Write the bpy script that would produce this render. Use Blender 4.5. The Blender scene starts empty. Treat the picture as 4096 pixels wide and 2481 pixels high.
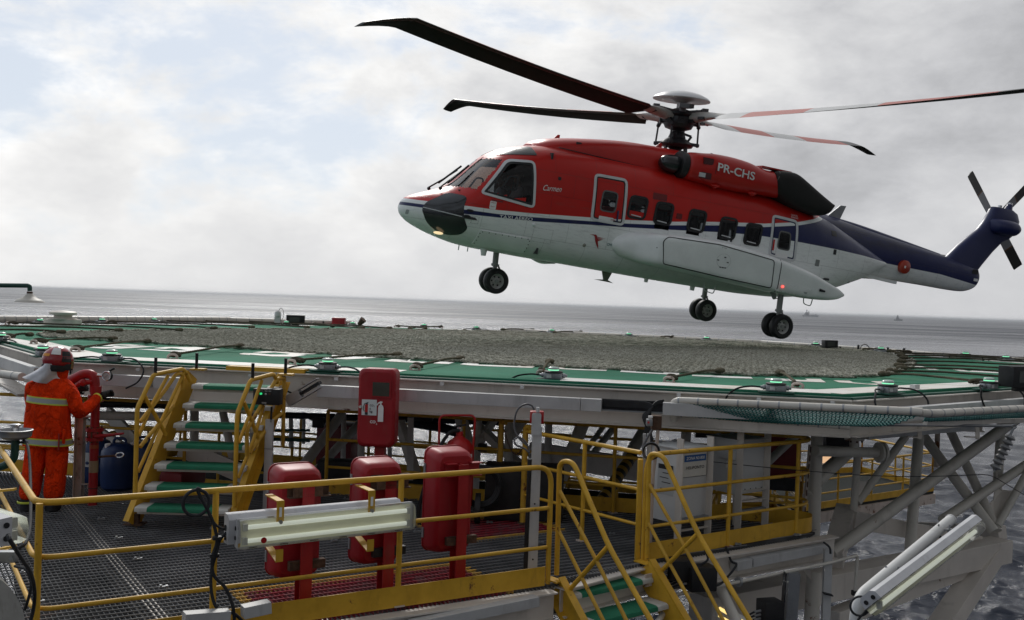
import bpy, bmesh, math, random
import numpy as np
from mathutils import Vector, Matrix, Euler, noise
R = math.radians
scn = bpy.context.scene
col = scn.collection
PI = math.pi

# ------------------------------------------------------------------ camera
FPX = 3984.6                      # focal length in pixels of a 4096 px wide picture
ROLL = math.atan(0.0335)
PITCH = -(1240.5 - 1211.6) / FPX
camF = Vector((0, math.cos(PITCH), math.sin(PITCH)))
_r = Vector((1, 0, 0)); _u = _r.cross(camF)
camR = _r * math.cos(ROLL) + _u * math.sin(ROLL)
camU = _u * math.cos(ROLL) - _r * math.sin(ROLL)
cd = bpy.data.cameras.new('camera'); cam = bpy.data.objects.new('camera', cd); col.objects.link(cam)
cam.matrix_world = Matrix(((camR.x, camU.x, -camF.x, 0), (camR.y, camU.y, -camF.y, 0), (camR.z, camU.z, -camF.z, 0), (0, 0, 0, 1)))
cd.sensor_width = 36; cd.lens = FPX / 4096 * 36; cd.clip_start = 0.1; cd.clip_end = 200000
scn.camera = cam
scn.view_settings.view_transform = 'Standard'
scn.view_settings.look = 'None'
scn.view_settings.exposure = 0.32
scn.view_settings.gamma = 1.0
scn.view_settings.use_curve_mapping = False

def ray(px, py):
    return camF + camR * ((px - 2048) / FPX) + camU * ((1240.5 - py) / FPX)
def at_z(px, py, z):
    d = ray(px, py); return d * (z / d.z)
def at_y(px, py, y):
    d = ray(px, py); return d * (y / d.y)

# ------------------------------------------------------------------ world and sun
SUN_AZ, SUN_EL = R(-13), R(38)        # azimuth from +Y towards +X
world = bpy.data.worlds.new('World'); scn.world = world; world.use_nodes = True
nt = world.node_tree; nt.nodes.clear()

class NT:
    """small helper to write node trees"""
    def __init__(s, t): s.t = t
    def n(s, typ, **kw):
        nd = s.t.nodes.new(typ)
        for k, v in kw.items():
            if k.startswith('in_'):
                key = k[3:]; key = int(key) if key.isdigit() else key
                s.put(nd.inputs[key], v)
            else: setattr(nd, k, v)
        return nd
    def put(s, sock, v):
        if isinstance(v, bpy.types.NodeSocket): s.t.links.new(v, sock)
        elif isinstance(v, bpy.types.Node): s.t.links.new(v.outputs[0], sock)
        else: sock.default_value = v
    def m(s, op, a, b=None, c=None, clamp=False):
        nd = s.t.nodes.new('ShaderNodeMath'); nd.operation = op; nd.use_clamp = clamp
        s.put(nd.inputs[0], a)
        if b is not None: s.put(nd.inputs[1], b)
        if c is not None: s.put(nd.inputs[2], c)
        return nd.outputs[0]
    def mix(s, f, a, b, typ='RGBA', blend='MIX'):
        nd = s.t.nodes.new('ShaderNodeMix'); nd.data_type = typ
        if typ == 'RGBA':
            nd.blend_type = blend; i, j, o = 6, 7, 2
        else: i, j, o = 2, 3, 0
        s.put(nd.inputs[0], f); s.put(nd.inputs[i], a); s.put(nd.inputs[j], b)
        return nd.outputs[o]
    def noise(s, vec, scale, detail=4, rough=.5, dist=0.0, w=None):
        nd = s.t.nodes.new('ShaderNodeTexNoise')
        if w is not None: nd.noise_dimensions = '4D'; s.put(nd.inputs['W'], w)
        if vec is not None: s.put(nd.inputs['Vector'], vec)
        s.put(nd.inputs['Scale'], scale); s.put(nd.inputs['Detail'], detail); s.put(nd.inputs['Roughness'], rough); s.put(nd.inputs['Distortion'], dist)
        return nd.outputs[0]
    def ramp(s, f, stops, interp='LINEAR'):
        nd = s.t.nodes.new('ShaderNodeValToRGB'); nd.color_ramp.interpolation = interp
        e = nd.color_ramp.elements
        while len(e) > 1: e.remove(e[-1])
        for i, (p, c) in enumerate(stops):
            el = e[0] if i == 0 else e.new(p)
            el.position = p; el.color = (c, c, c, 1) if isinstance(c, (int, float)) else (*c, 1)
        s.put(nd.inputs[0], f)
        return nd.outputs[0]
    def smooth(s, v, lo, hi, a=0.0, b=1.0):
        nd = s.t.nodes.new('ShaderNodeMapRange'); nd.interpolation_type = 'SMOOTHSTEP'
        s.put(nd.inputs[0], v); s.put(nd.inputs[1], lo); s.put(nd.inputs[2], hi); s.put(nd.inputs[3], a); s.put(nd.inputs[4], b)
        return nd.outputs[0]
    def vmul(s, v, k):
        nd = s.t.nodes.new('ShaderNodeVectorMath'); nd.operation = 'MULTIPLY'; s.put(nd.inputs[0], v); nd.inputs[1].default_value = k
        return nd.outputs[0]

W = NT(nt)
tc = W.n('ShaderNodeTexCoord'); vec = tc.outputs['Generated']
sep = W.n('ShaderNodeSeparateXYZ', in_0=vec); sx, sy, sz = sep.outputs
sky = W.n('ShaderNodeTexSky'); sky.sky_type = 'NISHITA'; sky.sun_disc = False
sky.sun_elevation = SUN_EL; sky.sun_rotation = SUN_AZ
sky.altitude = 40; sky.air_density = 1.0; sky.dust_density = 1.0; sky.ozone_density = 1.0
# cloud field laid out on a flat layer seen from below: direction / (height + offset)
hz = W.m('MAXIMUM', sz, 0.0)
den = W.m('ADD', hz, 0.16)
cv = W.n('ShaderNodeCombineXYZ', in_0=W.m('DIVIDE', sx, den), in_1=W.m('DIVIDE', sy, den), in_2=0.0).outputs[0]
cvA = W.n('ShaderNodeVectorMath', operation='ADD', in_0=W.vmul(vec, (1.0, 1.0, 1.9)), in_1=(2.26, 2.62, 11.95)).outputs[0]
big = W.noise(cvA, 1.9, 3, .5, .2)
med = W.noise(cvA, 4.2, 8, .60, .25)
fin = W.noise(cvA, 13, 6, .6, .2)
dens = W.m('ADD', W.m('MULTIPLY', big, .42), W.m('ADD', W.m('MULTIPLY', med, .46), W.m('MULTIPLY', fin, .14)))
# less open sky to the right of the sun and near the horizon
az = W.m('DIVIDE', sx, W.m('MAXIMUM', W.m('ABSOLUTE', sy), .05))
cover = W.m('ADD', dens, W.smooth(az, -.35, .35, -.005, .13))
cover = W.m('ADD', cover, W.smooth(hz, .0, .2, .05, 0.0))
dmask = W.smooth(cover, .485, .565)
# cloud light: bright towards the sun, grey bellies where the layer is thick
sd = Vector((math.sin(SUN_AZ) * math.cos(SUN_EL), math.cos(SUN_AZ) * math.cos(SUN_EL), math.sin(SUN_EL)))
dot = W.n('ShaderNodeVectorMath', operation='DOT_PRODUCT', in_0=vec, in_1=(-.62, .66, .42)).outputs['Value']
glow = W.smooth(dot, .35, 1.0, 0.0, 1.0)
shade = W.smooth(W.m('ADD', W.m('MULTIPLY', med, .5), W.m('MULTIPLY', big, .5)), .38, .62)
lum = W.m('ADD', W.m('MULTIPLY', glow, .36), .45)
lum = W.m('MULTIPLY', lum, W.m('SUBTRACT', 1.22, W.m('MULTIPLY', shade, W.m('SUBTRACT', .48, W.m('MULTIPLY', glow, .08)))))
lum = W.m('ADD', lum, W.m('MULTIPLY', W.m('SUBTRACT', fin, .5), .26))
# haze towards the horizon
lum = W.mix(W.smooth(hz, 0.0, .14, .6, 0.0), lum, W.m('ADD', .53, W.m('MULTIPLY', glow, .16)), 'FLOAT')
back = W.smooth(sy, -.5, .35, .42, 1.0)
lum = W.m('MULTIPLY', lum, back)
tint = W.mix(W.smooth(lum, .4, .8), (.955, .965, 1.0, 1), (1.0, .995, .985, 1))
cc = W.n('ShaderNodeVectorMath', operation='SCALE', in_0=tint, in_Scale=W.m('MULTIPLY', lum, 10.0)).outputs[0]
blue = W.mix(.88, sky.outputs[0], (5.3, 5.8, 6.55, 1))
fincol = W.mix(dmask, blue, cc)
bg = W.n('ShaderNodeBackground', in_0=fincol, in_1=0.1)
nt.links.new(bg.outputs[0], W.n('ShaderNodeOutputWorld').inputs[0])
world.cycles.sampling_method = 'MANUAL'; world.cycles.sample_map_resolution = 512

sl = bpy.data.lights.new('sun', 'SUN'); so = bpy.data.objects.new('sun', sl); col.objects.link(so)
sl.energy = 1.5; sl.angle = R(11); sl.color = (1.0, .97, .92)
so.rotation_euler = (-sd).to_track_quat('-Z', 'Y').to_euler()

# ------------------------------------------------------------------ object helpers
def tag(o, label=None, cat=None, group=None, kind=None):
    if label: o['label'] = label
    if cat: o['category'] = cat
    if group: o['group'] = group
    if kind: o['kind'] = kind
    return o
def thing(name, label, cat, loc=(0, 0, 0), group=None, mat=None):
    o = bpy.data.objects.new(name, None); col.objects.link(o); o.empty_display_size = .2
    if mat is not None: o.matrix_world = mat
    else: o.location = loc
    tag(o, label, cat, group); o['_m'] = 1
    del o['_m']
    M[o.name] = (mat if mat is not None else Matrix.Translation(loc)).copy()
    return o
M = {}
def copy_thing(o, label, offset=None, matrix=None, group=None):
    """copies a thing with its parts and sub-parts"""
    c = o.copy(); col.objects.link(c); c['label'] = label
    m = M[o.name]
    nm = matrix if matrix is not None else Matrix.Translation(offset) @ m
    c.matrix_world = nm; M[c.name] = nm.copy()
    if group: c['group'] = group
    for ch in list(o.children):
        d = ch.copy(); col.objects.link(d); d.parent = c
        for g in list(ch.children):
            e = g.copy(); col.objects.link(e); e.parent = d
    return c

def basis(d, up=None):
    d = Vector(d).normalized()
    u = Vector(up) if up else (Vector((0, 0, 1)) if abs(d.z) < .95 else Vector((1, 0, 0)))
    a = u.cross(d)
    if a.length < 1e-6: u = Vector((0, 1, 0)); a = u.cross(d)
    a.normalize(); b = d.cross(a)
    return a, b, d

class MB:
    def __init__(s): s.v = []; s.f = []; s.mi = []; s.cur = 0
    def _add(s, vs, fs):
        k = len(s.v); s.v += [tuple(v) for v in vs]
        for f in fs: s.f.append([i + k for i in f]); s.mi.append(s.cur)
        return s
    def box(s, c, size, ax=None, up=None):
        """box centred on c; ax = direction of its x axis"""
        c = Vector(c)
        if ax is None: X, Y, Z = Vector((1, 0, 0)), Vector((0, 1, 0)), Vector((0, 0, 1))
        else:
            X = Vector(ax).normalized(); u = Vector(up) if up else Vector((0, 0, 1))
            Y = u.cross(X)
            if Y.length < 1e-6: Y = Vector((0, 1, 0))
            Y.normalize(); Z = X.cross(Y)
        x, y, z = X * size[0] / 2, Y * size[1] / 2, Z * size[2] / 2
        vs = [c + x * i + y * j + z * k for k in (-1, 1) for j in (-1, 1) for i in (-1, 1)]
        return s._add(vs, [(0, 2, 3, 1), (4, 5, 7, 6), (0, 1, 5, 4), (2, 6, 7, 3), (0, 4, 6, 2), (1, 3, 7, 5)])
    def beam(s, p0, p1, w, h, up=None):
        p0, p1 = Vector(p0), Vector(p1); return s.box((p0 + p1) / 2, ((p1 - p0).length, w, h), p1 - p0, up)
    def ibeam(s, p0, p1, w, h, t=.02, up=None):
        p0, p1 = Vector(p0), Vector(p1); d = (p1 - p0).normalized(); u = Vector(up) if up else Vector((0, 0, 1))
        y = u.cross(d).normalized(); z = d.cross(y)
        s.beam(p0 + z * (h / 2 - t / 2), p1 + z * (h / 2 - t / 2), w, t, up)
        s.beam(p0 - z * (h / 2 - t / 2), p1 - z * (h / 2 - t / 2), w, t, up)
        return s.beam(p0, p1, t, h - 2 * t - .002, up)
    def rbox(s, c, size, r, ax=None, up=None, n=4):
        """box with its four edges along the local z axis rounded"""
        c = Vector(c)
        if ax is None: X, Y, Z = Vector((1, 0, 0)), Vector((0, 1, 0)), Vector((0, 0, 1))
        else:
            X = Vector(ax).normalized(); u = Vector(up) if up else Vector((0, 0, 1))
            Y = u.cross(X).normalized(); Z = X.cross(Y)
        pts = rrect(size[0], size[1], r, n)
        lo = [c + X * p[0] + Y * p[1] - Z * size[2] / 2 for p in pts]; hi = [v + Z * size[2] for v in lo]
        k = len(pts)
        return s._add(lo + hi, [list(range(k))[::-1], list(range(k, 2 * k))] + [(i, (i + 1) % k, k + (i + 1) % k, k + i) for i in range(k)])
    def prism(s, poly, off, cap=True):
        """closed prism: poly = 3D points of one face, off = vector to the other"""
        off = Vector(off); k = len(poly); a = [Vector(p) for p in poly]; b = [p + off for p in a]
        fs = [(i, (i + 1) % k, k + (i + 1) % k, k + i) for i in range(k)]
        if cap: fs += [list(range(k))[::-1], list(range(k, 2 * k))]
        return s._add(a + b, fs)
    def cyl(s, p0, p1, r, n=12, r2=None, cap=True):
        p0, p1 = Vector(p0), Vector(p1); a, b, d = basis(p1 - p0); r2 = r if r2 is None else r2
        lo = [p0 + (a * math.cos(2 * PI * i / n) + b * math.sin(2 * PI * i / n)) * r for i in range(n)]
        hi = [p1 + (a * math.cos(2 * PI * i / n) + b * math.sin(2 * PI * i / n)) * r2 for i in range(n)]
        fs = [(i, (i + 1) % n, n + (i + 1) % n, n + i) for i in range(n)]
        if cap: fs += [list(range(n))[::-1], list(range(n, 2 * n))]
        return s._add(lo + hi, fs)
    def tube(s, pts, r, n=8, cap=True, closed=False):
        pts = [Vector(p) for p in pts]; k = len(pts)
        rs = r if isinstance(r, (list, tuple)) else [r] * k
        tg = []
        for i in range(k):
            if closed: t = pts[(i + 1) % k] - pts[i - 1]
            else: t = pts[min(i + 1, k - 1)] - pts[max(i - 1, 0)]
            tg.append(t.normalized() if t.length > 1e-9 else Vector((0, 0, 1)))
        a, b, d = basis(tg[0]); vs = []
        for i in range(k):
            a = (a - tg[i] * a.dot(tg[i]))
            if a.length < 1e-6: a = basis(tg[i])[0]
            a.normalize(); b = tg[i].cross(a)
            for j in range(n):
                t = 2 * PI * j / n; vs.append(pts[i] + (a * math.cos(t) + b * math.sin(t)) * rs[i])
        fs = []
        for i in range(k if closed else k - 1):
            for j in range(n):
                i2 = (i + 1) % k
                fs.append((i * n + j, i * n + (j + 1) % n, i2 * n + (j + 1) % n, i2 * n + j))
        if cap and not closed: fs += [list(range(n))[::-1], list(range((k - 1) * n, k * n))]
        return s._add(vs, fs)
    def lathe(s, prof, o=(0, 0, 0), axis=(0, 0, 1), n=20, cap=True):
        """prof = [(radius, height)] along axis from o"""
        o = Vector(o); a, b, d = basis(axis); vs = []
        for r, h in prof:
            for j in range(n):
                t = 2 * PI * j / n; vs.append(o + d * h + (a * math.cos(t) + b * math.sin(t)) * r)
        fs = []
        for i in range(len(prof) - 1):
            for j in range(n): fs.append((i * n + j, i * n + (j + 1) % n, (i + 1) * n + (j + 1) % n, (i + 1) * n + j))
        if cap:
            if prof[0][0] > 1e-4: fs.append(list(range(n))[::-1])
            if prof[-1][0] > 1e-4: fs.append(list(range((len(prof) - 1) * n, len(prof) * n)))
        return s._add(vs, fs)
    def ball(s, c, r, n=12, m=8, sc=(1, 1, 1)):
        c = Vector(c); vs = []; fs = []
        for i in range(m + 1):
            ph = -PI / 2 + PI * i / m
            for j in range(n):
                t = 2 * PI * j / n
                vs.append(c + Vector((math.cos(ph) * math.cos(t) * sc[0], math.cos(ph) * math.sin(t) * sc[1], math.sin(ph) * sc[2])) * r)
        for i in range(m):
            for j in range(n): fs.append((i * n + j, i * n + (j + 1) % n, (i + 1) * n + (j + 1) % n, (i + 1) * n + j))
        return s._add(vs, fs)
    def grid(s, rows, closed=False):
        k = len(rows[0]); vs = [v for r in rows for v in r]; fs = []
        for i in range(len(rows) - 1):
            for j in range(k if closed else k - 1):
                fs.append((i * k + j, i * k + (j + 1) % k, (i + 1) * k + (j + 1) % k, (i + 1) * k + j))
        return s._add(vs, fs)
    def poly(s, pts): return s._add(pts, [list(range(len(pts)))])
    def build(s, name, mat, parent=None, local=False, smooth=True, ang=38, fix=True, bevel=0.0, label=None):
        me = bpy.data.meshes.new(name); me.from_pydata(s.v, [], s.f)
        mats = mat if isinstance(mat, (list, tuple)) else [mat]
        for m in mats: me.materials.append(m)
        if len(mats) > 1: me.polygons.foreach_set('material_index', s.mi)
        if parent is not None and not local:
            me.transform(M_of(parent).inverted())
        if fix or bevel:
            bm = bmesh.new(); bm.from_mesh(me)
            if bevel:
                es = [e for e in bm.edges if len(e.link_faces) == 2 and e.calc_face_angle(0) > R(40)]
                try: bmesh.ops.bevel(bm, geom=es, offset=bevel, segments=2, profile=.6, affect='EDGES', clamp_overlap=True)
                except Exception: pass
            if fix: bmesh.ops.recalc_face_normals(bm, faces=bm.faces)
            bm.to_mesh(me); bm.free()
        if smooth:
            me.shade_smooth(); me.set_sharp_from_angle(angle=R(ang))
        else: me.shade_flat()
        me.update()
        o = bpy.data.objects.new(name, me); col.objects.link(o)
        if parent is not None: o.parent = parent
        if label: o['label'] = label
        return o
def M_of(o):
    m = M.get(o.name)
    if m is None:
        m = M_of(o.parent) if o.parent else Matrix.Identity(4)
    return m
def shared(name, me, parent=None, matrix=None, label=None):
    """another object on the same mesh, matrix in world space"""
    o = bpy.data.objects.new(name, me); col.objects.link(o)
    if parent is not None:
        o.parent = parent
        o.matrix_local = M_of(parent).inverted() @ matrix
    elif matrix is not None: o.matrix_world = matrix
    if label: o['label'] = label
    return o
def rrect(w, h, r, n=4):
    pts = []
    for cx, cy, a0 in ((w / 2 - r, h / 2 - r, 0), (-w / 2 + r, h / 2 - r, 90), (-w / 2 + r, -h / 2 + r, 180), (w / 2 - r, -h / 2 + r, 270)):
        for i in range(n + 1):
            a = R(a0 + 90 * i / n); pts.append((cx + r * math.cos(a), cy + r * math.sin(a)))
    return pts
def fillet(pts, r, n=5, closed=False):
    """rounds the corners of a polyline"""
    pts = [Vector(p) for p in pts]; k = len(pts); out = []
    rng = range(k)
    for i in rng:
        if not closed and i in (0, k - 1): out.append(pts[i]); continue
        p, a, b = pts[i], pts[i - 1], pts[(i + 1) % k]
        u, v = (a - p), (b - p); rr = min(r if not isinstance(r, dict) else r.get(i, 0), u.length * .45, v.length * .45)
        if rr < 1e-5: out.append(p); continue
        u = p + u.normalized() * rr; v = p + v.normalized() * rr
        for j in range(n + 1):
            t = j / n; out.append(u * (1 - t) ** 2 + p * 2 * t * (1 - t) + v * t * t)
    return out
def smoothpath(pts, n=6):
    """Catmull-Rom through the points"""
    P = [Vector(p) for p in pts]; P = [P[0] * 2 - P[1]] + P + [P[-1] * 2 - P[-2]]; out = []
    for i in range(1, len(P) - 2):
        a, b, c, d = P[i - 1:i + 3]
        for j in range(n):
            t = j / n
            out.append(.5 * ((2 * b) + (c - a) * t + (2 * a - 5 * b + 4 * c - d) * t * t + (3 * b - a - 3 * c + d) * t ** 3))
    out.append(P[-2]); return out

# ------------------------------------------------------------------ materials
def newmat(name):
    m = bpy.data.materials.new(name); m.use_nodes = True; t = m.node_tree
    for n in list(t.nodes):
        if n.type != 'OUTPUT_MATERIAL': t.nodes.remove(n)
    N = NT(t); b = N.n('ShaderNodeBsdfPrincipled'); t.links.new(b.outputs[0], t.nodes['Material Output'].inputs[0] if 'Material Output' in t.nodes else N.n('ShaderNodeOutputMaterial').inputs[0])
    return m, N, b
def paint(name, c, rough=.45, metal=0.0, var=.25, scale=3.0, dirt=0.0, rust=0.0, bump=.0, bscale=60, spec=.5, dirtcol=(.10, .08, .06), rustcol=(.20, .07, .025), coat=0.0):
    spec = spec * .7
    """painted surface: faded patches, grime, rust bleeding, fine relief"""
    m, N, b = newmat(name); t = N.n('ShaderNodeTexCoord'); g = N.n('ShaderNodeNewGeometry')
    P = g.outputs['Position']; n1 = N.noise(P, scale, 5, .6); n2 = N.noise(P, scale * 7, 4, .65)
    c4 = (*c, 1); dark = tuple(x * (1 - var) for x in c) + (1,); lite = tuple(min(1, x * (1 + var * .5) + .01) for x in c) + (1,)
    colr = N.mix(N.smooth(n1, .3, .7), dark, lite); colr = N.mix(.35, colr, c4)
    if dirt:
        st = N.noise(N.vmul(P, (1, 1, .25)), scale * 2.2, 6, .7, .4)
        colr = N.mix(N.m('MULTIPLY', N.smooth(st, .52, .72), dirt), colr, (*dirtcol, 1))
    if rust:
        rn = N.noise(P, scale * 1.7, 7, .72, .2)
        rm = N.smooth(rn, .68 - rust * .16, .74 - rust * .12)
        colr = N.mix(rm, colr, N.mix(n2, (*rustcol, 1), (rustcol[0] * .4, rustcol[1] * .5, rustcol[2] * .5, 1)))
        N.put(b.inputs['Roughness'], N.mix(rm, rough, .85, 'FLOAT'))
    else: N.put(b.inputs['Roughness'], N.m('ADD', rough - .06, N.m('MULTIPLY', n2, .14)))
    N.put(b.inputs['Base Color'], colr); b.inputs['Metallic'].default_value = metal
    b.inputs['Specular IOR Level'].default_value = spec
    if coat: b.inputs['Coat Weight'].default_value = coat; b.inputs['Coat Roughness'].default_value = .12
    if bump:
        bp = N.n('ShaderNodeBump', in_Strength=bump, in_Distance=.01, in_Height=N.noise(P, bscale, 3, .6)); N.put(b.inputs['Normal'], bp)
    return m
MT = {}
MT['white'] = paint('white_steel_paint', (.62, .57, .51), .5, var=.14, scale=1.4, dirt=.28, rust=.22, bump=.12)
MT['whiterust'] = paint('white_steel_rusty', (.54, .46, .40), .6, var=.2, scale=1.6, dirt=.45, rust=.75, bump=.2)
MT['cream'] = paint('cream_pipe_paint', (.55, .52, .46), .42, var=.1, scale=2, dirt=.18, rust=.12)
MT['tray'] = paint('galvanised_tray', (.47, .47, .465), .5, metal=.1, var=.16, scale=3, dirt=.25)
MT['galv'] = paint('galvanised_steel', (.30, .31, .32), .45, metal=.6, var=.2, scale=5, dirt=.3)
MT['yellow'] = paint('yellow_rail_paint', (.60, .34, .025), .46, var=.22, scale=4, dirt=.3, rust=.36, dirtcol=(.16, .09, .02))
MT['yellow_worn'] = paint('yellow_rail_paint_worn', (.54, .31, .03), .5, var=.25, scale=4, dirt=.35, rust=.55, dirtcol=(.14, .08, .03))
MT['deckgreen'] = paint('green_deck_edge', (.010, .075, .05), .6, var=.3, scale=3, dirt=.35, rust=.25)
MT['red'] = paint('red_cabinet_paint', (.30, .004, .010), .46, var=.24, scale=2.4, dirt=.3, rust=.12, coat=.0, bump=.15, bscale=12)
MT['redgloss'] = paint('red_steel_gloss', (.42, .008, .008), .3, var=.15, scale=4, coat=.15, dirt=.1)
MT['redpipe'] = paint('red_pipe_paint', (.32, .010, .014), .4, var=.2, scale=5, dirt=.35, rust=.2)
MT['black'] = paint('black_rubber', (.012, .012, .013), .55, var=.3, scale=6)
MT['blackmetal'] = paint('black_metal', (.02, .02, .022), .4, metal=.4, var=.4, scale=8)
MT['rustmetal'] = paint('rusty_iron', (.10, .055, .035), .85, metal=.2, var=.6, scale=14, dirt=.4, bump=.5)
MT['cable'] = paint('cable_sheath', (.022, .023, .026), .8, var=.2, scale=6)
MT['greycable'] = paint('grey_cable', (.10, .10, .105), .5, var=.2)
MT['rope'] = paint('natural_rope', (.115, .098, .062), .95, var=.45, scale=9, bump=.6, bscale=120)
MT['rope_dark'] = paint('weathered_rope', (.070, .058, .036), .95, var=.45, scale=9, bump=.6, bscale=120)
MT['boxgrey'] = paint('cabinet_grey_paint', (.58, .58, .565), .5, var=.1, scale=1.5, dirt=.2)
MT['plastic_white'] = paint('white_plastic', (.55, .55, .54), .4, var=.06)
MT['silver'] = paint('silver_fabric', (.50, .50, .52), .38, metal=.3, var=.15, scale=14, bump=.3, bscale=40)
MT['chrome'] = paint('steel_bright', (.55, .55, .56), .22, metal=1.0, var=.1)
MT['darkgreen'] = paint('dark_green_pipe', (.012, .06, .045), .4, var=.2)
def plain(name, c, rough=.5, metal=0, emit=0, emitc=None, spec=.5):
    m, N, b = newmat(name); g = N.n('ShaderNodeNewGeometry')
    n1 = N.noise(g.outputs['Position'], 18, 3, .6)
    N.put(b.inputs['Base Color'], N.mix(n1, tuple(x * .88 for x in c) + (1,), tuple(min(1, x * 1.1) for x in c) + (1,)))
    b.inputs['Roughness'].default_value = rough; b.inputs['Metallic'].default_value = metal; b.inputs['Specular IOR Level'].default_value = spec
    if emit: b.inputs['Emission Color'].default_value = (*(emitc or c), 1); b.inputs['Emission Strength'].default_value = emit
    return m
MT['led'] = plain('green_led', (.1, .9, .4), .3, emit=.7, emitc=(.35, 1.0, .6))
MT['redled'] = plain('red_led', (.9, .05, .03), .3, emit=3.0, emitc=(1, .06, .05))
MT['whitep'] = plain('white_print', (.78, .78, .76), .5)
MT['ink'] = plain('black_print', (.015, .015, .017), .5)
MT['blueprint'] = plain('blue_print', (.015, .09, .28), .45)
def glassmat(name, tint, alpha, rough=.03):
    m, N, b = newmat(name)
    tr = N.n('ShaderNodeBsdfTransparent', in_0=(*tint, 1)); gl = N.n('ShaderNodeBsdfGlossy', in_0=(1, 1, 1, 1), in_1=rough)
    fr = N.n('ShaderNodeFresnel', in_0=1.45)
    df = N.n('ShaderNodeBsdfDiffuse', in_0=(.05, .05, .05, 1))
    a = N.n('ShaderNodeMixShader', in_0=alpha, in_1=tr.outputs[0], in_2=df.outputs[0])
    s = N.n('ShaderNodeMixShader', in_0=N.m('MULTIPLY', fr.outputs[0], .8), in_1=a.outputs[0], in_2=gl.outputs[0])
    out = [n for n in m.node_tree.nodes if n.type == 'OUTPUT_MATERIAL'][0]
    m.node_tree.links.new(s.outputs[0], out.inputs[0]); m.node_tree.nodes.remove(b)
    return m
MT['glass'] = glassmat('tinted_window_glass', (.30, .32, .33), .10)
MT['clear'] = glassmat('clear_glass', (.85, .88, .86), .45)
def text_mesh(s, size, width=None, bold=0.0, shear=0.0, height=None):
    """returns (verts, faces) of a text lying in its xy plane, left aligned, optionally scaled to a width"""
    cu = bpy.data.curves.new('t', 'FONT'); cu.body = s; cu.size = size; cu.offset = bold; cu.shear = shear; cu.resolution_u = 4
    o = bpy.data.objects.new('t', cu); col.objects.link(o)
    dg = bpy.context.evaluated_depsgraph_get(); me = o.evaluated_get(dg).to_mesh()
    vs = [v.co.copy() for v in me.vertices]; fs = [list(p.vertices) for p in me.polygons]
    o.evaluated_get(dg).to_mesh_clear(); bpy.data.objects.remove(o); bpy.data.curves.remove(cu)
    if vs:
        x0 = min(v.x for v in vs); x1 = max(v.x for v in vs); y0 = min(v.y for v in vs); y1 = max(v.y for v in vs)
        kx = (width / (x1 - x0)) if width else 1; ky = (height / (y1 - y0)) if height else kx
        vs = [Vector(((v.x - x0) * kx, (v.y - y0) * ky, 0)) for v in vs]
    return vs, fs
def text_obj(s, origin, X, Y, width, mat, parent, height=None, bold=0.0, name='lettering', off=.003, shear=0.0):
    vs, fs = text_mesh(s, 1, width, bold, shear, height); X = Vector(X).normalized(); Y = Vector(Y).normalized(); n = X.cross(Y)
    mb = MB(); mb._add([Vector(origin) + X * v.x + Y * v.y + n * off for v in vs], fs)
    return mb.build(name, mat, parent, smooth=False, fix=False)
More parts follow.
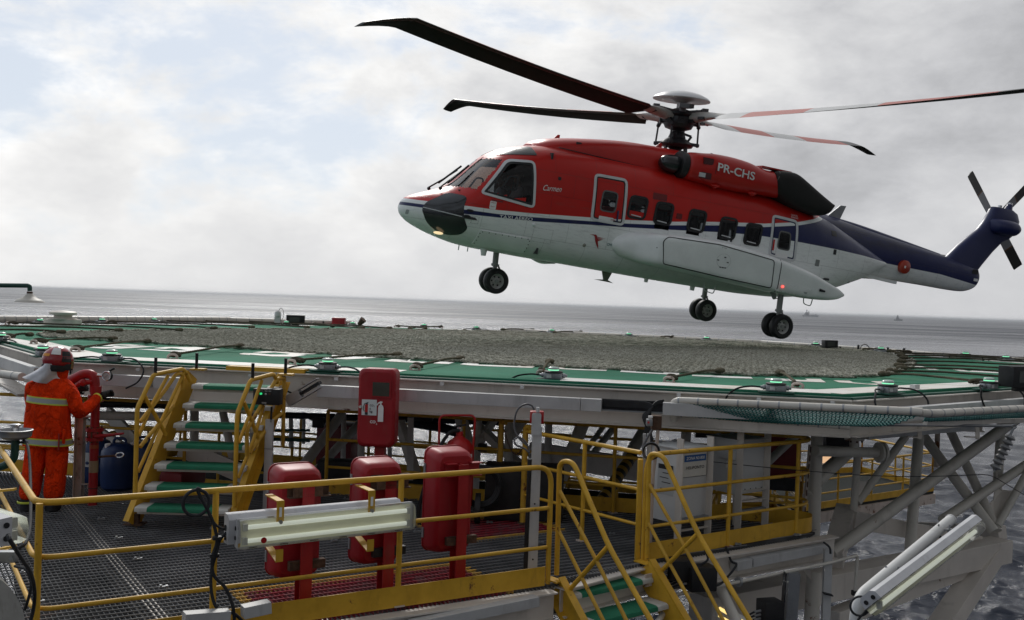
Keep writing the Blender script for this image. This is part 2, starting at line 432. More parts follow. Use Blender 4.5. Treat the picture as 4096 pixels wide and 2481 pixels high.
# ------------------------------------------------------------------ sea
SEA = -36.0
def build_sea():
    rng = np.random.RandomState(4)
    front = np.radians(np.linspace(-36, 36, 800)); rest = np.radians(np.linspace(36, 324, 60))[1:-1]
    th = np.concatenate([front, rest])          # azimuth from +Y towards +X
    inv = np.linspace(1 / 100., 1 / 2600., 430); r = 1 / inv
    r = np.concatenate([[12, 30, 55, 80], r, [3500, 5000, 8000, 14000, 25000, 45000, 90000]])
    nr, nth = len(r), len(th)
    Rr, Th = np.meshgrid(r, th, indexing='ij')
    X = Rr * np.sin(Th); Y = Rr * np.cos(Th); Z = np.zeros_like(X)
    dr = np.gradient(r)[:, None] * np.ones((1, nth)); dr = np.maximum(dr, Rr * .0016)
    dx = np.zeros_like(X); dy = np.zeros_like(X)
    wind = np.radians(205)
    for i in range(64):
        lam = 1.3 * (30 / 1.3) ** (i / 63.) * rng.uniform(.85, 1.15); k = 2 * np.pi / lam
        a = wind + rng.normal(0, .55) ; kx, ky = k * np.sin(a), k * np.cos(a); ph = rng.uniform(0, 6.28)
        amp = .0125 * lam ** .85 if lam < 8 else .0125 * 8 ** .85 * (8 / lam) ** .45
        fade = np.clip((lam / dr - 1.6) / 2.5, 0, 1) * np.clip((Rr - 14) / 60, 0, 1)
        p = kx * X + ky * Y + ph
        Z += amp * fade * np.cos(p); q = .9 * amp * fade * np.sin(p)
        dx -= q * np.sin(a); dy -= q * np.cos(a)
    X += dx; Y += dy; Z += SEA
    co = np.stack([X, Y, Z], -1).reshape(-1, 3)
    co = np.concatenate([co, [[0, 0, SEA]]]); ctr = len(co) - 1
    i = np.arange(nr - 1)[:, None] * nth; j = np.arange(nth)[None, :]; j2 = (j + 1) % nth
    q = np.stack([i + j, i + j2, i + nth + j2, i + nth + j], -1).reshape(-1, 4)[:, ::-1]
    fan = np.stack([np.full(nth, ctr), np.arange(nth), (np.arange(nth) + 1) % nth], -1)[:, ::-1]
    me = bpy.data.meshes.new('sea'); nq, nf = len(q), len(fan)
    me.vertices.add(len(co)); me.vertices.foreach_set('co', co.astype(np.float32).ravel())
    me.loops.add(nq * 4 + nf * 3); me.loops.foreach_set('vertex_index', np.concatenate([q.ravel(), fan.ravel()]).astype(np.int32))
    me.polygons.add(nq + nf)
    ls = np.concatenate([np.arange(nq) * 4, nq * 4 + np.arange(nf) * 3]).astype(np.int32)
    me.polygons.foreach_set('loop_start', ls)
    me.update(calc_edges=True); me.validate(); me.shade_smooth()
    m, N, b = newmat('sea_water'); g = N.n('ShaderNodeNewGeometry'); P = g.outputs['Position']
    b.inputs['IOR'].default_value = 1.33; b.inputs['Specular IOR Level'].default_value = .46
    dist = N.n('ShaderNodeVectorMath', operation='LENGTH', in_0=P).outputs['Value']
    lane = N.noise(N.vmul(P, (.0006, .0030, 0)), 1.0, 4, .55, .6)          # wind lanes in roughness and bump, imitating sun patches and cloud shadows
    lane2 = N.noise(N.vmul(P, (.0022, .012, 0)), 1.0, 4, .6, .5)
    ln = N.smooth(N.m('ADD', N.m('MULTIPLY', lane, .65), N.m('MULTIPLY', lane2, .35)), .40, .60)
    w1 = N.noise(N.vmul(P, (1.3, 2.3, 1)), 1.0, 7, .72, .35)
    w2 = N.noise(N.vmul(P, (.22, .34, 1)), 1.0, 5, .6, .2)
    w3 = N.noise(N.vmul(P, (.05, .11, 1)), 1.0, 4, .6, .3)
    h = N.m('ADD', N.m('ADD', N.m('MULTIPLY', w1, .55), N.m('MULTIPLY', w2, 1.3)), N.m('MULTIPLY', w3, N.smooth(dist, 300, 2000, 0.0, 5.0)))
    bp = N.n('ShaderNodeBump', in_Distance=1.0, in_Height=h)
    N.put(bp.inputs['Strength'], N.m('MULTIPLY', N.smooth(dist, 150, 1500, .42, .95), N.m('ADD', .62, N.m('MULTIPLY', ln, .5))))
    N.put(b.inputs['Normal'], bp)
    N.put(b.inputs['Roughness'], N.m('ADD', N.smooth(dist, 150, 4000, .10, .32), N.m('MULTIPLY', ln, N.smooth(dist, 400, 2600, .02, .28))))
    foam = N.m('MULTIPLY', N.smooth(N.noise(N.vmul(P, (.35, .5, 1)), 1.0, 8, .75), .70, .76), .5)
    N.put(b.inputs['Base Color'], N.mix(foam, (.010, .015, .028, 1), (.5, .5, .5, 1)))
    me.materials.append(m)
    o = bpy.data.objects.new('sea', me); col.objects.link(o); o['kind'] = 'structure'
build_sea()
# ------------------------------------------------------------------ sea air
hz_ = bpy.data.meshes.new('haze'); bm = bmesh.new(); bmesh.ops.create_cube(bm, size=1.0); bm.to_mesh(hz_); bm.free()
hzo = bpy.data.objects.new('haze', hz_); col.objects.link(hzo); hzo.scale = (60000, 60000, 48); hzo.location = (0, 0, -13.5); hzo['kind'] = 'stuff'
m, N, b = newmat('sea_air'); m.node_tree.nodes.remove(b); pv = N.n('ShaderNodeVolumePrincipled'); pv.inputs['Color'].default_value = (.95, .97, 1, 1); pv.inputs['Density'].default_value = .00004
m.node_tree.links.new(pv.outputs[0], [n for n in m.node_tree.nodes if n.type == 'OUTPUT_MATERIAL'][0].inputs['Volume']); hz_.materials.append(m)
# ------------------------------------------------------------------ helicopter (body axes: x forward, y to port, z up, origin at the rotor hub)
def body_matrix(T, yaw, pitch, roll):
    h = Vector((-math.cos(yaw), -math.sin(yaw), 0)); up = Vector((0, 0, 1)); l = up.cross(h)
    f = h * math.cos(pitch) + up * math.sin(pitch); u = f.cross(l)
    l2 = l * math.cos(roll) - u * math.sin(roll); u2 = u * math.cos(roll) + l * math.sin(roll)
    return Matrix(((f.x, l2.x, u2.x, T[0]), (f.y, l2.y, u2.y, T[1]), (f.z, l2.z, u2.z, T[2]), (0, 0, 0, 1)))
HM = body_matrix((3.6309, 22.5254, 4.3021), .3613, .1009, .0937)
heli = thing('helicopter', 'red, white and blue twin engine helicopter hovering low over the rope net', 'helicopter', mat=HM)

ST = [  # x, top, bottom, half width, z of half width, exponent
    (6.075, -2.99, -3.09, .06, -3.04, 2.0), (6.05, -2.91, -3.155, .16, -3.04, 2.0), (5.98, -2.83, -3.23, .29, -3.04, 2.05), (5.86, -2.76, -3.31, .43, -3.03, 2.1),
    (5.68, -2.68, -3.39, .59, -3.02, 2.15), (5.40, -2.57, -3.48, .80, -3.0, 2.25), (5.15, -2.45, -3.54, .93, -2.97, 2.35),
    (4.96, -2.29, -3.58, 1.0, -2.92, 2.4), (4.80, -2.09, -3.61, 1.05, -2.85, 2.45), (4.56, -1.81, -3.63, 1.10, -2.78, 2.55), (4.36, -1.63, -3.645, 1.13, -2.72, 2.7),
    (4.10, -1.47, -3.65, 1.16, -2.68, 2.9), (3.72, -1.34, -3.66, 1.19, -2.64, 3.2), (3.30, -1.26, -3.67, 1.21, -2.62, 3.5), (2.3, -1.24, -3.68, 1.22, -2.6, 3.8),
    (0.0, -1.26, -3.71, 1.22, -2.6, 3.8), (-2.0, -1.36, -3.71, 1.22, -2.6, 3.7), (-2.9, -1.45, -3.67, 1.20, -2.58, 3.5), (-3.5, -1.53, -3.60, 1.15, -2.56, 3.2),
    (-4.05, -1.63, -3.46, 1.07, -2.53, 2.9), (-4.76, -1.88, -3.20, .93, -2.49, 2.7), (-5.35, -2.09, -2.95, .78, -2.46, 2.5), (-5.75, -2.25, -2.72, .66, -2.44, 2.3),
    (-5.95, -2.34, -2.58, .58, -2.43, 2.1), (-6.02, -2.40, -2.48, .52, -2.43, 2.0)]
_X = np.array([s[0] for s in ST])[::-1]; _A = np.array([s[1:] for s in ST])[::-1]
def sec(x):
    return [float(np.interp(x, _X, _A[:, i])) for i in range(5)]
def secs(x):                                     # smoothed
    a = np.array(sec(x)); w = .09
    return list((a * 2 + np.array(sec(x + w)) + np.array(sec(x - w))) / 4) if -5.8 < x < 5.7 else list(a)
def ysurf(x, z):
    zt, zb, w, zc, n = secs(x); h = (zt - zc) if z > zc else (zc - zb); t = min(1, abs(z - zc) / max(h, 1e-4))
    return w * max(0.0, 1 - t ** n) ** (1 / n)
def ring_of(x, N=96, f=secs):
    zt, zb, w, zc, n = f(x); out = []
    for i in range(N):
        a = 2 * PI * i / N; c, s = math.cos(a), math.sin(a)
        y = w * math.copysign(abs(c) ** (2 / n), c); hh = (zt - zc) if s > 0 else (zc - zb)
        out.append(Vector((x, y, zc + hh * math.copysign(abs(s) ** (2 / n), s))))
    return out
# ---- paint scheme
SX0, SX1 = -11.0, 6.5
F1 = [(6.5, -2.86), (5.76, -2.85), (4.94, -2.82), (4.31, -2.80), (3.54, -2.74), (2.31, -2.62), (1.43, -2.53), (.4, -2.40), (-.43, -2.265), (-1.18, -2.16), (-1.9, -2.07), (-2.81, -1.89), (-3.34, -1.74), (-3.7, -1.62), (-4.1, -1.4), (-4.6, -1.0), (-11, -.1)]
FB = [(6.5, -3.0), (5.03, -2.99), (4.44, -2.955), (3.52, -2.90), (2.28, -2.77), (1.45, -2.69), (0, -2.53), (-.77, -2.44), (-1.43, -2.38), (-1.9, -2.35), (-2.84, -2.33), (-4.0, -2.33), (-5.04, -2.35), (-6, -2.40), (-7.9, -2.42), (-9.1, -2.52), (-11, -2.55)]
def curve_node(N, x, pts):
    nd = N.n('ShaderNodeFloatCurve'); c = nd.mapping.curves[0]
    pts = sorted(((px - SX0) / (SX1 - SX0), (pz + 4) / 4) for px, pz in pts)
    while len(c.points) < len(pts): c.points.new(.5, .5)
    for p, (a, b) in zip(c.points, pts): p.location = (a, b); p.handle_type = 'VECTOR'
    nd.mapping.update(); N.put(nd.inputs['Value'], x); return nd.outputs[0]
RED, WHITE, BLUE = (.52, .012, .007), (.80, .82, .80), (.007, .013, .075)
def livery():
    m, N, b = newmat('helicopter_livery'); t = N.n('ShaderNodeTexCoord'); P = t.outputs['Object']
    s = N.n('ShaderNodeSeparateXYZ', in_0=P).outputs
    x = N.m('DIVIDE', N.m('SUBTRACT', s[0], SX0), SX1 - SX0); z = N.m('DIVIDE', N.m('ADD', s[2], 4.0), 4.0)
    f1 = curve_node(N, x, F1); fb = curve_node(N, x, FB); e = .0008
    isred = N.smooth(N.m('SUBTRACT', z, f1), -e, e); d2 = N.m('SUBTRACT', f1, .078 / 4)
    isband = N.smooth(N.m('SUBTRACT', z, d2), -e, e); isblue = N.smooth(N.m('SUBTRACT', z, fb), -e, e)
    n1 = N.noise(P, 1.3, 5, .6); n2 = N.noise(N.vmul(P, (2, 2, 9)), 2.2, 6, .7)
    red = N.mix(n1, tuple(c * .82 for c in RED) + (1,), tuple(c * 1.15 for c in RED) + (1,))
    wht = N.mix(N.smooth(n2, .45, .8), (*WHITE, 1), tuple(c * .80 for c in WHITE) + (1,))
    c = N.mix(isblue, wht, (*BLUE, 1)); c = N.mix(isband, c, (*WHITE, 1)); c = N.mix(isred, c, red)
    grime = N.m('MULTIPLY', N.smooth(N.noise(N.vmul(P, (.6, 3, 3)), 1.8, 7, .75), .55, .78), .45)
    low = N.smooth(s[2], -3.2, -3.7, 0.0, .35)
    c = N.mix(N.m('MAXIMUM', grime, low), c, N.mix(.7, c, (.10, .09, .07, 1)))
    # faint panel joints: rows of skin plates
    br = N.n('ShaderNodeTexBrick'); N.put(br.inputs['Vector'], N.n('ShaderNodeCombineXYZ', in_0=s[0], in_1=s[2]).outputs[0])
    br.inputs['Scale'].default_value = 1.0; br.inputs['Mortar Size'].default_value = .004; br.inputs['Brick Width'].default_value = .92; br.inputs['Row Height'].default_value = .46
    br_fac = br.outputs['Fac']
    c = N.mix(N.m('MULTIPLY', br_fac, .35), c, (.03, .03, .03, 1))
    soot = N.m('MULTIPLY', N.m('MULTIPLY', N.smooth(s[0], -3.2, -4.2), N.smooth(s[2], -2.3, -1.75)), N.smooth(N.noise(N.vmul(P, (.5, 2, 3)), 1.4, 6, .7), .38, .66)); c = N.mix(N.m('MULTIPLY', soot, .75), c, (.010, .009, .009, 1))
    N.put(b.inputs['Base Color'], c); N.put(b.inputs['Roughness'], N.m('ADD', .30, N.m('MULTIPLY', n1, .16)))
    b.inputs['Coat Weight'].default_value = .05; b.inputs['Specular IOR Level'].default_value = .35
    bp = N.n('ShaderNodeBump', in_Strength=.8, in_Distance=.004, in_Height=N.m('MULTIPLY', br.outputs['Fac'], -1.0))
    b2 = N.n('ShaderNodeBump', in_Strength=.25, in_Distance=.05, in_Height=N.noise(P, 2.2, 2, .5)); N.put(b2.inputs['Normal'], bp)
    N.put(b.inputs['Normal'], b2)
    return m
LIV = livery()
def fixed(name, c, rough=.36, coat=.05):
    m, N, b = newmat(name); t = N.n('ShaderNodeTexCoord'); P = t.outputs['Object']; n1 = N.noise(P, 1.6, 5, .65); n2 = N.noise(P, 14, 4, .6)
    N.put(b.inputs['Base Color'], N.mix(n1, tuple(x * .78 for x in c) + (1,), tuple(x * 1.14 for x in c) + (1,)))
    N.put(b.inputs['Roughness'], N.m('ADD', rough - .05, N.m('MULTIPLY', n2, .14))); b.inputs['Coat Weight'].default_value = coat
    return m
HRED = fixed('helicopter_red', RED); HWHITE = fixed('helicopter_white', WHITE); HBLUE = fixed('helicopter_blue', BLUE)
HFRAME = fixed('white_window_surround', (.62, .63, .63)); SEAL = fixed('black_seal', (.012, .012, .013), .5, 0); HBLACK = fixed('matt_black_exhaust', (.010, .009, .008), .75, 0)
INTER = fixed('cabin_lining', (.045, .045, .048), .8, 0); RADOME = fixed('black_nose_panel', (.014, .015, .017), .22, .3)

def inpoly(x, z, P):
    c = False; k = len(P)
    for i in range(k):
        x0, z0 = P[i]; x1, z1 = P[i - 1]
        if (z0 > z) != (z1 > z) and x < (x1 - x0) * (z - z0) / (z1 - z0) + x0: c = not c
    return c
def rpoly(P, r, n=4):
    return [(v.x, v.z) for v in fillet([Vector((x, 0, z)) for x, z in P], r, n, closed=True)]
def inset(P, d):
    k = len(P); area = sum(P[i - 1][0] * P[i][1] - P[i][0] * P[i - 1][1] for i in range(k)); sgn = 1 if area > 0 else -1; out = []
    for i in range(k):
        a, b, c = Vector(P[i - 1]), Vector(P[i]), Vector(P[(i + 1) % k])
        u = (b - a).normalized(); v = (c - b).normalized(); nn = (Vector((-u.y, u.x)) + Vector((-v.y, v.x)))
        if nn.length < 1e-6: out.append(tuple(b)); continue
        nn.normalize(); out.append(tuple(b + nn * d * sgn))
    return out
def onhull(x, z, side, off=0.0, f=None):
    f = f or ysurf; y = f(x, z); e = .02
    gx = (f(x + e, z) - f(x - e, z)) / (2 * e); gz = (f(x, z + e) - f(x, z - e)) / (2 * e)
    n = Vector((-gx, 1, -gz)); n.x = max(-1.5, min(1.5, n.x)); n.z = max(-1.5, min(1.5, n.z)); n.normalize()
    p = Vector((x, y, z)) + n * off
    return Vector((p.x, p.y * side, p.z))
def radial(P, c, n=72):
    out = []
    for i in range(n):
        a = 2 * PI * i / n; d = Vector((math.cos(a), math.sin(a))); best = 0
        for j in range(len(P)):
            p, q = Vector(P[j - 1]) - c, Vector(P[j]) - c; e = q - p; den_ = d.x * e.y - d.y * e.x
            if abs(den_) < 1e-12: continue
            t = (p.x * e.y - p.y * e.x) / den_; u = (p.x * d.y - p.y * d.x) / den_
            if t > 0 and -1e-6 <= u <= 1 + 1e-6: best = max(best, t)
        out.append(tuple(c + d * best))
    return out
def band(mb, outer, inner, side, off, th=.02, f=None):
    """raised frame between two outlines, lying on the hull"""
    if len(outer) != len(inner):
        c = sum((Vector(p) for p in inner), Vector((0, 0))) / len(inner); outer, inner = radial(outer, c), radial(inner, c)
    k = len(outer); rows = []
    for P, o in ((outer, off - th), (outer, off), (inner, off), (inner, off - th)):
        rows.append([onhull(x, z, side, o, f) for x, z in P])
    mb.grid(rows, closed=True); return mb
def patch(mb, P, side, off, rings=5, th=.0, f=None):
    cx = sum(p[0] for p in P) / len(P); cz = sum(p[1] for p in P) / len(P); rows = []
    if th: rows.append([onhull(x, z, side, off - th, f) for x, z in P])
    for i in range(rings, 0, -1):
        t = i / rings; rows.append([onhull(cx + (x - cx) * t, cz + (z - cz) * t, side, off, f) for x, z in P])
    rows.append([onhull(cx, cz, side, off, f)] * len(P)); mb.grid(rows, closed=True); return mb
def dens(P, step=.08):
    out = []; k = len(P)
    for i in range(k):
        a, b = Vector(P[i]), Vector(P[(i + 1) % k]); n = max(1, int((b - a).length / step))
        for j in range(n): out.append(tuple(a.lerp(b, j / n)))
    return out
SIDEWIN = dens(rpoly([(4.73, -2.53), (4.22, -1.74), (3.66, -1.68), (3.56, -2.65)], .12))
SIDEGL = inset(SIDEWIN, .075)
CABW = [(1.27, -2.24), (.64, -2.265), (-.185, -2.29), (-.98, -2.325), (-1.645, -2.355)]
def cabpoly(cx, cz, w=.45, h=.50, r=.11, sk=-.03): return [(cx + x + y * sk * 2, cz + y) for x, y in rrect(w, h, r, 4)]
DOORF = dens(rpoly([(2.31, -2.68), (2.36, -1.70), (1.58, -1.69), (1.52, -2.68)], .12)); DOORFW = dens(rpoly([(2.15, -2.45), (2.13, -2.0), (1.76, -2.01), (1.77, -2.45)], .10), .06)
DOORR = dens(rpoly([(-2.12, -2.76), (-2.08, -1.83), (-2.80, -1.86), (-2.88, -2.80)], .12)); DOORRW = dens(rpoly([(-2.31, -2.57), (-2.31, -2.15), (-2.64, -2.16), (-2.67, -2.58)], .09), .06)
WSH = [(5.30, -2.44), (5.16, -2.28), (4.98, -2.08), (4.82, -1.88), (4.68, -1.75), (4.24, -1.75), (4.80, -2.46)]
holes = [SIDEGL, DOORFW, DOORRW] + [inset(cabpoly(*c), .03) for c in CABW]
def in_windshield(c):
    return c.y > .07 and c.x > 4.27 + (-1.75 - c.z) * .72 and -2.45 < c.z < -1.76
mb = MB(); xs = np.concatenate([np.linspace(6.075, 5.6, 12)[:-1], np.linspace(5.6, 3.3, 64)[:-1], np.linspace(3.3, -3.2, 150)[:-1], np.linspace(-3.2, -5.9, 40), [-5.97, -6.02]])
NR = 128; rows = [ring_of(x, NR) for x in xs]
vs = [v for r in rows for v in r]; fs = []
for i in range(len(rows) - 1):
    for j in range(NR):
        q = (i * NR + j, i * NR + (j + 1) % NR, (i + 1) * NR + (j + 1) % NR, (i + 1) * NR + j)
        c = (vs[q[0]] + vs[q[2]]) / 2; a = Vector((c.x, abs(c.y), c.z))
        if in_windshield(a): continue
        if a.y > .6 and any(inpoly(c.x, c.z, P) for P in holes): continue
        fs.append(q)
for k0 in (0, len(rows) - 1):
    cpt = sum(rows[k0], Vector()) / NR; vs.append(cpt); ci = len(vs) - 1
    for j in range(NR): fs.append((k0 * NR + j, k0 * NR + (j + 1) % NR, ci))
mb._add(vs, fs); fus = mb.build('fuselage', LIV, heli, local=True, ang=50)
# inner lining, floor, bulkhead
mb = MB(); rows = []
for x in np.linspace(5.3, -3.4, 40):
    rr = ring_of(x, 48); zt, zb, w, zc, n = secs(x); c = Vector((x, 0, zc)); rows.append([c + (v - c) * .955 for v in rr])
fl = [r for r in rows]; vs = [v for r in fl for v in r]; fs = []
for i in range(len(fl) - 1):
    for j in range(48):
        q = (i * 48 + j, i * 48 + (j + 1) % 48, (i + 1) * 48 + (j + 1) % 48, (i + 1) * 48 + j); c = (vs[q[0]] + vs[q[2]]) / 2
        if c.z > -2.62 and c.x > 3.5 or (abs(c.y) > .6 and -2.62 < c.z < -1.95): continue
        fs.append(q)
mb._add(vs, fs); mb.box((3.3, 0, -2.5), (.04, 2.1, 2.1)); mb.box((.5, 0, -3.05), (9, 2.1, .05)); mb.box((4.9, 0, -2.72), (.35, 1.5, .42)); mb.box((4.2, 0, -2.85), (.9, .3, .35))
for s in (1, -1):
    for x in (3.85, 1.4, .6, -.2, -1.0, -1.8):
        mb.rbox((x - .2, s * .62, -2.55), (.12, .46, .72), .04); mb.rbox((x, s * .62, -2.85), (.42, .46, .12), .04)
mb.build('cabin_interior', INTER, heli, local=True)
# windows
def win(name, P, side, frame_w, matf, off=.012, glass=True, parent=heli):
    o = band(MB(), P, inset(P, frame_w), side, off, .03).build(name, matf, parent, local=True)
    if glass: patch(MB(), inset(P, frame_w * .7), side, -.006).build('pane', MT['glass'], o, local=True)
    return o
for s in (1, -1):
    o = win('cockpit_window', SIDEWIN, s, .05, HFRAME, .014, False)
    band(MB(), inset(SIDEWIN, .048), inset(SIDEWIN, .09), s, .006, .03).build('seal', SEAL, o, local=True)
    patch(MB(), inset(SIDEWIN, .06), s, -.008).build('pane', MT['glass'], o, local=True)
    P = dens(rpoly([(4.34, -2.38), (4.17, -2.06), (3.97, -2.07), (3.99, -2.36)], .07), .05)
    band(MB(), P, inset(P, .035), s, .012, .02).build('sliding_pane_frame', SEAL, o, local=True)
    for c in CABW:
        P = cabpoly(*c); o = win('cabin_window', P, s, .05, SEAL, .014)
        mb = MB(); a = onhull(c[0] + .13, c[1] - .17, s, .012); b_ = onhull(c[0] - .10, c[1] - .185, s, .012); mb.tube([a, b_], .012, 6); mb.build('window_handle', HFRAME, o, local=True)
    for nm, P, PW, mm in (('front_door', DOORF, DOORFW, LIV), ('rear_door', DOORR, DOORRW, LIV)):
        o = band(MB(), inset(P, .085), PW, s, .012, .02).build(nm, mm, heli, local=True)
        band(MB(), P, inset(P, .055), s, .016, .02).build('door_surround', HFRAME if nm == 'front_door' else HFRAME, o, local=True)
        band(MB(), inset(P, .055), inset(P, .085), s, .002, .02).build('door_seal', HBLUE if nm == 'rear_door' else SEAL, o, local=True)
        band(MB(), PW, inset(PW, .03), s, .018, .03).build('window_rim', fixed('grey_rim', (.12, .12, .12)) if s == 1 else SEAL, o, local=True)
        patch(MB(), inset(PW, .02), s, .002, 3).build('pane', MT['glass'], o, local=True)
        hx = P[0][0]; cx = sum(p[0] for p in P) / len(P)
        x0 = 1.72 if nm == 'front_door' else -2.2
        mb = MB(); mb.tube([onhull(x0, -2.38, s, .03), onhull(x0 - .01, -2.62, s, .03)], .018, 6); mb.build('door_handle', HBLUE if nm == 'front_door' else HRED, o, local=True)
        xl = cx + (.02 if nm == 'front_door' else -.0)
        patch(MB(), rrp := [(xl + x, (-2.60 if nm == 'front_door' else -2.70) + z) for x, z in rrect(.34, .10, .01, 1)], s, .016, 2).build('placard', MT['whitep'], o, local=True)
    # nose glazing: dark chin window with black panel above
    CH = dens(rpoly([(5.73, -3.02), (5.66, -2.87), (5.25, -2.60), (4.93, -2.63), (4.99, -2.83), (4.96, -3.05), (4.82, -3.27), (4.90, -3.40), (5.10, -3.455), (5.34, -3.42), (5.60, -3.26)], .12, 6))
    o = patch(MB(), CH, s, .008, 8).build('chin_window', RADOME, heli, local=True)
    mb = MB(); mb.tube([onhull(5.70 - i * .07, -2.985 - i * .006, s, .016) for i in range(12)], .009, 5); mb.build('joint_strip', HFRAME, o, local=True)
    # skylight over the cockpit
    RW = dens(rpoly([(4.36, -1.665), (4.12, -1.50), (3.66, -1.37), (3.60, -1.56), (3.92, -1.60)], .04), .06)
    patch(MB(), RW, s, .010, 6).build('roof_window', RADOME, heli, local=True)
    # windshield pane follows the hull
    mb = MB(); gx = np.linspace(5.35, 4.18, 28); rws = []
    for zz in np.linspace(-2.47, -1.74, 20):
        x0 = 4.24 + (-1.75 - zz) * .72; row = []
        xs_ = np.linspace(5.40, 4.3, 300); ok = [x for x in xs_ if secs(x)[0] > zz + .002 and ysurf(x, zz) > .05]
        xf = max(ok) if ok else x0 + .05
        xf = max(xf, x0 + .02)
        for t in np.linspace(0, 1, 16): row.append(onhull(xf + (x0 - xf) * t, zz, s, -.004))
        rws.append(row)
    mb.grid(rws); mb.build('windshield', glassmat('windshield_glass', (.62, .42, .34), .16) if s == 1 else MT['glass'], heli, local=True)
    mb = MB(); mb.tube([Vector((5.40, s * .45, -2.53)), Vector((5.14, s * .30, -2.30)), Vector((4.88, s * .24, -2.06))], .018, 6); mb.tube([Vector((5.22, s * .36, -2.40)), Vector((4.80, s * .26, -1.96))], .024, 6)
    mb.ball((5.38, s * .45, -2.54), .04, 8, 6); mb.build('windshield_wiper', SEAL, heli, local=True)
# centre post of the windshield
mb = MB(); rows = []
for x in np.linspace(5.25, 4.45, 14):
    zt = secs(x)[0]; rows.append([Vector((x, y, zt + .012)) for y in (-.085, 0, .085)])
mb.grid(rows); mb.build('centre_post', HRED, heli, local=True)

# generic loft with superellipse sections (x, zt, zb, y0, y1, exponent)
def loft(mb, S, n=40, capx=True):
    rows = []
    for x, zt, zb, y0, y1, e in S:
        zc, yc, h, w = (zt + zb) / 2, (y0 + y1) / 2, (zt - zb) / 2, (y1 - y0) / 2; r = []
        for i in range(n):
            a = 2 * PI * i / n; c, s_ = math.cos(a), math.sin(a)
            r.append(Vector((x, yc + w * math.copysign(abs(c) ** (2 / e), c), zc + h * math.copysign(abs(s_) ** (2 / e), s_))))
        rows.append(r)
    mb.grid(rows, closed=True)
    if capx: mb.poly(rows[0]); mb.poly(rows[-1])
    return mb
def dense_st(S, m=5):
    out = []
    for a, b in zip(S[:-1], S[1:]):
        for i in range(m): out.append(tuple(p + (q - p) * i / m for p, q in zip(a, b)))
    out.append(S[-1]); return out
def smooth_st(S, m=4):
    A = [Vector(s) if len(s) <= 4 else s for s in S]; n = len(S[0]); out = []
    P = [tuple(2 * a - b for a, b in zip(S[0], S[1]))] + list(S) + [tuple(2 * a - b for a, b in zip(S[-1], S[-2]))]
    for i in range(1, len(P) - 2):
        for j in range(m):
            t = j / m; out.append(tuple(.5 * (2 * P[i][k] + (P[i + 1][k] - P[i - 1][k]) * t + (2 * P[i - 1][k] - 5 * P[i][k] + 4 * P[i + 1][k] - P[i + 2][k]) * t * t + (3 * P[i][k] - P[i - 1][k] - 3 * P[i + 1][k] + P[i + 2][k]) * t ** 3) for k in range(n)))
    out.append(S[-1]); return out
TF = [(3.50, -1.25, -1.6, -.42, .42, 2.4), (3.40, -1.17, -1.7, -.58, .58, 2.6), (3.15, -1.08, -1.8, -.70, .70, 3.), (2.6, -.97, -1.8, -.77, .77, 3.2), (1.6, -.83, -1.8, -.80, .80, 3.2), (.8, -.78, -1.8, -.80, .80, 3.2), (-.3, -.76, -1.8, -.80, .80, 3), (-1.2, -.84, -1.8, -.78, .78, 3),
      (-2.2, -.98, -1.8, -.72, .72, 2.8), (-3.0, -1.2, -1.85, -.6, .6, 2.6), (-3.9, -1.50, -1.9, -.45, .45, 2.4)]
loft(MB(), smooth_st(TF), 56).build('transmission_cowling', HRED, heli, local=True)
mb = MB(); mb.box((2.62, .70, -1.17), (.12, .02, .17)); mb.build('cooling_grille', fixed('dark_grille', (.05, .02, .02)), heli, local=True)
mb = MB(); mb.tube([Vector((3.1 - i * .31, .815, -1.29 - i * .008)) for i in range(11)], .010, 5); mb.build('cowling_seam', SEAL, heli, local=True)
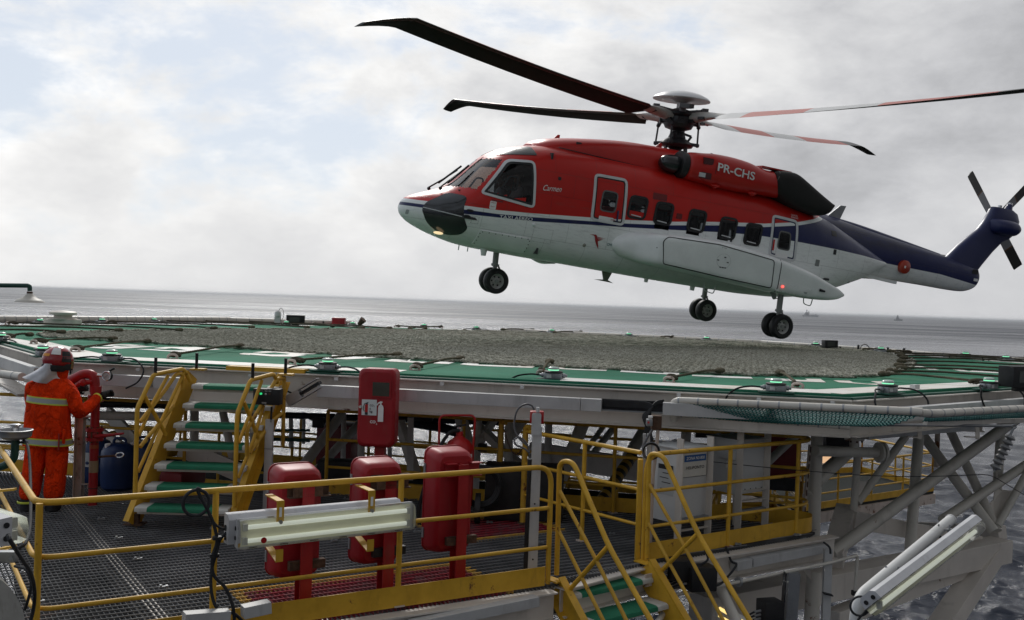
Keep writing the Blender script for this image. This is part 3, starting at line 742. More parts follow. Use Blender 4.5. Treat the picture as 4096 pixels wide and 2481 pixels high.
for s in (1, -1):
    NAC = [(.20, -.90, -1.38, .70, 1.18, 2.2), (.12, -.84, -1.44, .62, 1.24, 2.3), (-.2, -.80, -1.46, .58, 1.27, 2.4), (-.45, -.77, -1.49, .56, 1.29, 2.5), (-.9, -.76, -1.50, .55, 1.30, 2.4), (-1.3, -.79, -1.49, .56, 1.30, 2.4), (-1.6, -.85, -1.47, .58, 1.29, 2.4), (-1.85, -.88, -1.45, .6, 1.27, 2.3), (-2.3, -.86, -1.44, .62, 1.24, 2.3)]
    S = [(a, b, c, min(d * s, e * s), max(d * s, e * s), f) for a, b, c, d, e, f in NAC]
    nac = loft(MB(), smooth_st(S), 40).build('engine_cowling', HRED, heli, local=True)
    loft(MB(), [(.36, -.86, -1.42, s * .93 - .28, s * .93 + .28, 2), (.33, -.84, -1.44, s * .93 - .30, s * .93 + .30, 2), (.20, -.86, -1.43, s * .93 - .29, s * .93 + .29, 2)], 32).build('intake_ring', SEAL, nac, local=True)
    loft(MB(), smooth_st([(.80, -1.15, -1.17, s * .93 - .01, s * .93 + .01, 2), (.775, -1.07, -1.25, s * .93 - .10, s * .93 + .10, 2), (.68, -1.0, -1.32, s * .93 - .17, s * .93 + .17, 2), (.5, -.965, -1.355, s * .93 - .20, s * .93 + .20, 2), (.3, -.98, -1.34, s * .93 - .18, s * .93 + .18, 2)], 3), 24).build('intake_dome', RADOME, nac, local=True)
    for z0, dz in ((-.99, .14), (-1.30, .13)):
        mb = MB(); mb.box((-.20, s * 1.235, z0), (.24, .08, dz)); mb.build('vent', fixed('vent_dark', (.08, .01, .01)), nac, local=True)
    mb = MB(); mb.box((-.10, s * 1.262, -1.30), (.14, .04, .09)); mb.build('vent_cover', HFRAME, nac, local=True)
    mb = MB(); mb.tube([Vector((-.40, s * .925 + s * .365 * math.cos(a), -1.13 + .365 * math.sin(a))) for a in np.linspace(-1.3, 1.5, 14)], .007, 5); mb.build('cowling_joint', SEAL, nac, local=True)
    for x in (-.52, -1.48):
        mb = MB(); loft(mb, smooth_st([(x + .11, -1.44, -1.47, s * 1.15 - .03, s * 1.15 + .03, 2), (x, -1.42, -1.53, s * 1.15 - .08, s * 1.15 + .08, 2), (x - .11, -1.44, -1.47, s * 1.15 - .03, s * 1.15 + .03, 2)]), 12); mb.build('cowling_foot', HRED, nac, local=True)
    mb = MB(); mb.box((-2.05, s * .95, -.825), (.78, .3, .03)); mb.build('cowling_top_plate', HRED, nac, local=True)
    # exhaust duct: scarfed oval, its open end facing up and back
    E = [(-1.98, -.90, -1.16, .64, 1.24, 2.6), (-2.06, -.85, -1.34, .60, 1.29, 3.0), (-2.3, -.82, -1.47, .57, 1.32, 3.4), (-2.55, -.83, -1.56, .55, 1.34, 3.6), (-2.85, -.94, -1.61, .55, 1.35, 3.6), (-3.2, -1.08, -1.65, .57, 1.34, 3.4), (-3.5, -1.20, -1.66, .60, 1.33, 3.2), (-3.72, -1.28, -1.60, .66, 1.31, 2.8), (-3.84, -1.33, -1.44, .74, 1.27, 2.4)]
    S = [(a if a > -2.5 else -2.5 + (a + 2.5) * .84, b, c, min(d * s, e * s), max(d * s, e * s), f) for a, b, c, d, e, f in E]
    ex = loft(MB(), smooth_st(S), 36).build('exhaust_duct', HBLACK, heli, local=True)
    mb = MB(); mb.tube([Vector((a, s * y, z)) for a, y, z in ((-1.99, 1.22, -1.16), (-2.02, 1.27, -1.02), (-2.06, 1.22, -.90), (-2.10, 1.05, -.845))], .014, 6); mb.build('duct_lip', fixed('duct_lip', (.09, .08, .075), .5, 0), ex, local=True)
    # sponson
    SP = [(1.72, -3.02, -3.16, .9, 1.24, 2.0), (1.66, -2.93, -3.22, .9, 1.32, 2.2), (1.50, -2.84, -3.30, .9, 1.42, 2.6), (1.32, -2.78, -3.34, .9, 1.52, 3.0), (1.18, -2.75, -3.365, .9, 1.66, 3.6), (1.04, -2.735, -3.38, .9, 1.80, 4.2), (.88, -2.715, -3.39, .9, 1.90, 5.0), (.5, -2.69, -3.41, .9, 1.95, 6.0), (-.1, -2.66, -3.44, .9, 1.96, 6.5), (-.8, -2.665, -3.48, .9, 1.96, 6.5), (-1.5, -2.73, -3.52, .9, 1.96, 6.5), (-2.2, -2.83, -3.56, .9, 1.94, 6.0), (-2.9, -2.97, -3.57, .9, 1.93, 5.6), (-3.4, -3.12, -3.545, .95, 1.90, 5.0), (-3.72, -3.22, -3.49, 1.1, 1.86, 4.0), (-3.90, -3.30, -3.41, 1.3, 1.80, 2.6)]
    S = [(a, b, c, min(d * s, e * s), max(d * s, e * s), f) for a, b, c, d, e, f in SP]
    spn = loft(MB(), smooth_st(S), 60).build('sponson', HWHITE, heli, local=True)
    _SX = np.array([q[0] for q in SP])[::-1]; _SA = np.array([q[1:] for q in SP])[::-1]
    def ysp(x, z):
        zt, zb, y0, y1, n = [float(np.interp(x, _SX, _SA[:, i])) for i in range(5)]
        zc = (zt + zb) / 2; t = min(1, abs(z - zc) / ((zt - zb) / 2)); return (y0 + y1) / 2 + (y1 - y0) / 2 * max(0., 1 - t ** n) ** (1 / n)
    PD = dens(rpoly([(.91, -2.86), (.80, -2.76), (-.4, -2.73), (-1.82, -2.86), (-1.86, -3.47), (-.5, -3.41), (.83, -3.33)], .07))
    band(MB(), PD, inset(PD, .016), s, .010, .02, ysp).build('fuel_door_seam', SEAL, spn, local=True)
    PP = dens(rpoly([(-2.03, -3.32), (-2.93, -3.35), (-2.92, -3.52), (-2.0, -3.50)], .015, 2))
    patch(MB(), PP, s, .014, 3, .02, ysp).build('rear_access_panel', HWHITE, spn, local=True)
    mb = MB()
    for i in range(10): mb.ball(onhull(-2.06 - i * .093, -3.33 - i * .003, s, .006, ysp), .010, 6, 4); mb.ball(onhull(-2.06 - i * .093, -3.495 - i * .002, s, .006, ysp), .010, 6, 4)
    mb.build('fastener', SEAL, spn, local=True)['kind'] = 'stuff'
    mb = MB(); mb.ball(onhull(-2.13, -3.39, s, .02, ysp), .024, 10, 8); mb.build('red_marker_light', MT['redled'], spn, local=True)
    patch(MB(), [(-2.33 + x, -3.42 + z) for x, z in rrect(.10, .06, .005, 1)], s, .012, 2, 0, ysp).build('yellow_placard', fixed('ochre_plate', (.30, .2, .06)), spn, local=True)
    patch(MB(), [(-2.75 + x, -3.46 + z) for x, z in rrect(.10, .07, .005, 1)], s, .012, 2, 0, ysp).build('placard', fixed('pale_plate', (.4, .42, .42)), spn, local=True)
    mb = MB(); mb.cyl(onhull(-3.12, -3.33, s, 0, ysp), onhull(-3.24, -3.345, s, .05, ysp), .035, 10, .02); mb.build('drain_fitting', MT['blackmetal'], spn, local=True)
    mb = MB()
    for (x, z) in ((.98, -3.02), (-.58, -2.98), (-.42, -3.06), (-.66, -3.08), (-.5, -3.20), (-.56, -3.20), (-.62, -3.20)): mb.box(onhull(x, z, s, .002, ysp), (.045, .012, .02))
    mb.build('latch', SEAL, spn, local=True)['kind'] = 'stuff'
    mb = MB(); P = [Vector((-.56 + .17 * math.cos(t), 0, -3.06 + .15 * math.sin(t))) for t in np.linspace(0, 2 * PI, 40)[:-1]]
    for i in range(0, 39): q = P[i]; mb.ball(onhull(q.x, q.z, s, .002, ysp), .005, 4, 3)
    mb.build('rivet_circle', SEAL, spn, local=True)['kind'] = 'stuff'
    mb = MB(); q = [onhull(-2.01, z, s, .006, ysp) for z in np.linspace(-2.83, -3.52, 10)]; mb.tube(q, .009, 4); mb.build('sponson_joint', SEAL, spn, local=True)
    # float pack cover low on the nose, access panels
    FC = dens(rpoly([(4.58, -3.24), (3.50, -3.26), (3.54, -3.56), (4.6, -3.55)], .03, 2))
    fp = patch(MB(), FC, s, .03, 4, .03).build('float_cover', HWHITE, heli, local=True)
    mb = MB()
    for i in range(8): mb.ball(onhull(4.52 - i * .135, -3.265, s, .03), .012, 6, 4)
    for i in range(4): mb.ball(onhull(4.56, -3.30 - i * .07, s, .03), .012, 6, 4); mb.ball(onhull(3.53, -3.30 - i * .07, s, .03), .012, 6, 4)
    mb.build('fastener', SEAL, fp, local=True)['kind'] = 'stuff'
    mb = MB()
    for i in range(14):
        for z in (-3.02, -3.30): mb.ball(onhull(3.50 - i * .030, z - .0, s, .003), .0055, 4, 3)
    for i in range(12):
        for x in (3.50, 3.08): mb.ball(onhull(x, -3.02 - i * .025, s, .003), .0055, 4, 3)
    for i in range(7):
        for z in (-3.0, -3.14): mb.ball(onhull(4.80 - i * .022, z, s, .003), .0055, 4, 3)
        for x in (4.80, 4.66): mb.ball(onhull(x, -3.0 - i * .022, s, .003), .0055, 4, 3)
    mb.build('rivet_row', SEAL, fus, local=True)['kind'] = 'stuff'
    mb = MB(); mb.ball(onhull(2.33, -3.21, s, -.02), .045, 10, 8); mb.build('side_port', fixed('port_cover', (.25, .25, .2)), fus, local=True)
    mb = MB(); mb.box((0, 0, 0), (.001, .001, .001)); 
    for (x, z, w, h, mt_, nm) in ((.78, -1.93, .34, .14, fixed('recess_red', (.16, .006, .006)), 'air_scoop'), (.26, -2.26, .14, .12, fixed('recess_red2', (.13, .006, .006)), 'air_outlet'), (-3.95, -1.98, .17, .12, SEAL, 'aft_vent'), (-4.0, -2.40, .09, .12, SEAL, 'small_vent'), (-3.52, -2.72, .12, .15, fixed('grey_hatch', (.22, .23, .22)), 'aft_hatch'), (3.12, -1.95, .07, .07, SEAL, 'static_port'), (4.43, -2.72, .13, .16, MT['whitep'], 'exit_placard'), (4.36, -2.62, .24, .035, fixed('red_handle', (.2, .005, .008)), 'jettison_handle'), (5.95, -3.12, .05, .09, fixed('pale_plate', (.35, .36, .36)), 'nose_placard')):
        P = [(x + a, z + b) for a, b in rrect(w, h, .015, 2)]
        patch(MB(), P, s, .006, 3, .01).build(nm, mt_, fus, local=True)
    # probes
    mb = MB(); mb.ball(onhull(4.90, -3.02, s, .03), .05, 8, 6, (1.6, .8, .6)); mb.ball(onhull(4.86, -2.90, s, .03), .05, 8, 6, (1.6, .8, .5)); mb.build('pitot_probe', SEAL, fus, local=True)
    mb = MB(); mb.ball(onhull(3.52, -2.965, s, .0), .045, 10, 6); mb.build('drain_cap', HWHITE, fus, local=True)
    mb = MB(); mb.ball(onhull(-4.85, -3.02, s, -.02), .045, 10, 6); mb.build('rear_light', fixed('dull_lens', (.3, .3, .28)), fus, local=True)

# tail boom
TB = [(-3.4, -1.48, -2.9, -.62, .62, 2.4), (-4.5, -1.53, -2.95, -.52, .52, 2.4), (-5.5, -1.64, -2.88, -.42, .42, 2.4), (-6.5, -1.75, -2.79, -.35, .35, 2.4), (-7.5, -1.86, -2.77, -.31, .31, 2.5), (-8.4, -1.96, -2.77, -.28, .28, 2.6), (-8.9, -2.02, -2.745, -.26, .26, 2.6), (-9.2, -2.08, -2.64, -.22, .22, 2.4), (-9.33, -2.18, -2.50, -.14, .14, 2.2), (-9.37, -2.28, -2.40, -.06, .06, 2.)]
boom = loft(MB(), smooth_st(TB, 5), 44).build('tail_boom', LIV, heli, local=True)
mb = MB(); loft(mb, smooth_st([(-3.9, -1.46, -1.6, -.10, .10, 2.4), (-5.2, -1.55, -1.75, -.13, .13, 2.4), (-6.5, -1.70, -1.9, -.12, .12, 2.4), (-8.0, -1.89, -2.05, -.10, .10, 2.4)]), 16); mb.build('drive_shaft_cover', HBLUE, boom, local=True)
mb = MB(); mb.box((-6.05, .30, -2.80), (1.0, .10, .07), (1, 0, .05)); mb.build('boom_strake', HWHITE, boom, local=True)
mb = MB(); mb.lathe([(.0, .10), (.13, .09), (.165, .06), (.17, .0), (.15, -.08)], (-6.66, .36, -2.41), (0, 1, 0), 20); rb = mb.build('round_float_cap', fixed('orange_red_cap', (.38, .035, .012)), boom, local=True)
patch(MB(), [(-6.62 + x, -2.41 + z) for x, z in rrect(.05, .06, .005, 1)], 1, 0, 2, 0, lambda x, z: .462).build('cap_label', MT['whitep'], rb, local=True)
patch(MB(), [(-9.05 + x, -2.20 + z) for x, z in rrect(.20, .12, .02, 2)], 1, 0, 2, 0, lambda x, z: .25).build('boom_vent', SEAL, boom, local=True)
patch(MB(), [(-9.10 + x, -2.40 + z) for x, z in rrect(.14, .07, .005, 1)], 1, 0, 2, 0, lambda x, z: .262).build('boom_label', MT['whitep'], boom, local=True)
# pylon
def slab(mb, P, w, wt=None, e=2.4, y0=0):
    """fin from profile rows: list of (x_lead, x_trail, z) bottom to top"""
    rows = []
    for (xl, xt, z, hw) in P:
        r = []
        for i in range(28):
            a = 2 * PI * i / 28; c, s_ = math.cos(a), math.sin(a)
            r.append(Vector(((xl + xt) / 2 + (xl - xt) / 2 * math.copysign(abs(c) ** (2 / e), c), y0 + hw * math.copysign(abs(s_) ** (2 / e), s_), z)))
        rows.append(r)
    mb.grid(rows, closed=True); mb.poly(rows[0]); mb.poly(rows[-1]); return mb
PY = [(-8.10, -9.22, -2.25, .20), (-8.22, -9.40, -1.98, .19), (-8.55, -9.68, -1.60, .17), (-8.86, -9.94, -1.30, .165), (-8.97, -10.14, -1.20, .17), (-9.10, -10.26, -1.08, .18), (-9.24, -10.36, -.88, .18), (-9.33, -10.38, -.70, .18), (-9.39, -10.28, -.52, .16), (-9.46, -10.12, -.44, .12)]
py = slab(MB(), PY, .2, e=3).build('tail_pylon', HBLUE, heli, local=True)
loft(MB(), smooth_st([(-9.34, -.80, -1.06, .0, .18, 2), (-9.46, -.76, -1.12, .0, .36, 2), (-9.72, -.74, -1.14, .0, .46, 2.2), (-9.99, -.75, -1.13, .02, .46, 2.2), (-10.12, -.80, -1.08, .06, .42, 2), (-10.18, -.88, -.98, .12, .36, 2)]), 24).build('gearbox_fairing', HBLUE, py, local=True)
mb = MB(); mb.cyl((-9.70, 0, -.46), (-9.70, 0, -.37), .05, 10); mb.build('pylon_light', MT['chrome'], py, local=True)
mb = MB(); mb.cyl((-9.98, 0, -.48), (-10.02, 0, -.30), .12, 10, .07); mb.build('pylon_cap', HBLUE, py, local=True)
mb = MB(); mb.cyl((-10.02, 0, -.30), (-10.02, 0, -.25), .06, 10); mb.build('anti_collision_light', MT['chrome'], py, local=True)
# horizontal stabiliser on the far side, antennas
mb = MB(); rows = []
for y in np.linspace(-.15, -1.75, 8):
    t = (-.15 - y) / 1.6; xl = -8.45 - .25 * t; xt = -9.25 - .1 * t; z = -1.93 + .10 * t
    rows.append([Vector((xl, y, z)), Vector((xl - .2, y, z + .05)), Vector((xt, y, z + .01)), Vector((xl - .2, y, z - .05))])
mb.grid(rows, closed=True); mb.poly(rows[0]); mb.poly(rows[-1]); mb.build('stabiliser', HBLACK, heli, local=True)
mb = MB(); mb.prism([(-4.35, .012, -1.58), (-4.75, .012, -1.20), (-4.92, .012, -1.19), (-4.78, .012, -1.60)], (0, -.024, 0)); mb.build('antenna_fin', MT['galv'], heli, local=True)
mb = MB(); mb.prism([(1.28, .02, -3.66), (1.02, .02, -3.68), (1.10, .02, -3.88), (1.20, .02, -3.88)], (0, -.04, 0)); mb.prism([(1.42, .04, -3.90), (1.20, .04, -3.87), (1.10, .04, -3.87), (.96, .04, -3.92)], (0, -.08, 0)); mb.build('belly_antenna', fixed('dull_green_antenna', (.2, .22, .17)), heli, local=True)
mb = MB(); loft(mb, smooth_st([(2.95, -3.66, -3.69, -.1, .1, 2), (2.75, -3.66, -3.74, -.12, .12, 2), (2.45, -3.66, -3.70, -.1, .1, 2)]), 12)
for x in (4.72, 4.52): mb.cyl((x, .2, -3.62), (x, .2, -3.73), .012, 6)
mb.cyl((4.25, .45, -3.6), (4.24, .45, -3.76), .08, 10, .05); mb.cyl((-.9, .3, -3.70), (-.9, .3, -3.80), .06, 6, .05); mb.cyl((.3, .3, -3.70), (.3, .3, -3.78), .05, 6, .04)
mb.build('belly_fitting', HWHITE, heli, local=True)
mb = MB(); rrr = []
for i in range(9):
    t = i / 8 * PI; pass
mb.ball((5.32, .60, -3.445), .07, 14, 8, (1.5, .7, .45)); mb.build('landing_light', plain('lit_lamp', (.9, .6, .3), .3, emit=.7, emitc=(1, .78, .45)), heli, local=True)
mb = MB(); 
for a, b_ in (((-.70, 1.1, -3.58), (-1.0, 1.1, -3.60)), ((-3.05, 1.5, -3.52), (-3.3, 1.5, -3.53))):
    a, b_ = Vector(a), Vector(b_); mb.tube(fillet([a, a + Vector((-.03, 0, -.17)), b_ + Vector((.02, 0, -.19)), b_], .06, 4), .012, 6)
mb.build('boarding_step', HFRAME, heli, local=True)

# landing gear
def wheel(x, y, z, side, nm='wheel', par=None, r=.275):
    w = .19; s = side
    prof = [(r * .58, -w / 2 + .01), (r * .86, -w / 2), (r * .97, -w * .36), (r, -w * .15), (r, w * .15), (r * .97, w * .36), (r * .86, w / 2), (r * .58, w / 2 - .01)]
    t = MB().lathe(prof, (x, y, z), (0, s, 0), 32, cap=False).build(nm, MT['black'], par, local=True)
    MB().lathe([(.0, .02), (.05, .03), (.075, .02), (.08, .0), (.12, -.01), (.145, .045), (r * .6, .05), (r * .6, -.08), (0, -.08)], (x, y, z), (0, s, 0), 24).build('wheel_rim', fixed('rim_grey', (.42, .42, .40)), t, local=True)
    mb = MB()
    for i in range(6):
        a = i * PI / 3; mb.cyl((x + .098 * math.cos(a), y - s * .02, z + .098 * math.sin(a)), (x + .098 * math.cos(a), y + s * .008, z + .098 * math.sin(a)), .018, 8)
    mb.build('hub_hole', SEAL, t, local=True)['kind'] = 'stuff'; return t
def gear(x, y, ztop, zw, name, nose=False):
    mb = MB(); mb.cyl((x + .03, y, ztop), (x, y, zw + .30), .065, 14); mb.cyl((x, y, zw + .36), (x - .02, y, zw), .048, 12); mb.cyl((x + .0, y, zw + .36), (x, y, zw + .31), .09, 14)
    mb.cyl((x - .02, y - .22, zw), (x - .02, y + .22, zw), .045, 10)
    mb.tube([(x - .06, y, zw + .34), (x - .17, y, zw + .18), (x - .07, y, zw + .05)], .022, 6)
    if not nose: mb.tube([(x + .05, y, ztop + .05), (x + .42, y * .9, ztop + .12)], .05, 8); mb.prism([(x + .48, y + .03, ztop + .16), (x + .30, y + .03, ztop + .16), (x + .14, y + .03, ztop - .16), (x + .05, y + .03, ztop - .14), (x + .2, y + .03, ztop - .2)], (0, -.05, 0))
    g = mb.build(name, fixed('gear_leg', (.22, .23, .22)), heli, local=True)
    for s in (1, -1): wheel(x - .02, y + s * .155, zw, s, 'wheel', g)
    return g
gear(3.79, 0, -3.5, -4.255, 'nose_gear', True)
gear(-2.406, 1.59, -3.5, -4.26, 'main_gear'); gear(-2.406, -1.59, -3.5, -4.26, 'main_gear')

# rotor head
HG = fixed('rotor_head_grey', (.10, .10, .105), .45); HD = fixed('rotor_head_dark', (.018, .018, .02), .45); CUFF = fixed('blade_cuff', (.40, .39, .36), .4)
TM = Matrix.Rotation(.0573, 4, 'Y') @ Matrix.Rotation(-.0038, 4, 'X')      # disc tilt against the body
def tm(mbx): mbx.v = [tuple(TM @ Vector(v)) for v in mbx.v]; return mbx
mast = MB(); mast.lathe([(.16, -.95), (.13, -.7), (.12, -.3), (.30, -.24), (.36, -.12), (.34, .0), (.40, .05), (.36, .12), (.22, .17), (.12, .2)], n=24)
mast = tm(mast).build('rotor_mast', HD, heli, local=True)
dome = tm(MB().lathe([(.10, .10), (.09, .33), (.30, .40), (.645, .385), (.65, .40), (.60, .45), (.45, .52), (.25, .57), (0, .59)], n=40)).build('hub_fairing', fixed('fairing_white', (.60, .60, .60)), heli, local=True)
tm(MB().box((-.12, .12, .27), (.22, .16, .09))).build('sensor_box', HG, dome, local=True)
sw = MB(); sw.lathe([(.10, -.44), (.22, -.47), (.34, -.55), (.40, -.60), (.36, -.66), (.18, -.68), (.1, -.74)], n=20); sw.lathe([(.10, -.30), (.16, -.34), (.20, -.45), (.12, -.5)], n=16)
PSI = .4185
for k in range(4):
    a = PSI + .35 + k * PI / 2; c, s = math.cos(a), math.sin(a)
    sw.beam((c * .2, s * .2, -.57), (c * .52, s * .52, -.60), .10, .07); sw.cyl((c * .49, s * .49, -.62), (c * .47, s * .47, -.20), .022, 8); sw.ball((c * .49, s * .49, -.60), .05, 8, 6); sw.ball((c * .47, s * .47, -.20), .05, 8, 6)
    sw.beam((c * .47, s * .47, -.20), (math.cos(a - .35) * .5, math.sin(a - .35) * .5, -.05), .06, .08)
for a in (.9, 2.6, 4.4): sw.beam((math.cos(a) * .1, math.sin(a) * .1, -.34), (math.cos(a) * .32, math.sin(a) * .32, -.40), .05, .05); sw.beam((math.cos(a) * .32, math.sin(a) * .32, -.40), (math.cos(a) * .24, math.sin(a) * .24, -.53), .05, .05)
for a in (.3, 1.9, 3.5, 5.1): sw.cyl((math.cos(a) * .3, math.sin(a) * .3, -.64), (math.cos(a) * .34, math.sin(a) * .34, -.86), .03, 8)
tm(sw).build('swashplate', HD, heli, local=True)
for k in range(4):
    a = PSI + PI / 4 + k * PI / 2; c, s = math.cos(a), math.sin(a); mb = MB()
    mb.beam((c * .1, s * .1, .14), (c * .50, s * .50, .20), .10, .05); mb.box((c * .55, s * .55, .20), (.14, .22, .10), (c, s, 0)); mb.cyl((c * .40, s * .40, .10), (c * .42, s * .42, .20), .07, 10)
    tm(mb).build('vibration_absorber', HG, heli, local=True)
    mb = MB()
    for q in range(3): mb.beam((c * .25, s * .25, -.12 + q * .06), (c * .44, s * .44, -.14 + q * .05), .14, .04)
    tm(mb).build('damper', HD, heli, local=True)

def blade_mats():
    m, N, b = newmat('blade_upper_bands'); t = N.n('ShaderNodeTexCoord'); x = N.n('ShaderNodeSeparateXYZ', in_0=t.outputs['Object']).outputs[0]
    f = N.m('DIVIDE', x, 10.0); n1 = N.noise(t.outputs['Object'], 3, 4, .6)
    r, w, k = (.50, .085, .055), (.58, .58, .57), (.015, .015, .016)
    c = N.ramp(f, [(0, w), (.185, r), (.335, w), (.485, r), (.70, k)], 'CONSTANT')
    N.put(b.inputs['Base Color'], N.mix(N.m('MULTIPLY', n1, .3), c, (.1, .1, .1, 1))); b.inputs['Roughness'].default_value = .42
    k1, N, b = newmat('blade_underside'); t = N.n('ShaderNodeTexCoord'); n1 = N.noise(N.vmul(t.outputs['Object'], (1, 6, 1)), 2.5, 5, .6)
    N.put(b.inputs['Base Color'], N.mix(n1, (.012, .012, .011, 1), (.030, .026, .020, 1))); b.inputs['Roughness'].default_value = .85; b.inputs['Specular IOR Level'].default_value = .15
    k2, N, b = newmat('blade_leading_edge'); b.inputs['Base Color'].default_value = (.045, .014, .012, 1); b.inputs['Roughness'].default_value = .4
    return [m, k1, k2]
BM = blade_mats()
def blade(psi, pitch0, coning, twist=9):
    mb = MB(); rows = []; NP = 18; rs = [.98, 1.02, 1.1, 1.3, 1.5, 2, 3, 4, 5, 6, 7, 7.6, 7.75, 7.9, 8.1, 8.3, 8.45, 8.58]
    for r_ in rs:
        t = (r_ - 1) / 7.58; pitch = pitch0 - R(twist) * t; ch = .62
        if r_ < 1.3: ch = .10 + .52 * max(0, (r_ - .98)) / .32
        sweep = 0; z = math.tan(coning) * r_ + .26 * (t ** 2)
        if r_ > 7.75: q = (r_ - 7.75) / .83; sweep = .26 * q ** 1.1; z -= .24 * q ** 1.3; ch = .62 * (1 - .50 * q)
        prof = []
        for i in range(NP):
            a = 2 * PI * i / NP; u = (1 - math.cos(a)) / 2           # 0 at leading edge
            th = .6 * (.2969 * math.sqrt(u) - .126 * u - .3516 * u * u + .2843 * u ** 3 - .1015 * u ** 4) * ch * .95
            yy = (.28 - u) * ch - sweep; zz = th * (1 if i <= NP // 2 else -1) + .006 * math.sin(PI * u) * ch
            prof.append(Vector((r_, yy * math.cos(pitch) - zz * math.sin(pitch), z + yy * math.sin(pitch) + zz * math.cos(pitch))))
        rows.append(prof)
    base = len(mb.v); vs = [v for r in rows for v in r]; fs = []
    for i in range(len(rows) - 1):
        for j in range(NP): fs.append((i * NP + j, i * NP + (j + 1) % NP, (i + 1) * NP + (j + 1) % NP, (i + 1) * NP + j))
    mb._add(vs, fs)
    for q, f in enumerate(fs):
        j = q % NP; mb.mi[q] = 0 if j < NP // 2 else (2 if j >= NP - 2 else 1)
    mb.poly(rows[0]); mb.poly(rows[-1])
    # the leading edge of an anticlockwise rotor points to +y of the blade
    o = mb.build('main_rotor_blade', BM, heli, local=True)
    bmx = TM @ Matrix.Rotation(psi, 4, 'Z'); o.matrix_local = bmx
    c = MB(); c.cyl((.34, 0, 0), (.58, 0, .01), .10, 14, .12); cuff = c
    rows = []
    for r_, h, w in ((.56, .11, .11), (.62, .105, .13), (.85, .08, .15), (1.05, .045, .15), (1.18, .03, .13)):
        pt = pitch0; rows.append([Vector((r_, w * math.cos(a) * math.cos(pt) - h * math.sin(a) * math.sin(pt), math.tan(coning) * r_ + w * math.cos(a) * math.sin(pt) + h * math.sin(a) * math.cos(pt))) for a in np.linspace(0, 2 * PI, 17)[:-1]])
    c.grid(rows, closed=True); c.poly(rows[-1]); cu = c.build('blade_cuff', CUFF, o, local=True)
    d = MB(); d.box((.70, -.13, -.03), (.16, .06, .06)); d.box((.36, .0, -.09), (.2, .2, .08)); d.cyl((.98, -.1, -.02), (.98, .1, .02), .03, 8); d.build('hinge_fitting', HD, cu, local=True) if False else d.build('hinge_fitting', HD, o, local=True)
    return o
for k, (pit_, cone, tw) in enumerate(((R(19), .032, 9), (R(20), .036, 14), (R(18), .036, 9), (R(17), .036, 9))): blade(PSI + k * PI / 2, pit_, cone, tw)

# tail rotor on the far side
trh = MB(); trh.cyl((-10.12, -.1, -.72), (-10.22, -.62, -.72), .10, 14); trh.cyl((-10.2, -.52, -.72), (-10.22, -.66, -.72), .2, 14); trh.build('tail_rotor_hub', HG, heli, local=True)
TRM = []
m, N, b = newmat('tail_rotor_blade'); t = N.n('ShaderNodeTexCoord'); x = N.n('ShaderNodeSeparateXYZ', in_0=t.outputs['Object']).outputs[0]
N.put(b.inputs['Base Color'], N.ramp(x, [(0, (.26, .26, .265)), (.90, (.16, .07, .02)), (.93, (.03, .028, .026))], 'CONSTANT')); b.inputs['Roughness'].default_value = .45
for k in range(4):
    mb = MB(); rows = []
    for r_, ch, dz in ((.12, .10, 0), (.25, .14, 0), (.4, .26, 0), (.9, .28, .0), (1.50, .28, .0), (1.56, .26, .01)):
        rows.append([Vector((r_, ch / 2, .03)), Vector((r_, ch * .2, .035 + .012)), Vector((r_, -ch / 2, -.03)), Vector((r_, ch * .2, .035 - .02))])
    mb.grid(rows, closed=True); mb.poly(rows[0]); mb.poly(rows[-1]); o = mb.build('tail_rotor_blade', m, heli, local=True)
    a = math.radians(44) + k * PI / 2 + (R(-4) if k == 1 else (R(-12) if k == 3 else 0))
    X = Vector((math.cos(a), 0, math.sin(a))); Z = Vector((0, -1, 0)); Y = Z.cross(X)
    o.matrix_local = Matrix(((X.x, Y.x, Z.x, -10.22), (X.y, Y.y, Z.y, -.60), (X.z, Y.z, Z.z, -.72), (0, 0, 0, 1)))
# roof rivets over the cockpit glazing edge and small roof bits
mb = MB(); mb.prism([(2.95, .02, -1.05), (2.85, .02, -.93), (2.80, .02, -.93), (2.8, .02, -1.02)], (0, -.04, 0)) ; mb.prism([(.62, .3, -.78), (.52, .3, -.68), (.47, .3, -.69), (.47, .3, -.78)], (0, -.03, 0)); mb.build('roof_antenna', HRED, heli, local=True)

# lettering, laid on the skin
def hulltext(s, x0, z0, x1, z1, h, mt, f=None, off=.018, bold=.0, shear=0., name='lettering', par=None):
    L = math.hypot(x1 - x0, z1 - z0); vs, fs2 = text_mesh(s, 1, L, bold, shear, h); dx, dz = (x1 - x0) / L, (z1 - z0) / L; out = []
    for v in vs:
        x = x0 + dx * v.x - dz * v.y * -1 * 0 + 0; z = z0 + dz * v.x + v.y; x = x0 + dx * v.x
        out.append(onhull(x, z, 1, off, f))
    mb = MB(); mb._add(out, fs2); return mb.build(name, mt, par or fus, local=True, smooth=False, fix=False)
fnac = lambda x, z: .925 + .375 * max(0.0, 1 - (abs(z + 1.13) / .37) ** 2.4) ** (1 / 2.4)
hulltext('PR-CHS', -.42, -1.155, -1.37, -1.20, .175, MT['whitep'], fnac, .022, .018)
hulltext('Carmen', 3.45, -2.25, 3.05, -2.215, .115, MT['whitep'], shear=.35, off=.010)
hulltext('TÁXI AÉREO', 4.26, -2.955, 3.57, -2.90, .085, MT['whitep'], bold=.01, off=.012)
hulltext('CHC', 1.83, -3.14, 1.69, -3.13, .06, fixed('teal_print', (.02, .14, .16)), off=.010, bold=.01)
hulltext('DANGER', -2.62, -1.78, -2.80, -1.785, .035, MT['whitep'], off=.02); hulltext('EXHAUST', -2.61, -1.83, -2.81, -1.835, .035, MT['whitep'], off=.02)
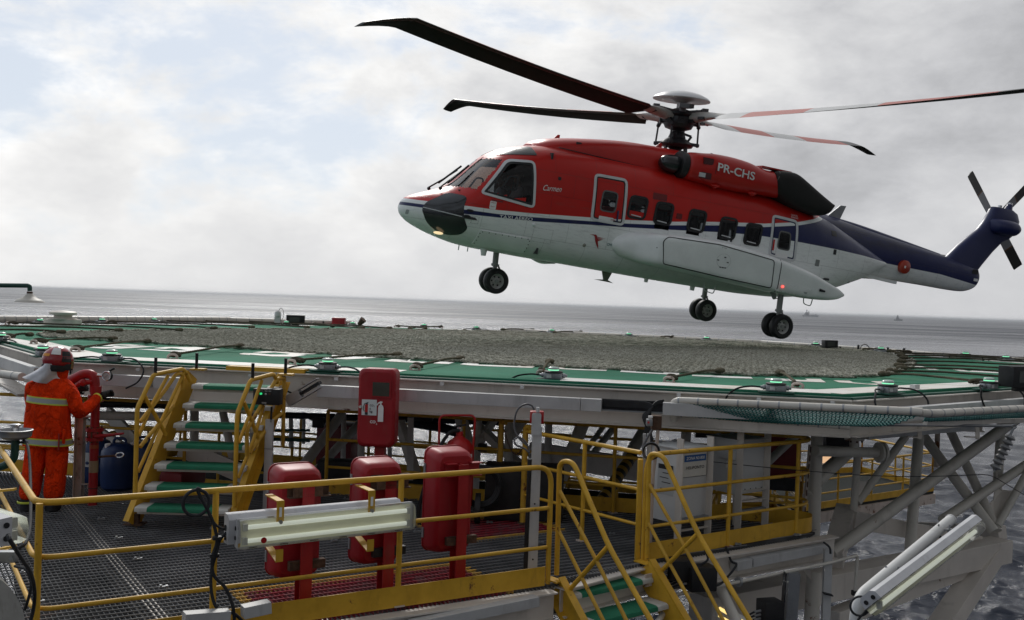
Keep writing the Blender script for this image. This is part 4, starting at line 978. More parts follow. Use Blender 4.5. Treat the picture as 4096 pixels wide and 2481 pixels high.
hulltext('SAIDA', 4.48, -2.68, 4.38, -2.68, .022, MT['redgloss'], off=.014); hulltext('EXIT', 4.47, -2.76, 4.39, -2.76, .022, MT['redgloss'], off=.014)
hulltext('SAIDA', 1.86, -2.605, 1.76, -2.605, .03, MT['redgloss'], off=.024); hulltext('JET FUEL', -.45, -2.80, -.58, -2.81, .025, MT['ink'], f=lambda x, z: 1.965, off=.006)
def decal(P, mt, off=.010, nm='emblem'):
    pts = [onhull(x, z, 1, off) for x, z in P]; return MB().poly(pts).build(nm, mt, fus, local=True, smooth=False, fix=False)
BR = fixed('emblem_red', (.34, .012, .015))
decal([(2.27, -2.965), (2.17, -2.955), (2.12, -2.95), (2.085, -2.99), (2.06, -3.06), (2.04, -3.12), (2.00, -3.24), (2.07, -3.16), (2.12, -3.08), (2.145, -3.0), (2.17, -2.975)], BR)
for i in range(4): decal([(2.085, -2.99 - i * .022), (1.88 + i * .03, -3.00 - i * .016), (2.07, -3.005 - i * .024)], BR)
decal([(2.33, -3.235), (2.33, -3.21), (2.30, -3.22)], HFRAME)

# pilot behind the side window
SKIN = plain('skin', (.36, .20, .13), .55)
def skin_body(name, pts, edges, rad, mat, parent=None, sub=2, root=0, world=True):
    me = bpy.data.meshes.new(name); me.from_pydata([tuple(p) for p in pts], edges, []); o = bpy.data.objects.new(name, me); col.objects.link(o)
    md = o.modifiers.new('s', 'SKIN'); md.use_smooth_shade = True
    for i, r_ in enumerate(rad):
        rr = r_ if isinstance(r_, (tuple, list)) else (r_, r_); me.skin_vertices[0].data[i].radius = rr
        me.skin_vertices[0].data[i].use_root = (i == root)
    sb = o.modifiers.new('u', 'SUBSURF'); sb.levels = sub; sb.render_levels = sub
    dg = bpy.context.evaluated_depsgraph_get(); m2 = bpy.data.meshes.new_from_object(o.evaluated_get(dg)); bpy.data.objects.remove(o); bpy.data.meshes.remove(me)
    m2.name = name; m2.materials.clear(); m2.materials.append(mat)
    if parent is not None and world: m2.transform(M_of(parent).inverted())
    m2.shade_smooth(); q = bpy.data.objects.new(name, m2); col.objects.link(q)
    if parent is not None: q.parent = parent
    return q
def pilot(y, label):
    t = thing('person', label, 'person', mat=HM @ Matrix.Translation((3.72, y, -2.85)))
    # local coordinates: x forward
    skin_body('body', [(0, 0, .1), (.02, 0, .35), (.0, 0, .55), (.02, 0, .64), (.02, .17, .52), (.02, -.17, .52), (.10, .24, .30), (.10, -.24, .30), (.34, .18, .24), (.34, -.18, .24), (.2, .1, .08), (.2, -.1, .08), (.45, .12, .1), (.45, -.12, .1)],
              [(0, 1), (1, 2), (2, 3), (2, 4), (2, 5), (4, 6), (5, 7), (6, 8), (7, 9), (0, 10), (0, 11), (10, 12), (11, 13)],
              [(.15, .12), (.16, .12), (.14, .11), (.06, .06), (.07, .07), (.07, .07), .055, .055, .04, .04, .08, .08, .07, .07], plain('white_uniform_shirt', (.35, .36, .38), .8), t, world=False)
    h = MB(); h.ball((.05, 0, .79), .10, 16, 12, (1.02, .82, 1.22)); h.ball((.155, 0, .785), .02, 8, 6); h.cyl((.02, 0, .62), (.03, 0, .73), .055, 10); h.box((.12, 0, .72), (.05, .06, .04)); h.build('head', SKIN, t, local=True)
    g = MB(); g.ball((.03, 0, .82), .108, 14, 10, (.98, .86, 1.12)); g.v = [v if v[0] < .09 or v[2] > .87 else (v[0] * .6, v[1] * .8, v[2]) for v in g.v]; g.build('hair', plain('dark_hair', (.03, .022, .016), .8), t, local=True)
    hs = MB(); hs.tube([(.02, .11, .79), (.02, .08, .90), (.02, 0, .935), (.02, -.08, .90), (.02, -.11, .79)], .012, 6); hs.cyl((.02, .085, .79), (.02, .125, .79), .04, 10); hs.cyl((.02, -.085, .79), (.02, -.125, .79), .04, 10); hs.build('headset', MT['black'], t, local=True)
pilot(.55, 'pilot in a pale shirt and headset seated behind the near cockpit window')
pilot(-.55, 'co-pilot with headset seated on the far side of the cockpit')
# ------------------------------------------------------------------ helideck
DZ, WZ = -0.87, -2.50
def vplane(px, py, p0, d):
    """point where the picture ray meets the upright plane through p0 along d"""
    n = Vector((-d[1], d[0], 0)); r = ray(px, py); return r * (n.dot(Vector((p0[0], p0[1], 0))) / n.dot(r))
DECK = [(-5.5, 12.45), (3.62, 10.74), (10.6, 16.4), (10.9, 19.4), (9.24, 22.2), (8.45, 24.1), (6.5, 26.9), (3.3, 28.6), (-.3, 30.4), (-4.6, 30.3), (-7.5, 28.5), (-11.35, 22.1), (-10.9, 18.9), (-7.8, 15.5)]
def offs(P, d):
    return [Vector((p[0], p[1], 0)) for p in inset2(P, -d)]
def inset2(P, d):
    k = len(P); out = []
    for i in range(k):
        a, b, c = Vector(P[i - 1]), Vector(P[i]), Vector(P[(i + 1) % k]); u = (b - a).normalized(); v = (c - b).normalized()
        n1, n2 = Vector((-u.y, u.x)), Vector((-v.y, v.x)); m = (n1 + n2).normalized(); out.append(tuple(b + m * (d / max(.4, m.dot(n1)))))
    return out
deck = thing('helideck', 'green steel helicopter deck with white edge line and painted letters under the rope net', 'helideck', (0, 20, DZ))
m, N, b = newmat('green_deck_coating'); g = N.n('ShaderNodeNewGeometry'); P = g.outputs['Position']
n1 = N.noise(P, .55, 6, .62, .3); n2 = N.noise(P, 5, 6, .7); n3 = N.noise(N.vmul(P, (.25, 2.2, 1)), .9, 6, .7, .5)
c = N.mix(N.smooth(n1, .35, .68), (.020, .145, .082, 1), (.042, .205, .125, 1)); c = N.mix(N.m('MULTIPLY', N.smooth(n3, .5, .75), .45), c, (.13, .15, .07, 1)); c = N.mix(N.m('MULTIPLY', N.smooth(n2, .55, .8), .35), c, (.03, .06, .04, 1))
c = N.mix(N.smooth(N.noise(P, 1.1, 7, .8), .69, .74), c, (.12, .06, .03, 1))
N.put(b.inputs['Base Color'], c); b.inputs['Specular IOR Level'].default_value = .12; b.inputs['Roughness'].default_value = .85; N.put(b.inputs['Normal'], N.n('ShaderNodeBump', in_Strength=.35, in_Distance=.01, in_Height=N.noise(P, 70, 3, .6)))
GREEN = m
m, N, b = newmat('worn_white_marking'); g = N.n('ShaderNodeNewGeometry'); P = g.outputs['Position']; n1 = N.noise(P, 2.2, 7, .7); n2 = N.noise(P, .8, 5, .6)
c = N.mix(N.smooth(n2, .35, .65), (.66, .62, .55, 1), (.78, .77, .74, 1)); c = N.mix(N.m('MULTIPLY', N.smooth(n1, .52, .72), .55), c, (.30, .20, .10, 1))
N.put(b.inputs['Base Color'], c); b.inputs['Roughness'].default_value = .6
MARK = m
dk = [Vector((x, y, DZ)) for x, y in DECK]
MB().prism(dk, (0, 0, -.09)).build('deck_plate', GREEN, deck, smooth=False)
# weld ridges between the deck planks
mb = MB(); e = (Vector(DECK[1]) - Vector(DECK[0])).normalized(); nrm = Vector((-e.y, e.x)); 
def clipline(p, d, P):
    ts = []
    for i in range(len(P)):
        a, b_ = Vector(P[i - 1]), Vector(P[i]); q = b_ - a; den_ = d.x * q.y - d.y * q.x
        if abs(den_) < 1e-9: continue
        t = ((a.x - p.x) * q.y - (a.y - p.y) * q.x) / den_; u = ((a.x - p.x) * d.y - (a.y - p.y) * d.x) / den_
        if 0 <= u <= 1: ts.append(t)
    ts.sort(); return [(p + d * ts[i], p + d * ts[i + 1]) for i in range(0, len(ts) - 1, 2)]
for i in range(1, 9):
    for a, b_ in clipline(Vector(DECK[0]) + nrm * (i * 2.4), e, DECK): mb.beam((a.x, a.y, DZ + .002), (b_.x, b_.y, DZ + .002), .03, .006)
w = mb.build('plank_seam', GREEN, deck); w['kind'] = 'stuff'
# white edge line
def strip(P0, P1, w0, w1, z, name='edge_line', mt=None):
    a, b_ = Vector(P0), Vector(P1); d = (b_ - a).normalized(); n = Vector((-d.y, d.x))
    return MB().prism([Vector((*(a + n * w0), z)), Vector((*(b_ + n * w0), z)), Vector((*(b_ + n * w1), z)), Vector((*(a + n * w1), z))], (0, 0, -.003)).build(name, mt or MARK, deck, smooth=False)
A_, B_ = Vector(DECK[0]), Vector(DECK[1])
zl = DZ + .0045
strip(A_.lerp(B_, .015), A_.lerp(B_, .455), .03, .52, zl); strip(A_.lerp(B_, .665), A_.lerp(B_, .985), .03, .50, zl)
strip(B_.lerp(Vector(DECK[2]), .0), Vector(DECK[2]), .03, .50, zl + .0005); strip(Vector(DECK[-1]), A_.lerp(Vector(DECK[-1]), .0), .03, .55, zl + .0005); strip(Vector(DECK[-2]), Vector(DECK[-1]), .03, .36, zl)
for i in range(3, 12): strip(DECK[i], DECK[i + 1], .03, .30, zl)
# painted characters: every stroke drawn on the deck where it lies
def mark(pts, ox, oy, sx, sy, kx=1.0, ky=1.0):
    P = [at_z(ox + x * sx, oy + y * sy, zl + .001) for x, y in pts]
    return MB().prism(P, (0, 0, -.003)).build('painted_letter', MARK, deck, smooth=False)
S = 800 / 2464.
for pts in ([(240, 102), (400, 102), (560, 118), (760, 118), (800, 106), (640, 104), (495, 96), (620, 86), (1000, 88), (1180, 100), (1040, 104), (860, 96), (740, 97), (870, 110), (1330, 110), (850, 138), (640, 136)],
            [(1050, 143), (1250, 145), (1480, 160), (1700, 160), (1560, 136), (1500, 131), (1420, 140), (1270, 133), (1420, 118), (1810, 118), (2105, 146), (1930, 156), (1700, 177), (1560, 176)],
            [(2330, 205), (2390, 196), (2464, 204), (2464, 216)]): mark(pts, 200, 1350, S, S)
for pts in ([(175, 108), (230, 100), (400, 104), (560, 118), (760, 120), (800, 110), (620, 92), (480, 98), (345, 92), (480, 78), (700, 82), (960, 96), (1140, 106), (1090, 114), (900, 112), (1005, 122), (850, 144), (580, 140)],
            [(1325, 108), (1480, 118), (1530, 130), (1700, 140), (1990, 152), (1500, 177), (1305, 166)],
            [(2025, 197), (2110, 180), (2290, 182), (2270, 196), (2500, 212), (2500, 222)]): mark(pts, 900, 1380, S, S)
for pts in ([(-100, 22), (40, 22), (110, 28), (90, 44), (410, 58), (470, 50), (690, 52), (600, 80), (0, 56), (-200, 44)],
            [(740, 84), (800, 66), (980, 72), (965, 88), (1440, 104), (1500, 92), (1680, 100), (1630, 128), (1100, 108), (860, 96)],
            [(1850, 135), (1880, 112), (2040, 116), (2015, 134), (2350, 150), (2390, 130), (2560, 142), (2540, 165), (2200, 154)]): mark(pts, 1600, 1430, S, S)
for pts in ([(555, 115), (575, 92), (760, 96), (748, 113), (1085, 131), (1110, 112), (1285, 122), (1280, 154), (900, 134)],
            [(1440, 165), (1445, 153), (1660, 158), (1900, 170), (2170, 180), (2190, 198), (1900, 190)]): mark(pts, 2300, 1450, S, S)
for pts in ([(180, 205), (200, 195), (420, 200), (640, 218), (710, 216), (680, 200), (870, 204), (935, 245), (700, 236), (440, 226)],
            [(1030, 220), (1230, 226), (1270, 246), (1440, 262), (1600, 262), (1490, 232), (1660, 232), (1845, 292), (1560, 276), (1100, 244)]): mark(pts, 3000, 1450, S, S)
S2 = 596 / 2464.
for pts in ([(520, 262), (780, 270), (1060, 330), (900, 326), (700, 290)], [(1180, 298), (1320, 305), (1560, 352), (1700, 320), (1830, 325), (2130, 388), (1800, 372), (1420, 352)], [(1940, 336), (2090, 340), (2150, 352), (1990, 350)], [(2270, 355), (2464, 362), (2464, 374)]): mark(pts, 3500, 1400, S2, S2)
# gutter and rim around the deck
G = offs(DECK, .10); Gz = DZ - .075
for i in range(len(DECK)):
    a, b_ = Vector((*DECK[i], 0)), Vector((*DECK[(i + 1) % len(DECK)], 0)); c_, d_ = G[(i + 1) % len(G)], G[i]
    MB().prism([a + Vector((0, 0, Gz - .02)), b_ + Vector((0, 0, Gz - .02)), c_ + Vector((0, 0, Gz - .02)), d_ + Vector((0, 0, Gz - .02))], (0, 0, -.012)).build('gutter', MT['deckgreen'], deck, smooth=False)
    near = i in (0, 1, 12, 13)
    p, q = d_ + Vector((0, 0, DZ)), c_ + Vector((0, 0, DZ))
    mb = MB(); 
    if near:
        h = .40; mb.ibeam(p - Vector((0, 0, .045 + h / 2)), q - Vector((0, 0, .045 + h / 2)), .17, h, .014)
    else: mb.beam(p - Vector((0, 0, .25)), q - Vector((0, 0, .25)), .12, .40)
    mb.build('fascia_beam', MT['white'], deck, smooth=False)
    if near: MB().beam(p - Vector((0, 0, .032)), q - Vector((0, 0, .032)), .06, .022).build('rim_angle', MT['deckgreen'], deck, smooth=False)
for px_, py_ in ((552, 1478), (1002, 1502), (1345, 1516), (1768, 1536), (2088, 1549), (2715, 1580), (3035, 1598), (3330, 1612)):
    q = vplane(px_, py_, Vector((*DECK[0], 0)) + Vector((e.y, -e.x, 0)) * .20, e); MB().box(q, (.045, .02, .035), Vector((e.x, e.y, 0))).build('tray_clip', MT['plastic_white'], deck, smooth=False)
# yellow nosing at the head of the stairs
ya, yb = vplane(930, 1460, DECK[0], B_ - A_), vplane(1238, 1470, DECK[0], B_ - A_); nn = Vector((B_ - A_).xy) if False else (B_ - A_).normalized(); no = Vector((nn.y, -nn.x, 0))
MB().prism([Vector((ya.x, ya.y, DZ + .004)) + no * .02, Vector((yb.x, yb.y, DZ + .004)) + no * .02, Vector((yb.x, yb.y, DZ + .004)) + no * .17, Vector((ya.x, ya.y, DZ + .004)) + no * .17], (0, 0, -.05)).build('yellow_nosing', MT['yellow'], deck, smooth=False)
# understructure: deep girders and joists below the plate
for k, yy in enumerate((1.6, 4.4, 8.0, 12.5)):
    for a, b_ in clipline(Vector(DECK[0]) + nrm * yy, e, inset2(DECK, .4)): MB().ibeam((a.x, a.y, DZ - .09 - .24), (b_.x, b_.y, DZ - .09 - .24), .22, .46, .02).build('girder', MT['white'], deck, smooth=False)
for k in range(11):
    for a, b_ in clipline(Vector(DECK[0]) + e * (.4 + k * 1.35) + nrm * .3, nrm, inset2(DECK, .4)): MB().ibeam((a.x, a.y, DZ - .09 - .115), (b_.x, b_.y, DZ - .09 - .115), .12, .21, .012).build('joist', MT['white'], deck, smooth=False)

# ------------------------------------------------------------------ rope net
NETP = [(-8.0, 17.15), (-6.33, 16.35), (-4.06, 15.45), (-.14, 13.75), (3.2, 13.2), (4.6, 13.45), (5.3, 14.1), (6.6, 16.4), (7.6, 18.7), (8.2, 20.8), (8.35, 22.8), (8.1, 23.7), (6.3, 26.1), (3.2, 27.9), (-.3, 29.3), (-3.7, 27.3), (-6.95, 23.2), (-8.5, 19.2), (-8.6, 18.0)]
net = thing('landing_net', 'greyish rope landing net spread flat over the middle of the green deck', 'rope net', (0, 20, DZ))
rng = random.Random(3); mb = MB(); SPC = .14
for ang in (.55, .55 + PI / 2):
    d = Vector((math.cos(ang), math.sin(ang))); n = Vector((-d.y, d.x)); c0 = Vector((0, 21))
    for i in range(-100, 101):
        for a, b_ in clipline(c0 + n * (i * SPC), d, NETP):
            L = (b_ - a).length; k = max(2, int(L / .12)); pts = []
            for j in range(k + 1):
                q = a.lerp(b_, j / k) + n * rng.uniform(-.010, .010); pts.append((q.x, q.y, DZ + .013 + rng.uniform(0, .007)))
            rr = [rng.uniform(.009, .0135) for _ in pts]; mb.tube(pts, rr, 4, cap=False)
m, N, b = newmat('net_rope'); g = N.n('ShaderNodeNewGeometry'); P = g.outputs['Position']
n1 = N.smooth(N.noise(N.vmul(P, (.6, 1, 1)), 42, 3, .65), .32, .68); n2 = N.noise(P, .35, 5, .6); n3 = N.noise(P, 3.5, 4, .6)
c = N.mix(n1, (.15, .145, .105, 1), (.60, .575, .475, 1)); c = N.mix(N.m('MULTIPLY', N.smooth(n2, .4, .7), .3), c, (.19, .175, .12, 1)); c = N.mix(N.m('MULTIPLY', N.smooth(n3, .5, .8), .12), c, (.10, .10, .08, 1))
N.put(b.inputs['Base Color'], c); b.inputs['Roughness'].default_value = .95; N.put(b.inputs['Normal'], N.n('ShaderNodeBump', in_Strength=.8, in_Distance=.02, in_Height=N.noise(P, 90, 3, .6)))
NROPE = m
w = mb.build('net_mesh', NROPE, net, ang=80, fix=False); w['kind'] = 'stuff'
# heavy border rope with its lashings
def twisted(mb, pts, r, pitch=.09, n=6, strands=3, step=.02):
    P = [Vector(p) for p in pts]; L = [0]
    for a, b_ in zip(P[:-1], P[1:]): L.append(L[-1] + (b_ - a).length)
    k = max(4, int(L[-1] / step)); out = []; j = 0
    for i in range(k + 1):
        s = L[-1] * i / k
        while j < len(L) - 2 and L[j + 1] < s: j += 1
        out.append(P[j].lerp(P[j + 1], (s - L[j]) / max(1e-6, L[j + 1] - L[j])))
    for q in range(strands):
        pp = []
        for i, p in enumerate(out):
            t = (out[min(i + 1, k)] - out[max(i - 1, 0)]).normalized(); a, b_, _ = basis(t); an = 2 * PI * (i * L[-1] / k) / pitch + 2 * PI * q / strands
            pp.append(p + (a * math.cos(an) + b_ * math.sin(an)) * r * .5)
        mb.tube(pp, r * .58, 5)
    return mb
mb = MB(); bp = [(x, y, DZ + .028) for x, y in NETP]; bp = fillet(bp + [bp[0]], .4, 4)
pts = []
for a, b_ in zip(bp[:-1], bp[1:]):
    a, b_ = Vector(a), Vector(b_); k = max(1, int((b_ - a).length / .12))
    for j in range(k): q = a.lerp(b_, j / k); pts.append(q + Vector((rng.uniform(-.025, .025), rng.uniform(-.025, .025), rng.uniform(-.012, .012))))
mb.tube(pts, [.021 + .004 * math.sin(i * 2.1) for i in range(len(pts))], 6, closed=True); mb.build('border_rope', NROPE, net, ang=80, fix=False)
lash = MB(); lash.ball((0, 0, 0), .032, 7, 5, (1.3, 1.0, .7)); lash.ball((.03, .02, .008), .022, 6, 4); lme = lash.build('border_knot', NROPE, net, local=True); base = lme.data
P0 = bp[0]; lme.matrix_local = M_of(net).inverted() @ Matrix.Translation(P0)
acc = 0; cnt = 0
for a, b_ in zip(bp[:-1], bp[1:]):
    a, b_ = Vector(a), Vector(b_); L = (b_ - a).length; t = .25 - acc
    while t < L:
        q = a.lerp(b_, t / L); far = q.y > 20
        cnt += 1
        if cnt < 280 and (not far or cnt % 3 == 0): shared('border_knot', base, net, Matrix.Translation(q + Vector((0, 0, .012))) @ Euler((rng.uniform(-.5, .5), rng.uniform(-.5, .5), rng.uniform(0, 6))).to_matrix().to_4x4() @ Matrix.Scale(rng.uniform(.6, 1.0), 4))
        t += .25
    acc = L - (t - .25)

# tie ropes from deck hooks to the net (px on the deck)
HOOK = MB(); HOOK.prism([(-.07, -.03, 0), (.07, -.03, 0), (.07, .03, 0), (-.07, .03, 0)], (0, 0, .012))
HOOK.tube(smoothpath([(-.05, 0, .01), (-.06, 0, .035), (-.03, 0, .058), (.03, 0, .058), (.06, 0, .035), (.05, 0, .01)], 4), .016, 7)
hook_me = None
def tie(label, p_hook, p_net, loose=0.0, group='net tie ropes lashed to deck rings', thick=.017, dark=False, ring='white', knots=2):
    global hook_me
    a = Vector(p_hook) if len(p_hook) == 3 else at_z(*p_hook, DZ); b_ = Vector(p_net) if len(p_net) == 3 else at_z(*p_net, DZ); a = Vector((a.x, a.y, DZ)); b_ = Vector((b_.x, b_.y, DZ + .05))
    t = thing('tie_rope', label, 'tie rope', a, group); d = (b_ - a); d.z = 0; d.normalize()
    an = math.atan2(d.y, d.x) + PI / 2
    if hook_me is None:
        o = HOOK.build('deck_ring', MT['whiterust'], t, local=True); hook_me = o.data; o.matrix_local = Matrix.Rotation(an, 4, 'Z')
    else: shared('deck_ring', hook_me, t, Matrix.Translation(a) @ Matrix.Rotation(an, 4, 'Z'))
    up = Vector((0, 0, 1)); pts = [a + up * .05 + d * .02, a + up * .06 + d * .22, a.lerp(b_, .35) + up * (.05 - loose), a.lerp(b_, .7) + up * .045, b_ + up * .01]
    twisted(MB(), smoothpath(pts, 6), thick, step=.022).build('rope', MT['rope_dark'] if dark else MT['rope'], t, ang=80, fix=False)
    k = MB()
    s_ = Vector((-d.y, d.x, 0))
    for i in range(7): q = a + up * (.045 + .012 * math.sin(i)) + d * (.03 + i * .035) + s_ * .012 * math.sin(i * 2.3); k.ball(q, .034 - .003 * (i % 3), 7, 5, (1, 1.1, .8))
    k.tube(smoothpath([a + up * .04 + s_ * .03, a + up * .075 + d * .06 + s_ * .035, a + up * .075 + d * .17 + s_ * .02, a + up * .05 + d * .27], 4), .02, 6)
    k.build('lashing', MT['rope_dark'], t, ang=80, fix=False)
    k = MB(); k.ball(b_ + up * .01, .06, 8, 6, (1.2, 1.1, .7)); k.ball(b_ - d * .07 + up * .01, .045, 8, 6, (1.3, 1, .8)); k.build('knot', MT['rope'], t, ang=80, fix=False)
    return t
GR = 'net tie ropes lashed to deck rings'
tie('tie rope with a white shackle just above the leftmost near deck light', (135, 1378), (455, 1368))
tie('tie rope whose ring sits right behind the firefighter helmet', (300, 1409), (590, 1379))
tie('tie rope left of the black pin on the left stair rail, over a rust stain', (690, 1437), (960, 1398))
tie('tie rope beside the deck light at the head of the stairs', (1165, 1460), (1590, 1434))
tie('tie rope above the tall red extinguisher cabinet', (1660, 1482), (1840, 1450))
tie('short tie rope beside the deck light right of the grey alarm post', (2168, 1502), (2198, 1462))
tie('tie rope over a rusty ring near the white safety net pipe end', (2676, 1530), (2880, 1500))
tie('tie rope slanting down right to the rusty ring near the right deck corner', (3190, 1555), (3120, 1508))
tie('long tie rope nearest the right deck edge, tied beside the black box', (3960, 1546), (3530, 1512))
for i, (x0, y0, x1, y1) in enumerate(((4330, 1545, 3560, 1498), (4330, 1519, 3600, 1486), (4330, 1501, 3590, 1474), (4330, 1484, 3600, 1457), (4330, 1466, 3610, 1443), (4280, 1456, 3600, 1433), (4200, 1448, 3590, 1424))):
    tie('%s of the long tie ropes running to the right deck edge' % ['lowest', 'second', 'third', 'fourth', 'fifth', 'sixth', 'farthest'][i] + ('' if i else ', by the black box'), (x0, y0), (x1, y1), dark=True)
for i, (x0, y0, x1, y1) in enumerate(((30, 1300, 720, 1330), (-120, 1312, 480, 1332), (-200, 1330, 250, 1340), (25, 1358, 120, 1352), (240, 1299, 860, 1322), (430, 1294, 1010, 1318), (620, 1289, 1230, 1318), (800, 1291, 1450, 1320), (960, 1292, 1560, 1321))):
    tie(['second from the left', 'long left', 'leftmost low', 'short left corner', 'middle left', 'middle', 'fourth from the right', 'third from the right', 'far right'][i] + ' tie rope of those at the far left deck edge', (x0, y0), (x1, y1), dark=True, thick=.02)
for i, (x0, y0, x1, y1) in enumerate(((1255, 1300, 1330, 1314), (1585, 1310, 1700, 1322), (1765, 1313, 1640, 1322), (2135, 1326, 2010, 1326), (2325, 1334, 2220, 1338), (2690, 1354, 2650, 1358), (3510, 1406, 3460, 1408), (3650, 1418, 3560, 1414))):
    tie('%s of the short tie ropes along the far deck edge' % ['leftmost', 'second', 'third, beside the brown horn', 'fourth', 'fifth, under the nose wheel', 'sixth', 'seventh, right of the black box', 'rightmost'][i], (x0, y0), (x1, y1), dark=True, thick=.02)

# ------------------------------------------------------------------ deck edge lights
LB = MB(); LB.rbox((0, 0, .045), (.26, .17, .08), .02); LB.cyl((-.20, 0, .05), (.20, 0, .05), .022, 8); LB.cyl((-.17, 0, .05), (-.13, 0, .05), .035, 8); LB.cyl((.13, 0, .05), (.17, 0, .05), .035, 8)
light_proto = None
MT['lens'] = plain('frosted_lens', (.42, .50, .46), .25)
def deck_light(label, px, py, cables=(1, 1), rz=None, loops=.45):
    global light_proto
    p = at_z(px, py, DZ + .0); a = math.atan2(e.y, e.x) if rz is None else rz
    mt = Matrix.Translation((p.x, p.y, DZ)) @ Matrix.Rotation(a, 4, 'Z') @ Matrix.Scale(.82, 4)
    if light_proto is None:
        t = thing('deck_light', label, 'deck light', mat=mt, group='green perimeter lights round the helideck'); light_proto = t
        LB.build('junction_box', MT['galv'], t, local=True, bevel=.006)
        MB().rbox((-.05, -.088, .045), (.07, .005, .05), .004).build('data_plate', MT['plastic_white'], t, local=True)
        MB().lathe([(.11, .085), (.135, .092), (.135, .108), (.11, .116), (.08, .12)], n=20).build('lamp_flange', MT['black'], t, local=True)
        MB().lathe([(.072, .118), (.078, .122), (.078, .134), (.072, .138)], n=20).build('led_ring', MT['led'], t, local=True)
        MB().lathe([(.060, .134), (.080, .136), (.080, .158), (.066, .170), (.04, .174), (0, .175)], n=20).build('lens', MT['lens'], t, local=True)
        MB().rbox((0, 0, -.004), (.46, .30, .016), .03).build('base_plate', MT['deckgreen'], t, local=True)
    else: t = copy_thing(light_proto, label, matrix=mt)
    M[t.name] = mt.copy()
    for s in (-1, 1):
        if not cables[0 if s < 0 else 1]: continue
        L = loops; q = [(s * .2, 0, .05), (s * .34, -.03, .055), (s * (.36 + L * .35), -.14, .02), (s * (.40 + L * .55), -.22, -.10), (s * (.38 + L * .45), -.26, -.26), (s * (.30 + L * .2), -.24, -.36)]
        MB().tube(smoothpath(q, 6), .013, 6).build('cable', MT['cable'], t, local=True)
    return t
dl = 'green perimeter light '
deck_light(dl + 'behind the firefighter helmet', 171, 1424, (1, 0), R(128))
deck_light(dl + 'left of the stairs, above the pressure gauge', 447, 1446, (1, 1))
deck_light(dl + 'at the head of the stairs left of the tall red cabinet', 1310, 1480, (1, 1))
deck_light(dl + 'above the grey alarm post', 2213, 1516, (1, 0))
deck_light(dl + 'above the long white safety net pipe', 3103, 1566, (1, 0))
deck_light(dl + 'at the right near corner of the deck', 3550, 1571, (0, 1), R(38))
deck_light(dl + 'next to the black box on the right near edge', 3955, 1556, (1, 1), R(38))
deck_light(dl + 'at the extreme left of the picture', 5, 1366, (0, 0), R(128))
for nm, x, y in (('farthest left on the far deck edge', 160, 1297), ('right of the white round housing on the far edge', 408, 1293), ('between the two left ones and the white post, far edge', 616, 1291), ('third from the white post on the far edge', 800, 1291), ('beside the left black floodlight on the far edge', 1145, 1302), ('between the red cabinet and the brown horn on the far edge', 1410, 1305), ('far edge, below the helicopter nose', 1695, 1312), ('far edge, right below the nose wheel', 1905, 1322), ('far edge, below the belly antenna', 2207, 1334), ('far edge, left of the main wheels', 2515, 1350), ('far edge, below the far main wheels', 2826, 1366), ('beside the right black floodlight on the far edge', 3262, 1390), ('by the black pins on the far right edge', 3523, 1410), ('second from the right on the far edge, yellowish', 3862, 1432), ('rightmost on the far edge', 4023, 1447)):
    deck_light(dl + nm, x, y, (1, 1), R(-20) if x > 2000 else R(10), .1)

# ------------------------------------------------------------------ things on the far deck edge
def P_(px, py): return at_z(px, py, DZ)
p = P_(251, 1302); t = thing('vent_housing', 'white round housing with a domed cap on the far left deck edge', 'deck housing', p)
MB().rbox(p + Vector((0, 0, .07)), (.72, .5, .14), .08, n=3).build('base', MT['white'], t)
MB().lathe([(.30, .13), (.31, .16), (.22, .17), (.20, .18), (.20, .24), (.29, .25), (.30, .30), (.24, .33), (.0, .35)], p, n=24).build('cap', MT['white'], t)
for nm, x0, y0, wd, ht, lab in (('floodlight', 1182, 1302, .52, .27, 'small black floodlight box on the far deck edge left of the red cabinet'), ('floodlight', 3318, 1397, .33, .19, 'small black floodlight box on the far deck edge behind the net'), ('floodlight', 4085, 1556, .60, .26, 'large black floodlight box at the right edge of the picture')):
    p = P_(x0, y0); t = thing(nm, lab, 'floodlight', p); q = (p.x, p.y, DZ + ht / 2 + .03)
    MB().box(q, (wd, .22, ht), (1, .12 if x0 < 4000 else .5, 0)).build('housing', MT['black'], t, bevel=.012)
    f = Vector((1, .12 if x0 < 4000 else .5, 0)).normalized(); nf = Vector((f.y, -f.x, 0))
    MB().box(Vector(q) + nf * .112 - f * wd * .05, (wd * .55, .006, ht * .55), f).build('glass', plain('dark_glass_front', (.05, .055, .05), .15), t)
    MB().beam((p.x - .1, p.y, DZ), (p.x + .1, p.y, DZ), .1, .06).build('foot', MT['blackmetal'], t)
p = P_(1348, 1303); t = thing('extinguisher_cabinet', 'red cabinet showing its top above the far deck edge', 'extinguisher cabinet', p + Vector((0, .4, -.6)))
MB().rbox(p + Vector((0, .3, -.09)), (.40, .30, .66), .06).build('body', MT['red'], t, bevel=.03)
p = P_(1440, 1310); t = thing('horn', 'brown weathered horn on the far deck edge right of the red cabinet', 'horn', p)
MB().cyl(p, p + Vector((0, 0, .10)), .05, 8).build('foot', MT['rustmetal'], t); MB().cyl(p + Vector((-.03, 0, .08)), p + Vector((.10, -.05, .24)), .06, 12, .10).build('bell', MT['rustmetal'], t)
p = P_(1110, 1301); t = thing('lamp_post', 'short white lamp post with looped cable on the far deck edge', 'lamp post', p)
MB().box(p + Vector((0, 0, .12)), (.16, .12, .24)).build('post', MT['plastic_white'], t); MB().lathe([(.07, 0), (.1, .05), (.08, .16), (.03, .2)], p + Vector((0, 0, .22)), n=12).build('lamp', MT['plastic_white'], t)
